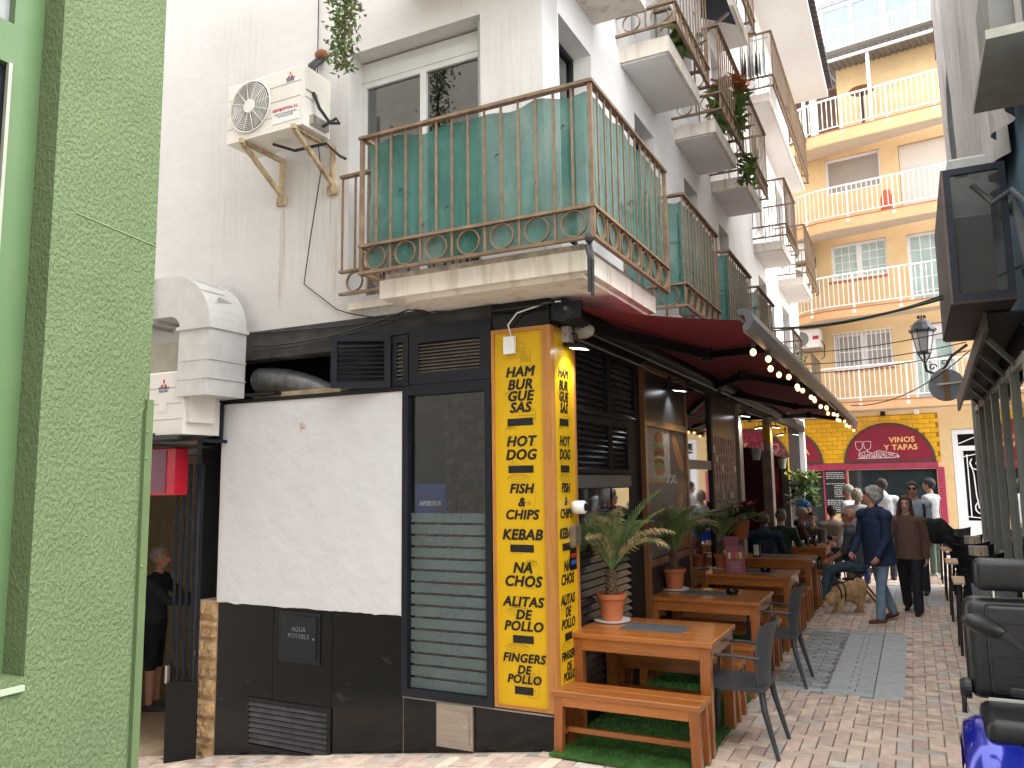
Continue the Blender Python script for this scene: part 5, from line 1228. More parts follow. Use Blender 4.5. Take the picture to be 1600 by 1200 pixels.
# ================================================================== air conditioners
def fan_ac(name, label, x0, y0, z0, w_, d, h, fan_c, fr, out='y-', brackets=True, sticker=True):
    # body occupies x0..x0+w_, front face at y0 (facing -y), depth d behind it
    t = thing(name, label, 'air conditioner', (x0+w_/2, y0+d/2, z0), group=None)
    obj('casing', MB().bev(x0, x0+w_, y0, y0+d, z0, z0+h, .012), cream, t)
    cx, cz = fan_c; f = y0
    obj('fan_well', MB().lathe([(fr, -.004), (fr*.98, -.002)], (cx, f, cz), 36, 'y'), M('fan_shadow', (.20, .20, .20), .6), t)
    mb = MB()
    for k in range(9):
        r_ = fr*(.30+.075*k); pts = [(cx+r_*math.cos(2*PI*i/32), f-.018, cz+r_*math.sin(2*PI*i/32)) for i in range(33)]; mb.tube(pts, .0028, 4, cap=False)
    for k in range(12):
        a = 2*PI*k/12+.2; mb.tube([(cx+.25*fr*math.cos(a), f-.020, cz+.25*fr*math.sin(a)), (cx+fr*math.cos(a), f-.012, cz+fr*math.sin(a))], .004, 4)
    pts = [(cx+fr*math.cos(2*PI*i/36), f-.01, cz+fr*math.sin(2*PI*i/36)) for i in range(37)]; mb.tube(pts, .008, 6, cap=False)
    obj('fan_guard', mb, cream, t)
    bl_ = MB()
    for k in range(3):
        a = 2*PI*k/3+.8; bl_.quad((cx, f-.007, cz), (cx+fr*.9*math.cos(a), f-.006, cz+fr*.9*math.sin(a)), (cx+fr*.95*math.cos(a+.6), f-.012, cz+fr*.95*math.sin(a+.6)), (cx+fr*.6*math.cos(a+.9), f-.012, cz+fr*.6*math.sin(a+.9)))
    obj('fan_blades', bl_, M('fan_blade_grey', (.35, .36, .37), .5), t)
    obj('fan_hub', MB().lathe([(fr*.26, -.028), (fr*.27, -.02), (fr*.27, -.012)], (cx, f, cz), 24, 'y'), cream, t)
    for k in range(1, 4):
        z = z0+h*k/4-.01; a = cx+fr*(.85 if abs(z-cz) < fr*.6 else .62)+.02
        obj('front_groove', MB().box(a, x0+w_-.03, f-.0015, f+.001, z, z+.006), M('groove', (.32, .30, .27), .7), t)
        obj('front_groove', MB().box(x0+.008, cx-fr*.9, f-.0015, f+.001, z, z+.006), M('groove', (.32, .30, .27), .7), t)
    return t
def diamonds(parent, cx, y, cz, s_, txt):
    red = M('logo_red', (.55, .02, .05), .5, var=0); mb = MB()
    for k in range(3):
        a = PI/2+k*2*PI/3; d1 = Vector((math.cos(a), 0, math.sin(a))); d2 = Vector((math.cos(a-.52), 0, math.sin(a-.52))); d3 = Vector((math.cos(a+.52), 0, math.sin(a+.52))); c_ = Vector((cx, y, cz))
        mb.quad(c_+d1*.002, c_+d2*s_*.58, c_+d1*s_, c_+d3*s_*.58)
    obj('logo', mb, red, parent)
    text('logo_text', txt, s_*.52, M('logo_blue', (.05, .10, .22), .5, var=0), parent, (cx, y, cz-s_*.95), (1, 0, 0), (0, 0, 1), bold=.0004, depth=.0004)
# wall unit beside the window (placed so the front stands off the wall)
a1 = fan_ac('air_conditioner', 'cream air conditioner with round fan mounted high on the white wall', -2.79, -.50, 4.79, .85, .34, .53, (-2.52, 5.07), .225)
diamonds(a1, -2.08, -.502, 5.245, .036, 'MITSUBISHI\nELECTRIC')
obj('sticker', MB().box(-2.27, -1.98, -.5035, -.5015, 4.85, 4.99), paper, a1)
text('sticker_text', 'SERVIJUSTON, S.L.', .035, M('sticker_red', (.5, .03, .05), .5, var=0), a1, (-2.125, -.5045, 4.965), (1, 0, 0), (0, 0, 1), bold=.0008, depth=.0004)
text('sticker_text', 'AIRE ACONDICIONADO\nINSTALACIONES', .022, M('sticker_blue', (.05, .06, .14), .5, var=0), a1, (-2.125, -.5045, 4.915), (1, 0, 0), (0, 0, 1), depth=.0004)
obj('side_cover', MB().box(-1.939, -1.92, -.48, -.34, 5.10, 5.29).box(-1.939, -1.93, -.48, -.36, 5.04, 5.09), cream, a1); obj('valve_cover', MB().box(-1.94, -1.90, -.42, -.22, 4.82, 4.90), steel, a1)
for x in (-2.60, -2.02):
    obj('bracket', MB().bar((x, -.53, 4.78), (x, -.01, 4.78), .04, .04).bar((x, -.50, 4.76), (x, -.02, 4.45), .035, .035).bar((x, -.02, 4.80), (x, -.02, 4.38), .045, .03), tan_rust, a1)
    obj('bracket_foot', MB().box(x-.05, x+.05, -.035, -.002, 4.36, 4.44), tan_rust, a1)
hb = MB().tube([(-1.92, -.40, 5.1), (-1.87, -.38, 4.96), (-1.82, -.3, 4.85), (-1.81, -.2, 4.89), (-1.84, -.2, 4.94), (-1.9, -.3, 4.84)], .014, 6).tube([(-2.2, -.17, 5.31), (-2.2, -.12, 5.55), (-2.2, .0, 5.68)], .026, 8).tube([(-2.16, -.17, 5.31), (-2.16, -.12, 5.53), (-2.16, .0, 5.66)], .018, 8).tube([(-2.4, -.35, 4.77), (-2.2, -.3, 4.69), (-1.9, -.25, 4.71), (-1.8, -.2, 4.6), (-1.72, -.22, 4.55)], .013, 6)
obj('pipes', hb, rubber, a1); obj('foam_plug', MB().sph((-2.18, -.01, 5.70), (.07, .05, .05), 8, 6), M('old_foam', (.22, .10, .05), 1, bump=.8), a1)
# unit over the doorway
a2 = fan_ac('air_conditioner', 'cream air conditioner above the dark doorway behind the green wall', -4.02, -.50, 2.30, .82, .40, .55, (-3.86, 2.57), .17)
diamonds(a2, -3.45, -.502, 2.74, .05, 'MITSUBISHI\nELECTRIC'); obj('sticker', MB().box(-3.50, -3.41, -.5035, -.5015, 2.50, 2.58), paper, a2)
obj('side_cover', MB().box(-3.199, -3.15, -.47, -.2, 2.40, 2.78), cream, a2)
obj('shelf_bracket', MB().bar((-3.85, -.52, 2.27), (-3.2, -.52, 2.27), .05, .03).bar((-3.80, -.30, 2.27), (-3.17, -.30, 2.27), .05, .03).bar((-3.17, -.30, 2.25), (-3.17, -.02, 2.25), .03, .03).bar((-3.20, -.08, 2.25), (-3.20, -.08, 2.60), .03, .03).bar((-3.58, -.53, 2.28), (-3.2, -.09, 2.62), .025, .025).bar((-3.9, -.45, 2.235), (-3.25, -.2, 2.20), .3, .02), navy, a2)
# duct elbow
du = thing('ventilation_duct', 'bulky white painted sheet metal duct elbow coming out of the vent opening', 'duct', (-3.3, -.3, 2.6))
mb = MB(); ye, yw_ = -.52, -.10
cxd, czd, ri, ro_ = -3.40, 3.22, .14, .50
def ductsec(pts_in, pts_out):
    v = []
    for (a, b) in zip(pts_in, pts_out): v += [(a[0], ye, a[1]), (b[0], ye, b[1]), (b[0], yw_, b[1]), (a[0], yw_, a[1])]
    n_ = len(pts_in); f = []
    for i in range(n_-1):
        for k in range(4): f.append((4*i+k, 4*i+(k+1) % 4, 4*i+4+(k+1) % 4, 4*i+4+k))
    f += [(0, 1, 2, 3), tuple(4*(n_-1)+k for k in range(4))]; return v, f
an = [PI/2-PI/2*i/10 for i in range(11)]
pin = [(cxd+ri*math.cos(a), czd+ri*math.sin(a)*.8) for a in an]; pout = [(cxd+ro_*math.cos(a), czd+ro_*math.sin(a)*.95) for a in an]
v, f = ductsec(pin, pout); el_ = obj('elbow', MB().add(v, f), duct_m, du)
v, f = ductsec([(-5.5, czd+ri*.8), (cxd, czd+ri*.8)], [(-5.5, czd+ro_*.95), (cxd, czd+ro_*.95)]); obj('horizontal_run', MB().add(v, f), duct_m, du)
v, f = ductsec([(cxd+ri, czd), (cxd+ri-.01, 2.62)], [(cxd+ro_, czd), (cxd+ro_-.01, 2.62)]); obj('drop', MB().add(v, f), duct_m, du)
for p, q in (((-3.62, 3.30), (-3.62, 3.72)), ((-3.86, 3.30), (-3.86, 3.72))): obj('flange', MB().box(p[0]-.015, p[0]+.015, ye-.022, yw_+.01, p[1], q[1]), duct_m, du)
obj('flange', MB().box(cxd+ri-.02, cxd+ro_+.02, ye-.02, yw_+.01, czd-.03, czd), duct_m, du)
obj('seam', MB().box(cxd+ri-.003, cxd+ro_+.004, ye-.004, yw_+.003, 2.92, 2.93).box(cxd+ri-.003, cxd+ro_+.004, ye-.004, yw_+.003, 2.76, 2.77), duct_m, du)
pk = MB()
for pts in [[(40, 42), (40, 48), (56, 50), (62, 44)], [(64, 43), (60, 49), (74, 48), (78, 44)], [(25, 44), (30, 49), (36, 46)]]:
    pk.add([(cxd+(ro_+.001)*math.cos(R(d)), ye+.0+(q-42)*.045, czd+(ro_+.001)*.95*math.sin(R(d))) for d, q in pts], [tuple(range(len(pts)))])
obj('peeled_patch', pk, M('bare_zinc', (.30, .32, .33), .4, metal=.4), el_)
obj('outlet', MB().box(-2.9, -2.55, -.1, .1, 2.64, 2.66), blackm, du)
# units on the ochre building
for k, (u, z, lb) in enumerate([(-2.2, 7.95, 'white air conditioner on the ochre wall, upper one of the pair'), (-2.15, 7.25, 'white air conditioner on the ochre wall, lower one of the pair'), (-2.1, 5.45, 'white air conditioner with red sticker on the first floor of the ochre building')]):
    t = thing('air_conditioner', lb, 'air conditioner', (2+u*.989, 18-u*.148-.35, z), R(-8.5)); W[t.name] = Z0
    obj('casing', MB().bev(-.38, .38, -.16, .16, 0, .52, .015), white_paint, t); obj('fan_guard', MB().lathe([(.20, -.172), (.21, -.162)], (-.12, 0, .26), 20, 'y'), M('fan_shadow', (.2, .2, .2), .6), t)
    obj('bracket', MB().box(-.35, .35, -.1, .33, -.05, -.01), steel, t)
    if k == 2: obj('sticker', MB().box(.2, .36, -.164, -.161, .22, .32), M('sticker_red', (.5, .03, .05), .5), t)
    obj('hose', MB().tube([(.38, 0, .2), (.46, .02, .05), (.42, .1, -.25), (.3, .2, -.3)], .014, 5), rubber, t)

# ================================================================== doorway on the left
obj('door_frame', MB().box(-3.56, -3.49, -.02, .2, -.6, 2.35).box(-5.0, -3.56, .02, .2, 2.15, 2.2), blackm, WB)
obj('back_room', MB().box(-7.2, -3.3, 2.6, 2.65, -.7, 2.4).box(-7.25, -7.2, .25, 2.6, -.7, 2.4).box(-3.3, -3.25, .2, 2.6, -.7, 2.4).box(-7.2, -3.3, .25, 2.6, 2.35, 2.4), M('room_beige', (.62, .54, .40), .9), WB)
for k in range(14): obj('floor_board', MB().box(-7.2+k*.28, -6.925+k*.28, -.0, 2.6, -.62, -.585), M('interior_floor', (.36, .27, .18), .5, objvar=.15), WB)
obj('threshold', MB().box(-5.0, -3.5, -.06, .0, -.70, -.60), M('pale_threshold', (.5, .5, .48), .6), WB)
sh = thing('folding_gate', 'folded black metal gate standing open at the doorway', 'gate', (-3.6, -.15, -.56))
gp0, gp1 = Vector((-3.40, -.05, 0)), Vector((-3.61, -.17, 0))
for k in range(9):
    a = gp0.lerp(gp1, k/9); b = gp0.lerp(gp1, (k+1)/9); off = Vector((.018 if k % 2 else -.018, 0, 0))
    obj('panel_strip', MB().bar(a+off+Vector((0, 0, .75)), b+off+Vector((0, 0, .75)), .012, 2.62), navy, sh)
obj('gate_foot', MB().bar(gp0+Vector((.02, -.03, -.2)), gp1+Vector((.0, -.04, -.2)), .03, .72), blackm, sh)
obj('bolt', MB().box(-3.63, -3.60, -.22, -.19, .15, .3), steel, sh)
rbx = thing('red_box_sign', 'red box sign above the doorway beside the green wall', 'sign', (-3.75, -.42, 1.75))
obj('sign_box', MB().bev(-3.95, -3.51, -.30, -.16, 1.78, 2.20, .01), M('red_gloss', (.50, .01, .03), .3), rbx); obj('sign_face', MB().box(-3.94, -3.62, -.306, -.3005, 1.80, 2.18), M('faded_purple', (.16, .04, .08), .3), rbx)

# ================================================================== green house on the left
GX, GY = -.79, -2.755
GH = thing('green_house', 'green stuccoed house front close on the left with a deep window', 'building', (GX, GY, -.1))
g_ = MB(); wall(g_, 'x', GX, -9, GY, -1, 9.0, holes=[(-4.15, -3.262, 1.13, 4.9)], th=.35, out=1)  # unseen height and window edges shaped to shade facade and recess
obj('wall', g_, green_wall, GH)
obj('end_wall', MB().box(-8, GX-.351, GY-.3, GY-.003, -1.5, 9.0), M('pale_end_render', (.62, .58, .52), .9, var=.06), GH)  # unseen wall, kept pale so no green light bounces onto the plaster
obj('window_sill', MB().prism([(GX-.35, -5.2, 1.131), (GX+.015, -5.2, 1.10), (GX+.015, -5.2, 1.08), (GX-.35, -5.2, 1.08)], (0, 1.935, 0)), M('pale_green_sill', (.34, .42, .30), .8, bump=.3), GH)
gm2 = M('green_paint_metal', (.095, .165, .07), .45, var=.04, bump=.05, bs=30)
fr_ = obj('window_frame', MB().box(GX-.20, GX-.14, -3.385, -3.262, 1.13, 5.2).box(GX-.20, GX-.14, -5.2, -3.385, 3.62, 3.80).box(GX-.20, GX-.14, -5.2, -3.385, 1.13, 1.2), gm2, GH)
obj('bead', MB().box(GX-.15, GX-.13, -3.40, -3.386, 1.2, 3.62), M('pale_bead', (.35, .36, .30), .5), fr_)
obj('pane', MB().box(GX-.19, GX-.18, -5.2, -3.386, 1.2, 3.62), M('dark_window', (.03, .035, .045), .08, var=.3), fr_); obj('pane', MB().box(GX-.19, GX-.18, -5.2, -3.386, 3.80, 5.2), M('pale_window', (.22, .23, .24), .25, var=.2), fr_)
gs = obj('corner_flashing', MB().box(GX-.02, GX+.018, GY-.022, GY+.012, -1, 2.25).box(GX+.0, GX+.024, GY-.030, GY-.022, -1, 2.2), M('green_flashing', (.105, .155, .07), .5, var=.06, stain=((.15, .2, .1), .6, (9, 9, 9), .62)), GH)
for z in (.6, 1.5, 1.98, 2.1): obj('rivet', MB().sph((GX+.022, GY-.02, z), .008, 8, 5), gm2, gs)
cl = MB().bar((GX+.003, GY-.40, 3.02), (GX+.003, GY, 2.98), .002, .004)
obj('paint_edge', cl, M('green_edge', (.22, .31, .16), .7), GH)

# ================================================================== unseen building added behind the camera to cut sky light
OB = thing('opposite_building', 'pale unseen building across the side street, added to cut sky light and for reflections', 'building', (4, -9.5, 0))
ow_ = [(.8+2.4*k, 2.0+2.4*k, z, z+1.3) for k in range(4) for z in (1.4, 4.4, 7.2)]
obj('wall', wall(MB(), 'y', -9.5, -.4, 12, -1, 9.5, holes=ow_, th=.3, out=1), M('pale_opposite', (.62, .56, .48), .9, var=.06), OB)
for a, b, c, d in ow_: obj('window', MB().box(a, b, -9.75, -9.7, c, d), M('dark_window', (.03, .035, .045), .08), OB)
# ================================================================== right hand building
RB = thing('right_building', 'grey building on the right wrapped in weathered tarpaulin above a glazed cafe front', 'building', (3.4, 4, 0))
rbm = M('grey_blue_render', (.16, .28, .38), .9, var=.1)
obj('upper_wall', MB().box(3.42, 6, 1.0, 10.4, 3.3, 12.5).box(3.42, 6, -3.5, .99, 3.3, 4.0), rbm, RB)  # unseen near stretch kept low to let light into the street
obj('stall_riser', MB().box(3.36, 3.5, 2.0, 10.3, 0, .75), M('dark_riser', (.08, .08, .085), .5), RB)
obj('far_pier', MB().box(3.30, 3.7, 10.1, 10.4, 0, 3.4), M('pier_grey', (.24, .23, .22), .7), RB)
obj('cafe_ceiling', MB().box(3.36, 6, -1.5, 10.3, 3.0, 3.28).box(5.8, 6, -1.5, 10.3, 0, 3), blackm, RB)
mullm = M('grey_green_mullion', (.27, .285, .265), .4, var=.06)
for y in (3.4, 4.55, 5.70, 6.85, 8.0, 9.1, 10.0): obj('mullion', MB().box(3.31, 3.40, y-.05, y+.05, .75, 3.0), mullm, RB)
obj('transom', MB().box(3.32, 3.39, 3.45, 10.0, .75, .82).box(3.32, 3.39, 3.45, 10, 2.92, 3.0), mullm, RB)
gr_ = glass('cafe_glass', (.10, .11, .11), .35)
ysm = (3.4, 4.55, 5.70, 6.85, 8.0, 9.1, 10.0)
for a, b in zip(ysm[:-1], ysm[1:]): obj('pane', MB().box(3.352, 3.362, a+.05, b-.05, .82, 2.92), gr_, RB)
plk = M('brown_fascia', (.15, .115, .10), .6, var=.2)
obj('fascia_plank', MB().bar((3.05, 3.5, 3.33), (3.05, 9.2, 2.99), .035, .20), plk, RB)
obj('canopy_soffit', MB().bar((3.24, 3.5, 3.40), (3.24, 9.2, 3.06), .34, .02), M('dark_canopy', (.05, .055, .06), .7), RB)
for k in range(6): obj('canopy_strut', MB().bar((3.08, 3.9+k, 3.22), (3.4, 4.2+k, 2.9), .03, .05), mullm, RB)
# tarpaulin with vertical folds, slit showing the blue wall
tarp_m = M('weathered_tarp', (.50, .47, .455), .9, var=.12, vs=3, stretch=(1, 3, .35), bump=.5, bs=9, bdist=.03, stain=((.24, .19, .16), .5, (5, 9, .5), .55))
def tarp(y0, y1, z0, z1, seed, nm='tarp'):
    mb = MB(); ny, nz = 70, 24
    for i in range(ny+1):
        for j in range(nz+1):
            y = y0+(y1-y0)*i/ny; z = z0+(z1-z0)*j/nz
            f = .055*math.sin(y*11+seed+.35*z+1.5*math.sin(z*.5+y))+.09*noise.noise(Vector((y*1.7, z*.25, seed)))
            mb.v.append((3.29+f, y+.03*math.sin(z*1.3), z))
    for i in range(ny):
        for j in range(nz): a = i*(nz+1)+j; mb.f.append((a, a+nz+1, a+nz+2, a+1))
    return obj(nm, mb, tarp_m, RB, smooth=True)
tarp(8.7, 10.35, 5.2, 12.5, 1); tarp(5.2, 8.35, 4.7, 12.5, 4); tarp(3.3, 5.0, 4.9, 12.5, 9); tarp(1.2, 3.2, 5.0, 8, 2)
obj('tarp_edge', MB().box(3.2, 3.26, 10.36, 10.42, 9.4, 12.5), M('dark_red_edge', (.12, .03, .03), .7), RB)
# caged air conditioner
CG = thing('caged_air_conditioner', 'grey air conditioner inside a dark blue mesh cage hung on the right building', 'air conditioner cage', (3.05, 3, 3.45))
cf = M('blue_black_steel', (.012, .018, .032), .5, var=.25, stain=((.10, .07, .05), .5, (18, 18, 18), .6))
x0, x1, y0, y1, z0, z1 = 2.77, 3.27, 3.0, 5.3, 3.46, 4.72
for q in [(x0, x0+.055, y0, y0+.05, z0, z1), (x1-.055, x1, y0, y0+.05, z0, z1), (x0+.055, x1-.055, y0, y0+.05, z1-.06, z1), (x0+.055, x1-.055, y0, y0+.05, z0, z0+.06)]: obj('cage_bar', MB().box(*q), cf, CG)
meshm = M('perforated_mesh', (.05, .045, .042), .6); mn = meshm.node_tree.nodes; meshm.node_tree.nodes['Principled BSDF'].inputs['Alpha'].default_value = .5
obj('mesh_panel', MB().box(x0+.055, x1-.055, y0+.02, y0+.024, z0+.06, z1-.06), meshm, CG)
brn = M('dark_brown_board', (.045, .034, .03), .6, var=.2)
obj('side_board', MB().box(x0-.02, x0, y0, y1, z0-.02, z1), brn, CG); obj('bottom_board', MB().box(x0, x1, y0, y0+1.28, z0-.035, z0-.002), brn, CG); obj('bottom_board', MB().box(x0, x1, y0+1.29, y1, z0-.035, z0-.002), brn, CG)
obj('side_frame', MB().box(x0-.021, x0-.002, y0-.01, y0+.05, z0-.03, z1), plk, CG)
ac = obj('inner_unit', MB().bev(2.84, 3.18, 3.5, 3.9, 4.0, 5.0, .02), M('grey_beige_casing', (.50, .505, .48), .5, var=.08), CG); obj('unit_handle', MB().bev(2.90, 3.01, 3.485, 3.5, 4.80, 4.85, .004), greyr, ac); obj('unit_label', MB().box(3.04, 3.10, 3.492, 3.4995, 4.76, 4.9), M('label_pale', (.42, .42, .44), .5), ac)
obj('inner_unit', MB().bev(2.86, 3.16, 3.3, 3.6, 3.55, 4.35, .02), M('grey_beige_casing', (.34, .345, .33), .5), CG)
ca = MB()
for k in range(7):
    ca.tube([(3.2, 3.1+.05*k, 4.2+.05*k), (3.32, 3.0, 4.35-.03*k), (3.38, 2.9, 4.0-.1*k), (3.34, 2.8+.05*k, 3.7), (3.36, 2.6, 3.45+.05*k)], .022-.001*k, 6)
ca.tube([(3.0, 3.05, 4.55), (3.15, 3.04, 4.35), (3.3, 2.95, 4.42), (3.45, 2.7, 4.1), (3.4, 2.4, 3.7)], .028, 8)
top('cable_bundle', ca, M('grey_hose', (.13, .14, .15), .5, var=.3), 'tangle of grey hoses and cables beside the mesh cage', 'cables')
bs_ = thing('air_conditioner', 'underside of a grey air conditioner at the top right corner', 'air conditioner', (3.3, 1.7, 4.9))
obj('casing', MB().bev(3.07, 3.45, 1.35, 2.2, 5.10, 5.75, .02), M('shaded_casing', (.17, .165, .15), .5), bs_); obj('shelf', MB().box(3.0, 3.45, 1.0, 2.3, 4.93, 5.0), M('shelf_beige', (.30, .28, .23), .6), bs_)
obj('base_pan', MB().box(3.07, 3.45, 1.35, 2.2, 5.0, 5.095), cf, bs_)
cn = MB()
cn.tube(sag((-.0, 8.6, 4.45), (2.8, 4.2, 3.75), .12), .018, 6).tube(sag((2.8, 4.2, 3.75), (3.5, 2.5, 3.72), .02), .015, 6)
top('street_cable', cn, M('cable_green', (.04, .09, .07), .5), 'greenish cable slung across the street beneath the mesh cage', 'cable')
cn = MB().tube(sag((.0, 8.8, 4.5), (2.8, 4.3, 3.8), .16), .014, 6)
top('street_cable', cn, rubber, 'thicker black cable running beside the greenish one across the street', 'cable')
cn = MB()
for k, (z, zz) in enumerate(((4.55, 4.75), (4.30, 4.5), (4.1, 4.35))): cn.tube(sag((.0, 12.5, z), (3.3, 10.3, zz-.35), .10), .010, 5)
cn.tube(sag((1.3, 12, 3.3), (3.3, 9.5, 3.9), .25), .010, 5)
top('thin_wires', cn, rubber, 'thin black wires crossing before the barred window of the ochre building', 'wires')
# street lantern
LN = thing('street_lantern', 'black wrought iron street lantern with frosted glass on a curved wall arm', 'street lamp', (2.66, 11, 4.02))
lx, ly = 2.66, 11
def hexa(r0, z0_, r1, z1_, n_=6): return MB().lathe([(r0, z0_), (r1, z1_)], (lx, ly, 0), n_)
gl_ = M('lantern_glass', (.52, .49, .47), .4, var=.05)
obj('glass', hexa(.11, 4.12, .175, 4.50), gl_, LN)
rb_ = MB()
for k in range(6): a = 2*PI*k/6; rb_.tube([(lx+.112*math.cos(a), ly+.112*math.sin(a), 4.12), (lx+.178*math.cos(a), ly+.178*math.sin(a), 4.50)], .008, 5)
obj('ribs', rb_, blackm, LN)
obj('crown', MB().lathe([(.21, 4.50), (.22, 4.53), (.20, 4.57), (.18, 4.60), (.14, 4.68), (.08, 4.73), (.04, 4.75)], (lx, ly, 0), 12), M('lamp_iron', (.035, .04, .05), .5, var=.2), LN)
fi = MB()
for k in range(8): a = 2*PI*k/8; fi.sph((lx+.06*math.cos(a), ly+.06*math.sin(a), 4.79), (.018, .018, .03), 6, 4)
for k in range(6): a = 2*PI*k/6; fi.sph((lx+.215*math.cos(a), ly+.215*math.sin(a), 4.54), (.02, .02, .025), 6, 4)
obj('finials', fi, blackm, LN)
obj('base_ring', MB().lathe([(.12, 4.10), (.12, 4.13)], (lx, ly, 0), 6).tube([(lx-.1, ly, 4.1), (lx-.03, ly, 3.96), (lx, ly, 3.93)], .012, 5).tube([(lx+.1, ly, 4.1), (lx+.03, ly, 3.96), (lx, ly, 3.93)], .012, 5).tube([(lx, ly, 4.1), (lx, ly, 3.88)], .02, 6), blackm, LN)
ar = MB().tube([(lx, ly, 3.9), (lx+.02, ly, 3.78), (lx+.14, ly, 3.72), (lx+.30, ly-.1, 3.80), (lx+.42, ly-.3, 3.98), (3.3, 10.3, 4.1)], .026, 7)
ar.tube([(lx+.12+.07*math.cos(t*.6)*(1-t/14), ly, 3.84+.07*math.sin(t*.6)*(1-t/14)) for t in range(13)], .012, 5).tube([(lx+.30+.05*math.cos(t*.6)*(1-t/14), ly-.1, 3.9+.05*math.sin(t*.6)*(1-t/14)) for t in range(13)], .010, 5)
obj('arm', ar, blackm, LN)
# round traffic sign seen from behind
TS = thing('round_sign', 'grey back of a round traffic sign with a brown strap', 'sign', (2.95, 10.2, 3.1))
c_ = Vector((2.94, 10.2, 3.42)); nrm = Vector((-.25, -1, 0)).normalized()
obj('disc', MB().lathe([(.27, -.01), (.28, 0), (.28, .01)], (0, 0, 0), 36, 'y').xf(lambda v: c_+Matrix.Rotation(R(-14), 3, 'Z') @ v), M('galvanised_disc', (.22, .235, .25), .5, metal=.2, var=.08), TS)
obj('strap', MB().box(2.90, 2.98, 10.15, 10.17, 3.16, 3.68), M('brown_strap', (.26, .13, .06), .7), TS); obj('sign_arm', MB().bar((2.80, 10.14, 3.43), (3.35, 10.1, 3.46), .02, .03), steel, TS)

# ---- cafe tables and chairs along the right
ctop = M('pale_laminate', (.62, .42, .28), .45, var=.08, stretch=(1, 8, 1)); cbk = M('black_chair_shell', (.010, .011, .014), .35); cgy = M('blue_grey_backrest', (.16, .18, .215), .35, var=.08)
def ctable(y, lb):
    t = thing('cafe_table', lb, 'table', (2.98, y, 0), group='pale topped cafe tables on the right')
    obj('table_top', MB().bev(2.63, 3.28, y-.30, y+.30, .728, .752, .004), ctop, t)
    for x in (2.68, 3.23):
        for s_ in (-1, 1): obj('leg', MB().bar((x, y+.25*s_, .727), (x+(.02 if x > 3 else -.02), y+.27*s_, 0), .028, .028), rubber, t)
CY = [4.72, 6.9, 8.9, 11.0]
for y, lb in zip(CY, ['nearest pale topped cafe table, just beyond the scooter', 'second pale topped cafe table from the scooter', 'third pale topped cafe table from the scooter', 'farthest pale topped cafe table by the white door']): ctable(y, lb)
def cchair(x, y, rz, lb, hi=.0):
    t = thing('cafe_chair', lb, 'chair', (x, y, 0), rz, group='dark cafe chairs on the right'); W[t.name] = Z0
    obj('seat', MB().bev(-.21, .21, -.21, .21, .43, .455, .006), cbk, t)
    mb = MB(); n1, n2 = 8, 12
    for k in (0, 1):
        for i in range(n1+1):
            for j in range(n2+1):
                t_, s_ = i/n1, j/n2-.5; mb.v.append((s_*(.44+.08*t_), -.20-.06*t_+.16*(s_*2)**2*(.3+.4*t_)-(.014 if k else 0), .52+.36*t_+hi+.05*(s_*2)**2*t_))
    q = (n1+1)*(n2+1)
    for i in range(n1):
        for j in range(n2): a = i*(n2+1)+j; mb.f.append((a, a+1, a+n2+2, a+n2+1)); mb.f.append((q+a, q+a+n2+1, q+a+n2+2, q+a+1))
    for i in range(n1):
        for j in (0, n2): a = i*(n2+1)+j; mb.f.append((a, a+n2+1, q+a+n2+1, q+a))
    for j in range(n2):
        for i in (0, n1): a = i*(n2+1)+j; mb.f.append((a, a+1, q+a+1, q+a))
    bo = obj('backrest', mb, cbk, t)
    mb2 = MB()
    for i in range(2):
        for j in range(9):
            s_ = (j/8-.5)*.8; t_ = .12+.62*i; mb2.v.append((s_*(.44+.08*t_), -.20-.06*t_+.16*(s_*2)**2*(.3+.4*t_)-.018, .52+.36*t_+hi))
    for j in range(8): mb2.f.append((j, j+1, j+10, j+9))
    obj('back_pad', mb2, cgy, bo)
    for sx in (-1, 1):
        obj('leg', MB().tube([(sx*.19, -.19, .56), (sx*.19, -.20, .43), (sx*.215, -.27, 0)], .016, 6), rubber, t); obj('leg', MB().tube([(sx*.19, .18, .43), (sx*.21, .22, 0)], .014, 6), rubber, t)
for x, y, rz, lb in [(2.97, 4.28, 0, 'dark cafe chair directly behind the scooter headrest'), (2.99, 5.30, PI, 'dark cafe chair on the far side of the nearest cafe table'), (3.0, 6.40, 0, 'dark cafe chair before the second cafe table'), (3.0, 7.48, PI, 'dark cafe chair on the far side of the second cafe table'), (3.0, 8.38, 0, 'dark cafe chair before the third cafe table'), (3.0, 9.5, PI, 'dark cafe chair on the far side of the third cafe table'), (2.95, 11.6, PI, 'farthest cafe chair, facing the white door table')]: cchair(x, y, rz, lb)
def nbox(x, y, z, lb, s_=1):
    t = thing('napkin_box', lb, 'napkin holder', (x, y, z))
    obj('box', MB().bev(x-.09*s_, x+.09*s_, y-.07, y+.07, z, z+.15*s_, .003), M('greyed_card', (.38, .34, .31), .7, var=.25, vs=30), t)
    obj('front_print', MB().box(x-.04*s_, x+.045*s_, y-.072, y-.0705, z+.012, z+.14*s_), M('cream_print', (.55, .53, .40), .6), t); obj('bottle_print', MB().box(x+.015, x+.032, y-.0735, y-.0725, z+.02, z+.10*s_).box(x+.02, x+.027, y-.0735, y-.0725, z+.10*s_, z+.125*s_), M('amber_print', (.40, .14, .04), .6), t)
nbox(3.02, 4.9, .752, 'boxy napkin holder with a bottle picture on the nearest cafe table', 1.25); nbox(3.03, 7.05, .752, 'napkin holder with a bottle picture on the second cafe table', 1.2); nbox(3.08, 9.1, .752, 'brown napkin holder on the third cafe table', 1.2)

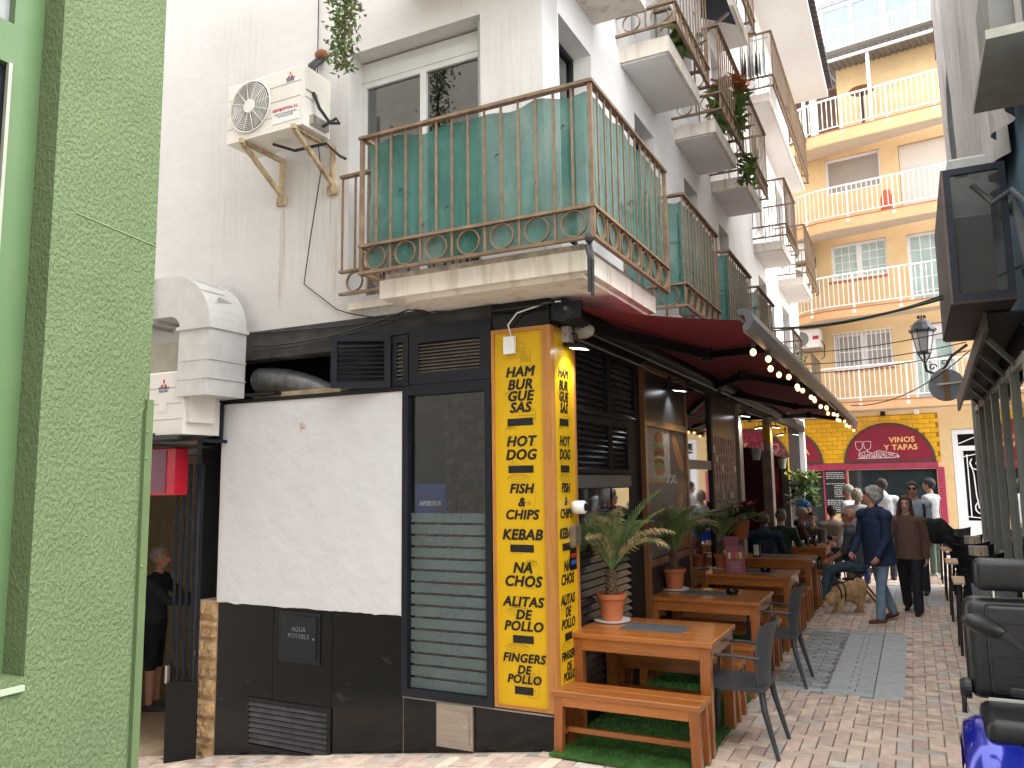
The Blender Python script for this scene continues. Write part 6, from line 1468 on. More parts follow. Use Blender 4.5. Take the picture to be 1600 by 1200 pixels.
# ================================================================== mobility scooter
SC = thing('mobility_scooter', 'blue mobility scooter with black high backed seat parked at the lower right', 'mobility scooter', (2.95, -1.35, .22)); 
vin = M('black_vinyl', (.014, .015, .017), .36, var=.25, vs=30, bump=.06, bs=120); blue = M('blue_metallic', (.012, .02, .30), .18, metal=.35, var=.2, coat=.8); bps = M('black_plastic', (.012, .012, .013), .42, var=.15)
def pad(x0, x1, y0, y1, z0, z1, r_=.05, lean=0, seg=3):
    bm = bmesh.new(); bmesh.ops.create_cube(bm, size=1)
    for v in bm.verts: v.co = Vector((x0+(v.co.x+.5)*(x1-x0), y0+(v.co.y+.5)*(y1-y0), z0+(v.co.z+.5)*(z1-z0)))
    bmesh.ops.bevel(bm, geom=bm.edges[:], offset=r_, segments=seg, affect='EDGES', profile=.5)
    mb = MB(); bm.verts.index_update()
    mb.v = [(v.co.x, v.co.y+lean*(v.co.z-z0), v.co.z) for v in bm.verts]; mb.f = [tuple(v.index for v in f.verts) for f in bm.faces]; bm.free(); return mb
sx_, sy_ = 2.80, -1.05
obj('headrest', pad(2.545, 2.95, sy_+.06, sy_+.16, 1.33, 1.475, .035, .1), vin, SC, smooth=True)
for x in (2.62, 2.74): obj('headrest_post', MB().tube([(x, sy_+.12, 1.25), (x, sy_+.12, 1.35)], .008, 8), chrome, SC)
bk = obj('backrest', pad(2.49, 3.02, sy_+.02, sy_+.15, .86, 1.30, .05, .12), vin, SC, smooth=True)
obj('centre_cushion', pad(2.575, 2.93, sy_-.012, sy_+.06, .90, 1.275, .02, .12), vin, bk, smooth=True)
for z in (.985, 1.06, 1.13, 1.20): obj('cushion_seam', MB().box(2.60, 2.91, sy_-.0165+.12*(z-.9), sy_-.010+.12*(z-.9), z, z+.005), rubber, bk)
st_ = obj('seat', pad(2.52, 3.0, sy_-.36, sy_+.02, .76, .875, .045), vin, SC, smooth=True); obj('seat_piping', MB().box(2.72, 2.96, sy_-.26, sy_-.10, .874, .878), M('grey_piping', (.25, .26, .27), .5), st_)
obj('seat_edge_trim', MB().box(2.56, 2.96, sy_-.03, sy_-.015, .873, .885), M('pale_trim', (.5, .5, .48), .4), st_)
obj('recline_knob', MB().lathe([(.035, 2.455), (.045, 2.475), (.045, 2.50)], (0, sy_+.06, .90), 18, 'x').tube([(2.47, sy_+.05, .9), (2.465, sy_+.02, .80)], .012, 6), bps, SC)
for x in (2.50, 3.02): obj('armrest', pad(x-.03, x+.03, sy_-.3, sy_+.05, .98, 1.03, .02), bps, SC, smooth=True) if x > 3 else None
obj('seat_post', MB().lathe([(.05, .45), (.05, .7)], (2.77, sy_-.2, 0), 14).box(2.6, 2.95, sy_-.38, sy_-.02, .655, .70), bps, SC)
# bodywork
def shell(pts, mat_, nm, w0=0):
    mb = MB(); n_ = len(pts[0]); 
    for r_ in pts: mb.v += r_
    for i in range(len(pts)-1):
        for k in range(n_-1): mb.f.append((i*n_+k, i*n_+k+1, (i+1)*n_+k+1, (i+1)*n_+k))
    return obj(nm, mb, mat_, SC, smooth=True)
rearf = []
for i in range(9):
    a = PI*i/8; yy_ = sy_-.18-.30*math.cos(a); zz = .55+.26*math.sin(a)
    rearf.append([(2.44+.015*math.sin(a)*0, yy_, zz-.05), (2.45, yy_, zz), (2.50, yy_, zz+.03), (2.64, yy_, zz+.035), (2.66, yy_, zz)])
shell(rearf, blue, 'rear_fender')
rearf2 = [[(5.58-p[0], p[1], p[2]) for p in r_] for r_ in rearf]; shell(rearf2, blue, 'rear_fender')
for x in (2.54, 3.04):
    wh = obj('wheel', MB().lathe([(.10, -.05), (.16, -.055), (.185, -.03), (.185, .03), (.16, .055), (.10, .05)], (x, sy_-.18, .50), 26, 'x'), rubber, SC); obj('rim', MB().lathe([(.02, -.057), (.10, -.052), (.10, .052), (.02, .057)], (x, sy_-.18, .50), 16, 'x'), steel, wh)
obj('body', pad(2.62, 2.96, sy_-.62, sy_+.25, .40, .73, .08), blue, SC, smooth=True); obj('footboard', pad(2.52, 3.06, sy_-1.15, sy_-.5, .26, .33, .03), bps, SC, smooth=True)
obj('front_cowl', pad(2.60, 2.98, sy_-1.35, sy_-1.1, .30, .72, .09, -.1), blue, SC, smooth=True)
for x in (2.6, 2.98): obj('wheel', MB().lathe([(.09, -.045), (.14, -.05), (.165, -.02), (.165, .02), (.14, .05), (.09, .045)], (x, sy_-1.22, .35), 26, 'x'), rubber, SC)
obj('tiller', MB().tube([(2.79, sy_-1.15, .6), (2.81, sy_-.95, .95), (2.82, sy_-.85, 1.08)], .03, 8), bps, SC)
obj('console', pad(2.72, 2.92, sy_-.98, sy_-.80, 1.0, 1.10, .03), bps, SC, smooth=True)
obj('handlebar', MB().tube([(2.60, sy_-.68, 1.065), (2.68, sy_-.72, 1.07), (2.8, sy_-.84, 1.07), (2.95, sy_-.84, 1.07), (3.05, sy_-.70, 1.07)], .016, 8), bps, SC)
ind = obj('indicator_pod', pad(2.655, 2.76, sy_-.86, sy_-.80, .995, 1.045, .015), bps, SC); obj('indicator', pad(2.665, 2.72, sy_-.875, sy_-.855, .985, 1.03, .008), M('orange_lens', (.90, .16, .005), .2, emis=.3, var=0), ind)
mb = MB().sph((0, 0, 0), (.083, .042, .036), 20, 12).xf(lambda v: Vector((2.535, sy_-.55, 1.275))+Matrix.Rotation(R(20), 3, 'Y') @ v); mr = obj('mirror', mb, bps, SC, smooth=True)
obj('mirror_stem', MB().tube([(2.60, sy_-.56, 1.245), (2.66, sy_-.60, 1.20), (2.74, sy_-.72, 1.12)], [.022, .010, .010], 8), bps, mr)

# ================================================================== clutter on the balconies
hp = thing('hanging_plant', 'trailing green plant hanging from the balcony above the window', 'plant', (-1.55, -.5, 5.2))
mb = MB(); mb2 = MB()
for k in range(950):
    t_ = random.random(); z = 6.15-1.02*t_; r_ = .125*(1.1-.55*t_)+.02; x = -1.50-.03*math.sin(z*5)+random.gauss(0, r_*.55); y = -.52+random.gauss(0, r_*.5)
    c_ = Vector((x, y, z)); u = Vector((random.uniform(-1, 1), random.uniform(-1, 1), random.uniform(-1, .3))).normalized()*random.uniform(.016, .034); v_ = u.cross(Vector((random.uniform(-.4, .4), .2, 1))).normalized()*u.length*.5
    (mb if random.random() < .7 else mb2).add([c_-u, c_+v_, c_+u, c_-v_], [(0, 1, 2, 3)])
obj('foliage', mb, leaf_g, hp, kind='stuff'); obj('pale_foliage', mb2, M('dusty_leaf', (.24, .24, .12), .7, var=.3), hp, kind='stuff')
obj('stem', MB().tube([(-1.48, -.52, 6.2), (-1.52, -.5, 5.7), (-1.5, -.52, 5.2)], .008, 5).tube([(-1.52, -.5, 6.2), (-1.45, -.5, 5.8), (-1.55, -.54, 5.4)], .006, 5), bark, hp)
bc = MB().tube([(.56, -.62, 3.36), (.58, -.63, 3.28), (.575, -.62, 3.05)], .016, 6).tube([(.57, -.6, 3.4), (.60, -.63, 3.25), (.59, -.62, 3.02)], .012, 6).sph((.575, -.615, 3.40), (.03, .03, .035), 8, 6)
top('knotted_cloth', bc, rubber, 'black rag knotted round the corner of the big balcony', 'rag')
def leafy(name, x, y, z, n_, rr, hh, sz, mats_, lb):
    return bush(name, x, y, z, rr, hh, n_, mats_, sz, lb, 'plant', False)
leafy('balcony_plant', .40, 2.95, 6.50, 40, .12, .35, .16, [leaf_g, leaf_p], 'spiky pale green plant on the second floor balcony nearest the corner')
leafy('balcony_plant', .50, 4.85, 6.35, 170, .24, .75, .13, [leaf_b, leaf_g, M('copper_leaf', (.40, .16, .06), .6)], 'lush plant with copper leaves spilling over the second floor railing')
leafy('balcony_plant', .62, 5.2, 5.72, 120, .12, .42, .07, [leaf_b, leaf_g], 'round green plant hanging low outside the second floor railing')
leafy('balcony_plant', .45, 10.0, 3.55, 260, .3, .75, .05, [leaf_g, M('silver_leaf', (.26, .30, .20), .7)], 'grey green bush on the far first floor balcony above the awning')
cs = [(.30, .12, .14), (.03, .03, .05), (.45, .42, .36), (.6, .6, .62), (.05, .05, .06), (.5, .48, .40), (.25, .35, .40)]
for k, c_ in enumerate(cs):
    mb = MB(); x = .0+.065*k; n_ = 5
    for i in range(n_+1):
        for j in range(6): mb.v.append((x+.012*math.sin(j+i), 9.02+.05*(i-2.5)/2.5*(1+j*.35), 9.86-.14*j))
    for i in range(n_):
        for j in range(5): a = i*6+j; mb.f.append((a, a+6, a+7, a+1))
    top('hanging_garment', mb, M('cloth_%d' % k, c_, .9, var=.15), ['wine coloured', 'black', 'beige', 'white', 'charcoal', 'cream', 'pale blue'][k]+' garment drying on the third floor balcony rack', 'garment')
top('drying_rack', MB().tube([(-.02, 9.02, 9.88), (.50, 9.02, 9.88)], .010, 5), steel, 'clothes rail on the third floor balcony', 'clothes rail')
bp = M('white_sheet', (.66, .67, .68), .6, var=.08, stretch=(1, 6, 1))
mb = MB()
for k in range(9): mb.box(.52, .535, 1.85+k*.15, 1.985+k*.15, 6.42, 7.9)
top('privacy_screen', mb, bp, 'white vertical strip screen on the second floor corner side balcony', 'screen')
mb = MB().quad((.02, 3.3, 8.2), (.62, 3.3, 7.9), (.62, 5.0, 7.9), (.02, 5.0, 8.2)); top('folded_canopy', mb, M('navy_canvas', (.05, .06, .09), .8, var=.2), 'dark canopy slung over the second floor balconies', 'canopy')
top('canopy_strut', MB().bar((.02, 3.35, 7.1), (.6, 3.35, 7.88), .03, .03).bar((.02, 4.6, 7.5), (.6, 4.6, 7.86), .03, .03), steel, 'grey struts carrying the dark canopy', 'struts')

# ================================================================== people and dog
def capsule(a, b, ra, rb, flat=1, n=14, front=Vector((0, 1, 0)), cut=False):
    a, b = Vector(a), Vector(b); d = b-a; L = d.length
    w_ = d.normalized() if L > 1e-6 else Vector((0, 0, 1))
    v = front-w_*front.dot(w_)
    if v.length < .2: v = Vector((0, 0, 1))-w_*w_.z
    v.normalize(); u = v.cross(w_); rows = []
    for i in range(5): t = -PI/2+PI/2*i/4; rows.append((a+w_*ra*math.sin(t), ra*math.cos(t)))
    ns = max(2, int(L/.05))
    for i in range(1, ns): rows.append((a+d*i/ns, ra+(rb-ra)*i/ns))
    if cut: rows += [(b-w_*.012, rb*1.01), (b, rb*.99)]
    else:
        for i in range(5): t = PI/2*i/4; rows.append((b+w_*rb*math.sin(t), rb*math.cos(t)))
    mb = MB()
    for p, r_ in rows:
        r_ = max(r_, 1e-4)
        for k in range(n): mb.v.append(tuple(p+u*r_*math.cos(2*PI*k/n)+v*r_*flat*math.sin(2*PI*k/n)))
    for i in range(len(rows)-1):
        for k in range(n): mb.f.append((i*n+k, i*n+(k+1) % n, (i+1)*n+(k+1) % n, (i+1)*n+k))
    mb.f += [tuple(range(n))[::-1], tuple((len(rows)-1)*n+k for k in range(n))]
    mb.sd = ('cap', a, b, ra, rb, flat, u, v, cut); return mb
def esph(c, r):
    mb = MB().sph(c, r, 14, 10); mb.sd = ('ell', c, Matrix.Identity(3), r); return mb
def remeshed(prims, voxel, mats_, name, parent, sm=3):
    # prims: (MB, label index). One continuous surface, faces coloured by the nearest primitive
    big_ = MB()
    for mb, lab in prims: big_.add(mb.v, mb.f)
    me = bpy.data.meshes.new('t'); me.from_pydata([tuple(v) for v in big_.v], [], big_.f); me.update()
    bm = bmesh.new(); bm.from_mesh(me); bmesh.ops.recalc_face_normals(bm, faces=bm.faces); bm.to_mesh(me); bm.free()
    o = bpy.data.objects.new('t', me); C.objects.link(o)
    r_ = o.modifiers.new('r', 'REMESH'); r_.mode = 'VOXEL'; r_.voxel_size = voxel
    s_ = o.modifiers.new('s', 'SMOOTH'); s_.iterations = sm; s_.factor = .5
    dg = bpy.context.evaluated_depsgraph_get(); ne = bpy.data.meshes.new_from_object(o.evaluated_get(dg)); bpy.data.objects.remove(o)
    N = len(ne.polygons); cen = np.empty(N*3); ne.polygons.foreach_get('center', cen); cen = cen.reshape(-1, 3); best = np.full(N, 1e9); lab_ = np.zeros(N, int)
    for mb, l_ in prims:
        kind = mb.sd
        if kind[0] == 'cap':
            _, a, b, ra, rb, fl, u, v, cut_ = kind; a, b, u, v = [np.array(q) for q in (a, b, u, v)]; d = b-a; L2 = max(1e-9, d@d); t_ = np.clip((cen-a)@d/L2, 0, 1); q = cen-(a+t_[:, None]*d)
            r_ = ra+(rb-ra)*t_; qu, qv = q@u, q@v; w_ = d/math.sqrt(L2); qw = q@w_; k = np.sqrt(qu**2+(qv/fl)**2+qw**2); s__ = (k-r_)*(.5+.5*fl)
            if cut_: s__ = np.where((cen-b)@w_ > .006, 1e3, s__)
        else:
            _, c_, M3, rr = kind; q = (cen-np.array(c_))@np.array(M3); k = np.sqrt((q[:, 0]/rr[0])**2+(q[:, 1]/rr[1])**2+(q[:, 2]/rr[2])**2); s__ = (k-1)*min(rr)
        m_ = s__ < best; best[m_] = s__[m_]; lab_[m_] = l_
    ne.materials.clear()
    for m_ in mats_: ne.materials.append(m_)
    ne.polygons.foreach_set('material_index', lab_.astype('i').tolist())
    ne.shade_smooth(); ne.name = name
    q = bpy.data.objects.new(name, ne); C.objects.link(q); q.parent = parent; W[q.name] = Vector((0, 0, 0)); return q
def cloth(nm, col, bump=.5, bs=9): return M(nm, col, .85, var=.12, vs=14, bump=bump, bs=bs, bdist=.03)
def headprims(c, Rm, s_, fem=False):
    P = lambda x, y, z: c+Rm @ (Vector((x, y, z))*s_)
    def E_(x, y, z, rx, ry, rz):
        mb = MB().sph((0, 0, 0), (rx*s_, ry*s_, rz*s_), 18, 12); mb.sd = ('ell', P(x, y, z), Rm, (rx*s_, ry*s_, rz*s_)); return mb.xf(lambda v: P(x, y, z)+Rm @ v)
    k = .94 if fem else 1
    L = [(E_(0, -.005, .025, .077*k, .096, .095), 0), (E_(0, .02, -.03, .062*k, .075, .085), 0), (E_(0, .055, -.082, .036, .035, .030), 0), (E_(0, .048, -.045, .048*k, .045, .05), 0)]
    L.append((capsule(P(0, .086, .02), P(0, .112, -.028), .010*s_, .016*s_), 0))
    for sg in (-1, 1):
        L.append((E_(.078*k*sg, -.008, -.008, .012, .02, .032), 0)); L.append((capsule(P(.015*sg, .094, .033), P(.052*sg, .080, .028), .009*s_, .008*s_), 0))
    L.append((capsule(P(-.018, .088, -.058), P(.018, .088, -.058), .009*s_, .009*s_), 0))
    return L, P
def facebits(par, P, Rm, s_, lip=(.32, .10, .09), glasses=0, brow=(.10, .07, .05)):
    ey = MB(); ir = MB(); br_ = MB()
    for sg in (-1, 1):
        ey.sph(tuple(P(.031*sg, .084, .010)), (.0095*s_, .0095*s_, .006*s_), 10, 6); ir.sph(tuple(P(.031*sg, .091, .010)), .0048*s_, 8, 6); br_.bar(P(.014*sg, .099, .033), P(.05*sg, .086, .034), .006*s_, .007*s_)
    obj('eyes', ey, M('eye_shade', (.20, .13, .10), .3), par, local=True); obj('irises', ir, rubber, par, local=True); obj('eyebrows', br_, M('brow_%d' % int(brow[0]*99), brow, .9), par, local=True)  # eyeballs have the tone of shadowed skin painted into their colour
    obj('lips', MB().bar(P(-.022, .0955, -.058), P(.022, .0955, -.058), .006*s_, .011*s_), M('lips_%d' % int(lip[0]*99), lip, .5), par, local=True)
    if glasses:
        g = MB()
        for sg in (-1, 1): g.tube([P(.033*sg+.026*math.cos(2*PI*i/12), .108-.01*abs(math.cos(2*PI*i/12)), .008+.021*math.sin(2*PI*i/12)) for i in range(13)], .0022*s_, 5); g.tube([P(.058*sg, .098, .014), P(.08*sg, .0, .012)], .002*s_, 5)
        g.tube([P(-.008, .112, .014), P(.008, .112, .014)], .002*s_, 5)
        obj('glasses', g, rubber, par, local=True)
        if glasses == 2:
            g = MB()
            for sg in (-1, 1): g.add([P(.033*sg+.024*math.cos(2*PI*i/12), .107, .008+.019*math.sin(2*PI*i/12)) for i in range(12)], [tuple(range(12))])
            obj('lenses', g, M('sun_lens', (.05, .02, .02), .1), par, local=True)
def hair(par, P, Rm, s_, col, style, seed=0):
    mt = M('hair_%02x%02x%02x' % tuple(int(c*255) for c in col), col, .65, var=.35, vs=60, stretch=(1, 1, .25), bump=.6, bs=90)
    mb = MB(); n1, n2 = 40, 26; vol = {'short': .010, 'buzz': .004, 'wavy': .024, 'long': .016, 'bob': .02, 'fringe': .004}.get(style, .010)
    idx = {}; keep_ = []
    for i in range(n2+1):
        for k in range(n1):
            t, a = PI*i/n2, 2*PI*k/n1; d = Vector((math.sin(t)*math.cos(a), math.sin(t)*math.sin(a), math.cos(t)))
            p = Vector((d.x*.078, -.006+d.y*.098, .026+d.z*.098))
            cut = p.z-(1.05*p.y-.035 if style in ('short', 'buzz') else (1.0*p.y-.06 if style in ('wavy',) else (.55*p.y-.06 if style == 'fringe' else 1.7*p.y-.075)))
            if style == 'fringe' and p.y > .02: cut = p.z-.045
            f = ss(cut, -.004, .03); nz = noise.noise(d*3.2+Vector((seed, 0, 0)))+.5*noise.noise(d*8+Vector((seed, 1, 0)))
            r_ = 1+(f*(vol+vol*.8*nz+.004)-.004*(1-f)-.004)/.09
            q = Vector((0, -.006, .026))+(p-Vector((0, -.006, .026)))*r_; mb.v.append(tuple(P(*q))); keep_.append(cut > -.006)
    for i in range(n2):
        for k in range(n1):
            f = (i*n1+k, (i+1)*n1+k, (i+1)*n1+(k+1) % n1, i*n1+(k+1) % n1)
            if all(keep_[q] for q in f): mb.f.append(f)
    if style == 'long':
        for k in range(26):
            a = PI*(.02+.96*k/25)+PI if k % 2 else PI*(.0+k/25)+PI
            x, y = .082*math.cos(a), .085*math.sin(a)-.0
            if y > -.01: y = .0
            sw_ = .015*math.sin(k*1.3)
            mb.tube([P(x*.9, y*.9, .06), P(x*1.05, y*1.0+.005, -.02), P(x*1.15+sw_, y*1.0+.01, -.12), P(x*1.3+sw_, y*.9+.025, -.22), P(x*1.25, y*.8+.03, -.29)], [.016*s_, .02*s_, .02*s_, .016*s_, .004*s_], 7)
    if style == 'bob':
        for k in range(18):
            a = PI*(k/17)+PI; x, y = .082*math.cos(a), .09*math.sin(a)
            mb.tube([P(x*.9, y*.9, .05), P(x*1.06, y*1.05, -.02), P(x*1.0, y*1.0, -.085)], [.018*s_, .022*s_, .008*s_], 7)
    if style == 'wavy':
        rg = random.Random(seed)
        for k in range(46):
            a = rg.uniform(0, 2*PI); t = rg.uniform(.1, 1.7); d = Vector((math.sin(t)*math.cos(a), math.sin(t)*math.sin(a)-.15, math.cos(t)))
            p = Vector((d.x*.085, d.y*.105, .03+d.z*.105))
            if p.z < 1.0*p.y-.02 or p.y > .055: continue
            tan = Vector((-d.y, d.x, -.4)).normalized()*.028; mb.tube([P(*(p-tan)), P(*(p+d*.012)), P(*(p+tan+d*.004))], [.006*s_, .012*s_, .004*s_], 6)
    return obj('hair', mb, mt, par, local=True, smooth=True)
def handprims(w, d, palm_n, s_, curl=.5, lab=0, side=1):
    # w wrist point, d direction of the hand, palm_n palm normal
    d = d.normalized(); n_ = (palm_n-d*palm_n.dot(d)).normalized(); u = d.cross(n_)*side; L = []
    L.append((capsule(w, w+d*.085*s_, .024*s_, .036*s_, .5, front=n_), lab))
    for k, (off, ln) in enumerate(((-.030, .070), (-.010, .080), (.010, .075), (.028, .058))):
        b = w+d*.085*s_+u*off*s_; m1 = b+(d*math.cos(curl*.5)+n_*math.sin(curl*.5))*ln*.5*s_; m2 = m1+(d*math.cos(curl*1.4)+n_*math.sin(curl*1.4))*ln*.5*s_
        L.append((capsule(b-d*.02*s_, m1, .0095*s_, .009*s_, n=8), lab)); L.append((capsule(m1, m2, .009*s_, .0075*s_, n=8), lab))
    b = w+d*.03*s_-u*.028*s_; m1 = b+(d*.6-u*.6+n_*.3).normalized()*.045*s_; L.append((capsule(b, m1, .012*s_, .0105*s_, n=8), lab)); L.append((capsule(m1, m1+(d*.9+n_*.4).normalized()*.03*s_, .0105*s_, .008*s_, n=8), lab))
    return L
def rotv(v, fwd): return Vector((v.x, v.y*math.cos(fwd)-v.z*math.sin(fwd), v.y*math.sin(fwd)+v.z*math.cos(fwd)))
def person(label, loc, face, H=1.75, hip=None, lean=0, legs=((0, 0, 0), (0, 0, 0)), arms=((0, .1, .2, 0), (0, .1, .2, 0)), head=(0, 0), top_=(.1, .1, .1), pants=(.03, .03, .04), shoes=(.03, .02, .02), skin=None, hr=((.1, .06, .03), 'short'), sleeve='long', jacket=0, wide=1, pwide=1, voxel=.011, glasses=0, fem=False, face_on=True, turn=0, hood=False, skirt=None, belly=0, lip=(.32, .1, .09), group=None, collar=False, seated=False, barelegs=False, curls=(.5, .5)):
    # local frame: facing +y ; face = world heading (deg, 0 = +y, 180 = towards the camera side)
    s_ = H/1.75; t = thing('person', label, 'person', loc, R(face), group=group); W[t.name] = Vector((0, 0, 0))
    skm = skin or skin_m
    tm_ = cloth('top_%02x%02x%02x' % tuple(int(c*255) for c in top_), top_); pm_ = cloth('trousers_%02x%02x%02x' % tuple(int(c*255) for c in pants), pants, .4, 12); sm_ = M('shoe_%02x%02x%02x' % tuple(int(c*255) for c in shoes), shoes, .5)
    mats_ = [skm, tm_, pm_, sm_]
    th, shn = .425*s_, .41*s_; foot = []
    def legpts(hp, fw, kn, out, sg):
        d1 = rotv(Vector((0, 0, -1)), fw); d1 = (d1+Vector((sg*out, 0, 0))).normalized(); kneep = hp+d1*th
        d2 = rotv(Vector((0, 0, -1)), fw-kn); d2 = (d2+Vector((sg*out*.3, 0, 0))).normalized(); return kneep, kneep+d2*shn
    hz = hip
    if hz is None:
        hz = 0
        lows = [legpts(Vector((0, 0, 0)), *l_, 1)[1].z for l_ in legs]; hz = -min(lows)+.075*s_
    hipc = Vector((0, 0, hz)); up = rotv(Vector((0, 0, 1)), -lean)
    neck = hipc+up*.53*s_; L = []
    Rt = Matrix.Rotation(turn, 3, 'Z'); fr_v = Vector((0, 1, 0))
    W_ = wide
    L += [(capsule(hipc+up*.02, hipc+up*.16*s_, .155*s_*W_, .145*s_*W_, .72), 1 if jacket else 1), (capsule(hipc+up*.18*s_, neck-up*.14*s_, .145*s_*W_, .165*s_*W_, .66), 1), (capsule(hipc-up*.05*s_, hipc+up*.02, .150*s_*W_, .152*s_*W_, .74), 2)]
    if belly: L.append((esph(tuple(hipc+up*.14*s_+Vector((0, .07, 0))), (.15*s_, .12*s_+belly, .15*s_)), 1))
    if jacket: L.append((capsule(hipc+up*.34*s_, hipc-up*jacket, .160*s_*W_, .188*s_*W_, .80, cut=True), 1))
    L.append((capsule(neck-up*.08*s_, neck+up*.06*s_+Vector((0, .015, 0)), .062*s_, .054*s_), 0))
    if collar or hood: L.append((capsule(neck-up*.04*s_-Vector((0, .02, 0)), neck+up*.015*s_-Vector((0, .015, 0)), .085*s_, .08*s_, .9), 1))
    if hood: L.append((esph(tuple(neck-up*.05*s_+Vector((0, -.10*s_, 0))), (.12*s_, .06*s_, .10*s_)), 1))
    shv = [Rt @ Vector((sg*.175*s_*W_, 0, 0))+neck-up*.07*s_ for sg in (-1, 1)]
    for p in shv: L.append((capsule(neck-up*.055*s_, p, .075*s_, .072*s_*W_), 1))
    for (fw, kn, out), sg in zip(legs, (-1, 1)):
        hp = hipc+Vector((sg*.09*s_, 0, -.02*s_)); kp, ap = legpts(hp, fw, kn, out, sg); foot.append(ap); fl_ = 0 if barelegs else 2
        L += [(capsule(hp, kp, .088*s_*pwide, .064*s_*pwide), 2), (capsule(kp, ap-(ap-kp)*.06, (.062 if not barelegs else .055)*s_*pwide, (.058 if not barelegs else .038)*s_*pwide), fl_)]
        ft = rotv(Vector((0, 1, 0)), (fw-kn)*.35 if not seated else 0); ft.normalize(); hl = ap+Vector((0, 0, -.03*s_))
        L += [(capsule(hl-ft*.04*s_, hl+ft*.15*s_-Vector((0, 0, .015)), .038*s_, .034*s_), 3), (capsule(ap, hl, .04*s_, .042*s_), 3)]
    hands = []
    for k, ((fw, out, el, inw), sg) in enumerate(zip(arms, (-1, 1))):
        p0 = shv[k]; d1 = rotv(Vector((0, 0, -1)), fw); d1 = (d1+Vector((sg*out, 0, 0))).normalized(); e = p0+d1*.285*s_
        d2 = rotv(Vector((0, 0, -1)), fw+el); d2 = (d2+Vector((-sg*inw+sg*out*.4, 0, 0))).normalized(); w_ = e+d2*.245*s_
        ar_ = 1.15 if jacket or wide > 1.05 else 1
        L.append((capsule(p0, e, .058*s_*ar_, .048*s_*ar_), 1)); 
        if sleeve == 'long': L.append((capsule(e, w_, .047*s_*ar_, .038*s_*ar_), 1))
        else: L.append((capsule(p0.lerp(e, .7), e, .042*s_, .040*s_), 0)); L.append((capsule(e, w_, .041*s_, .028*s_), 0))
        L += handprims(w_, d2, Vector((-sg, 0, 0)), s_, curls[k], 0, sg); hands.append(w_+d2*.09)
    Rh = Matrix.Rotation(R(head[0]), 3, 'Z') @ Matrix.Rotation(R(-head[1])-lean*.5, 3, 'X'); hc = neck+up*.06*s_+Rh @ Vector((0, .018, .115))*s_
    hpz, P = headprims(hc, Rh, s_, fem); L += hpz
    body = remeshed(L, voxel, mats_, 'body', t)
    if face_on: facebits(body, P, Rh, s_, glasses=glasses, lip=lip)
    if hr: hair(body, P, Rh, s_, hr[0], hr[1], seed=len(label))
    return t, hands, P, Rh, s_, body
sk_red = M('skin_ruddy', (.56, .27, .20), .5, var=.08, vs=10); sk_tan = M('skin_tan', (.40, .22, .15), .5, var=.06)
# man with the dog, walking to the left, looking down
mA = person('grey haired man in a navy quilted jacket and ripped jeans walking a dog', (1.86, 6.35, 0), 132, 1.75, lean=.10, legs=((.20, .10, .02), (-.20, .22, .03)), arms=((.10, .10, .45, .10), (.15, .12, .55, .25)), head=(-38, -16), top_=(.02, .035, .085), pants=(.20, .30, .41), shoes=(.13, .05, .035), skin=sk_red, hr=((.36, .35, .34), 'wavy'), jacket=.17, wide=1.22, voxel=.0085, hood=True, curls=(.9, .8))
rp = MB()
for x, z, w_ in ((-.10, .70, .03), (-.09, .62, .035), (.09, .72, .03), (.10, .60, .04)): rp.sph((x, .085+.02*(z > .65), z), (w_, .012, .035), 8, 5)
obj('faded_patches', rp, M('bleached_denim', (.40, .43, .45), .9, var=.3, vs=30), mA[0], local=True)
tagz = MB()
for k in range(6):
    z = 1.05+.075*k; tagz.tube([(.19*math.cos(a)*1.02, .125*math.sin(a)+.03*(1.4-z), z) for a in [2*PI*i/24 for i in range(25)]], .006, 5, cap=False)
# woman
mB = person('young woman with long hair in a brown jacket and wide black trousers walking', (2.20, 7.2, 0), 172, 1.62, lean=.0, legs=((.28, .12, .03), (-.22, .25, .02)), arms=((-.15, .18, .25, .1), (.18, .22, .25, -.05)), head=(2, 0), top_=(.125, .072, .055), pants=(.018, .019, .026), shoes=(.012, .012, .014), hr=((.085, .04, .028), 'long'), jacket=.09, wide=1.10, pwide=1.22, voxel=.0085, fem=True, collar=True, skin=M('skin_pale', (.60, .37, .29), .5, var=.05), lip=(.42, .12, .12))
bt = MB()
for k in range(4): bt.sph((0.0, .128-.004*k, .98+.10*k), .010, 8, 5)
obj('buttons', bt, M('brass_button', (.25, .20, .14), .4), mB[0], local=True)
# man with sunglasses carrying a jacket
mC = person('man in sunglasses and pale blue hoodie behind the young woman', (2.30, 9.3, 0), 176, 1.80, top_=(.36, .42, .50), pants=(.03, .03, .04), hr=((.07, .045, .03), 'short'), glasses=2, hood=True, voxel=.010, legs=((.15, .1, .02), (-.2, .15, .02)), arms=((.1, .1, .3, 0), (.25, .15, 1.2, .1)), wide=1.05)
cj = MB().sph((2.58, 8.98, 1.10), (.17, .13, .11), 18, 12).sph((2.66, 8.93, .98), (.17, .12, .17), 18, 12).sph((2.55, 8.90, .98), (.10, .10, .16), 16, 10).tube([(2.62, 8.92, 1.02), (2.76, 8.88, .88), (2.84, 8.90, .70), (2.86, 8.92, .58)], [.08, .075, .065, .05], 12)
cj.xf(lambda v: v+Vector((noise.noise(v*11), noise.noise(v*11+Vector((5, 0, 0))), noise.noise(v*11+Vector((0, 5, 0)))))*.035)
top('carried_jacket', cj, cloth('black_puffer', (.012, .013, .016), .8), 'black jacket slung over the arm of the man in sunglasses', 'jacket', smooth=True)
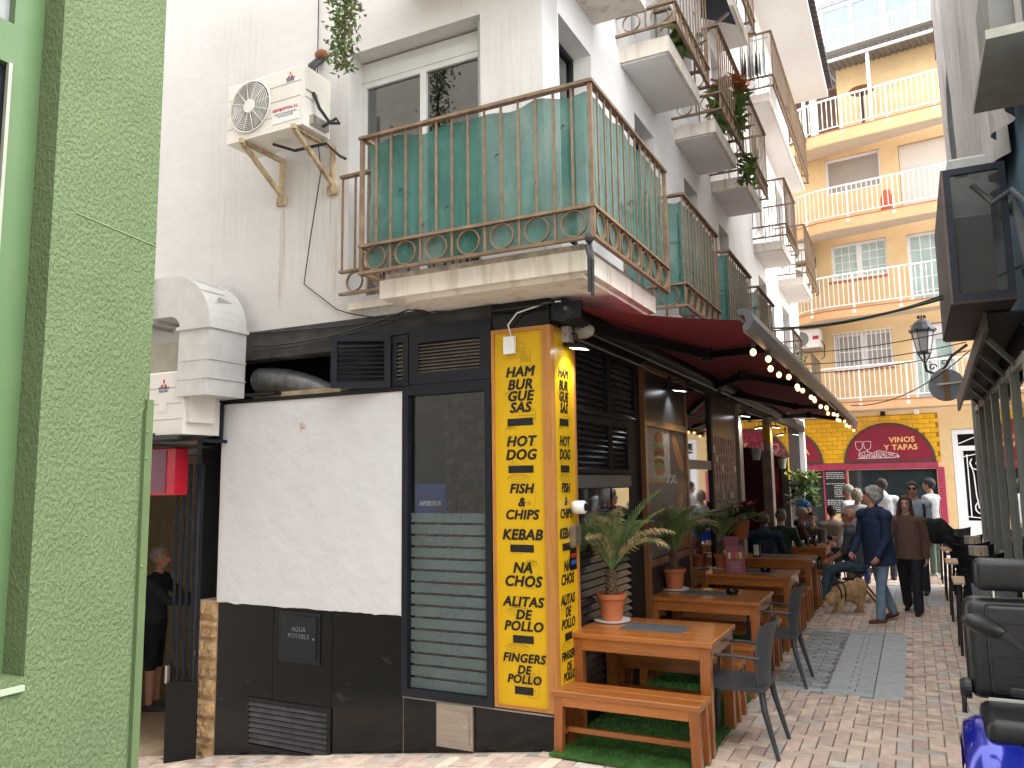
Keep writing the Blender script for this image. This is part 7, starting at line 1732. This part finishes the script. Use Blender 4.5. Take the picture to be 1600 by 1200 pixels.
obj('backpack_strap', MB().tube([(.15, .10, 1.42), (.16, .15, 1.3), (.15, .14, 1.15), (.17, .08, 1.02)], .018, 6).tube([(-.15, .10, 1.42), (-.16, .15, 1.3), (-.15, .14, 1.15)], .018, 6), rubber, mC[0], local=True)
person('man in a white hoodie seen from behind', (1.80, 11.0, 0), 12, 1.84, top_=(.66, .66, .69), pants=(.05, .05, .06), hr=((.06, .04, .03), 'short'), hood=True, wide=1.1, face_on=False, head=(25, 0))
person('man in a grey T-shirt looking left near the magenta post', (2.60, 12.0, 0), 62, 1.84, top_=(.33, .34, .35), pants=(.12, .16, .12), shoes=(.6, .6, .6), hr=((.025, .02, .02), 'short'), sleeve='short', skin=sk_tan, wide=1.05, arms=((.1, .1, .3, .1), (.15, .1, .4, .1)))
person('blonde woman in a pale top and bright blue trousers seen from behind', (1.40, 10.3, 0), -8, 1.66, top_=(.60, .58, .54), pants=(.01, .06, .42), hr=((.50, .42, .30), 'bob'), fem=True, face_on=False, arms=((.3, .1, .7, 0), (.2, .1, .4, 0)))
person('white haired older man in a white shirt beside the blonde woman', (1.24, 10.75, 0), 62, 1.74, top_=(.64, .64, .66), pants=(.10, .10, .11), hr=((.5, .48, .45), 'short'), skin=sk_red)
# seated people (hip height is seat + .1)
SE = ((1.45, 1.45, .05), (1.4, 1.35, .08))
pd_ = person('bald man in a grey T-shirt sitting at the street end of the crowded table', (1.47, 8.15, 0), 86, 1.76, hip=.56, lean=.12, legs=((1.35, 1.15, .05), (1.30, 1.30, .1)), arms=((.3, .1, .7, .1), (.35, .1, .65, .1)), head=(0, -12), top_=(.075, .085, .11), pants=(.085, .15, .22), shoes=(.03, .03, .04), hr=None, sleeve='short', skin=sk_red, wide=1.15, belly=.03, seated=True, voxel=.009, glasses=1)
cb2 = thing('folding_chair', 'dark chair with wooden legs under the bald man', 'chair', (1.5, 8.15, 0))
obj('seat', MB().bev(1.28, 1.70, 7.92, 8.36, .44, .47), cbk, cb2)
for x, y in ((1.3, 7.94), (1.3, 8.34)): obj('leg', MB().bar((x, y, .44), (x+.02, y, 0), .022), rubber, cb2)
for y in (7.93, 8.35): obj('leg', MB().bar((1.40, y, .44), (1.72, y, 0), .03), table_wood_z, cb2); obj('leg', MB().bar((1.66, y, .44), (1.50, y, 0), .03), table_wood_z, cb2)
obj('backrest', MB().bev(1.68, 1.71, 7.95, 8.33, .6, .88), cbk, cb2)
person('customer in a hooded navy jacket sitting with his back to us', (.20, 7.55, 0), 0, 1.74, hip=.52, lean=.12, legs=SE, arms=((.7, .15, .9, .2), (.7, .15, .9, .2)), top_=(.010, .020, .045), hr=((.09, .065, .045), 'short'), hood=True, wide=1.15, seated=True, face_on=False, voxel=.010, jacket=.08)
person('grey haired customer in a dark green jumper with his back to us', (.34, 8.35, 0), -10, 1.74, hip=.54, lean=.08, legs=SE, arms=((.6, .15, .9, .2), (.6, .15, .9, .2)), top_=(.018, .05, .028), hr=((.17, .13, .10), 'short'), wide=1.1, seated=True, face_on=False)
person('bearded man in profile beyond the customer in the green jumper', (.52, 9.35, 0), -85, 1.74, hip=.54, lean=.05, legs=SE, arms=((.6, .15, .9, .2), (.6, .15, .9, .2)), top_=(.08, .03, .03), hr=((.4, .38, .36), 'buzz'), skin=sk_red, seated=True)
person('man wearing a blue knitted hat at the far side of the table', (.50, 9.95, 0), -120, 1.78, hip=.60, lean=.05, legs=SE, arms=((.6, .15, .9, .2), (.6, .15, .9, .2)), top_=(.015, .022, .05), hr=((.02, .10, .30), 'wavy'), skin=skin_m, seated=True)
person('dark haired woman in a grey brown coat sitting facing us at the crowded table', (.74, 9.35, 0), 172, 1.62, hip=.52, lean=.08, legs=SE, arms=((.6, .12, 1.0, .3), (.6, .12, 1.0, .3)), head=(-8, -10), top_=(.10, .085, .065), hr=((.03, .02, .02), 'fringe'), fem=True, jacket=.04, seated=True, voxel=.009, collar=True)
person('man in a beige jacket seated with his back turned by the chalkboard', (.98, 10.4, 0), 20, 1.74, hip=.54, lean=.1, legs=SE, arms=((.6, .15, .9, .2), (.6, .15, .9, .2)), top_=(.22, .165, .13), hr=((.05, .04, .035), 'short'), wide=1.15, seated=True, face_on=False)
person('person in dark shorts standing inside the left doorway', (-5.38, 1.1, -.585), -62, 1.78, top_=(.025, .035, .05), pants=(.012, .014, .02), shoes=(.06, .06, .06), hr=((.35, .32, .30), 'short'), barelegs=True, arms=((.8, .1, .7, .1), (.8, .1, .7, .1)), wide=1.05)

# ---- dog
DG = thing('dog', 'fluffy golden dog in a black harness sniffing the paving on a lead', 'dog', (1.40, 6.92, 0), R(122)); W[DG.name] = Vector((0, 0, 0))
fur = M('golden_fur', (.78, .53, .28), .9, var=.25, vs=9, bump=.9, bs=60, bdist=.02, stain=((.66, .50, .33), .5, (5, 5, 5), .5)); dk = M('dog_dark', (.02, .015, .012), .5)
D = []   # local: +y is the nose direction
D += [(capsule((0, -.20, .325), (0, .08, .32), .142, .140), 0), (capsule((0, .06, .31), (0, .20, .29), .14, .115), 0), (capsule((0, .17, .30), (0, .31, .23), .085, .080), 0), (esph((0, .36, .20), (.088, .085, .085)), 0), (capsule((0, .40, .18), (0, .47, .115), .042, .026), 0)]
for sg in (-1, 1):
    D += [(capsule((.065*sg, .17, .24), (.07*sg, .20, .12), .055, .034), 0), (capsule((.07*sg, .20, .12), (.07*sg, .185+.03*sg, .03), .032, .028), 0), (capsule((.07*sg, .19+.03*sg, .022), (.07*sg, .225+.03*sg, .020), .026, .022), 0)]
    D += [(capsule((.06*sg, -.20, .28), (.075*sg, -.14, .17), .075, .045), 0), (capsule((.075*sg, -.14, .17), (.075*sg, -.24, .105), .042, .026), 0), (capsule((.075*sg, -.24, .105), (.075*sg, -.22-.02*sg, .03), .025, .024), 0), (capsule((.075*sg, -.22, .022), (.075*sg, -.185, .020), .026, .022), 0)]
    D.append((capsule((.045*sg, .33, .26), (.055*sg, .325, .295), .026, .010), 0))
D += [(capsule((0, -.28, .34), (0, -.30, .42), .05, .055), 0), (capsule((0, -.30, .42), (0, -.20, .46), .055, .05), 0)]
db = remeshed(D, .010, [fur, dk], 'body', DG, 2)
obj('nose', MB().sph((0, .492, .098), (.016, .013, .012), 10, 6), dk, db, local=True); obj('eyes', MB().sph((-.038, .43, .205), .010, 8, 6).sph((.038, .43, .205), .010, 8, 6), dk, db, local=True)
fm_ = MB(); me = db.data; rg = random.Random(2); polys = list(me.polygons); rg.shuffle(polys)
for p in polys[:9000]:
    c_, n_ = p.center, p.normal; back = Vector((0, -1, -.35)); d = (n_*.55+back*.6+Vector((rg.uniform(-.3, .3), rg.uniform(-.3, .3), rg.uniform(-.3, .3)))).normalized(); L = .032 if c_.z > .15 else .014
    if c_.y > .38: L = .010
    sd_ = d.cross(n_); sd_ = (sd_.normalized() if sd_.length > 1e-4 else Vector((1, 0, 0)))*.0035
    fm_.add([c_-sd_, c_+sd_, c_+d*L*rg.uniform(.7, 1.3)], [(0, 1, 2)])
obj('fur', fm_, fur, db, local=True, kind='stuff')
hn = MB()
hn.tube([(.148*math.cos(a), .125, .31+.148*math.sin(a)) for a in [2*PI*i/20 for i in range(21)]], .013, 6, cap=False); hn.tube([(.132*math.cos(a), .20+.02*math.sin(a), .30+.132*math.sin(a)) for a in [2*PI*i/20 for i in range(21)]], .013, 6, cap=False)
hn.box(-.05, .05, .06, .19, .448, .462).bar((.12, .13, .28), (.09, .22, .24), .03, .02).bar((-.12, .13, .28), (-.09, .22, .24), .03, .02)
obj('harness', hn, rubber, DG, local=True)
hd = mA[1][0]; M4 = Matrix.Translation((1.86, 6.35, 0)) @ Matrix.Rotation(R(132), 4, 'Z'); hw = M4 @ hd
dgp = Matrix.Translation((1.40, 6.92, 0)) @ Matrix.Rotation(R(122), 4, 'Z') @ Vector((0, .09, .40))
DG.scale = (.90, .74, .90)
top('dog_lead', MB().tube(sag(hw, dgp, .03, 10), .007, 5), rubber, 'dark lead running from the hand of the man to the dog harness', 'lead')
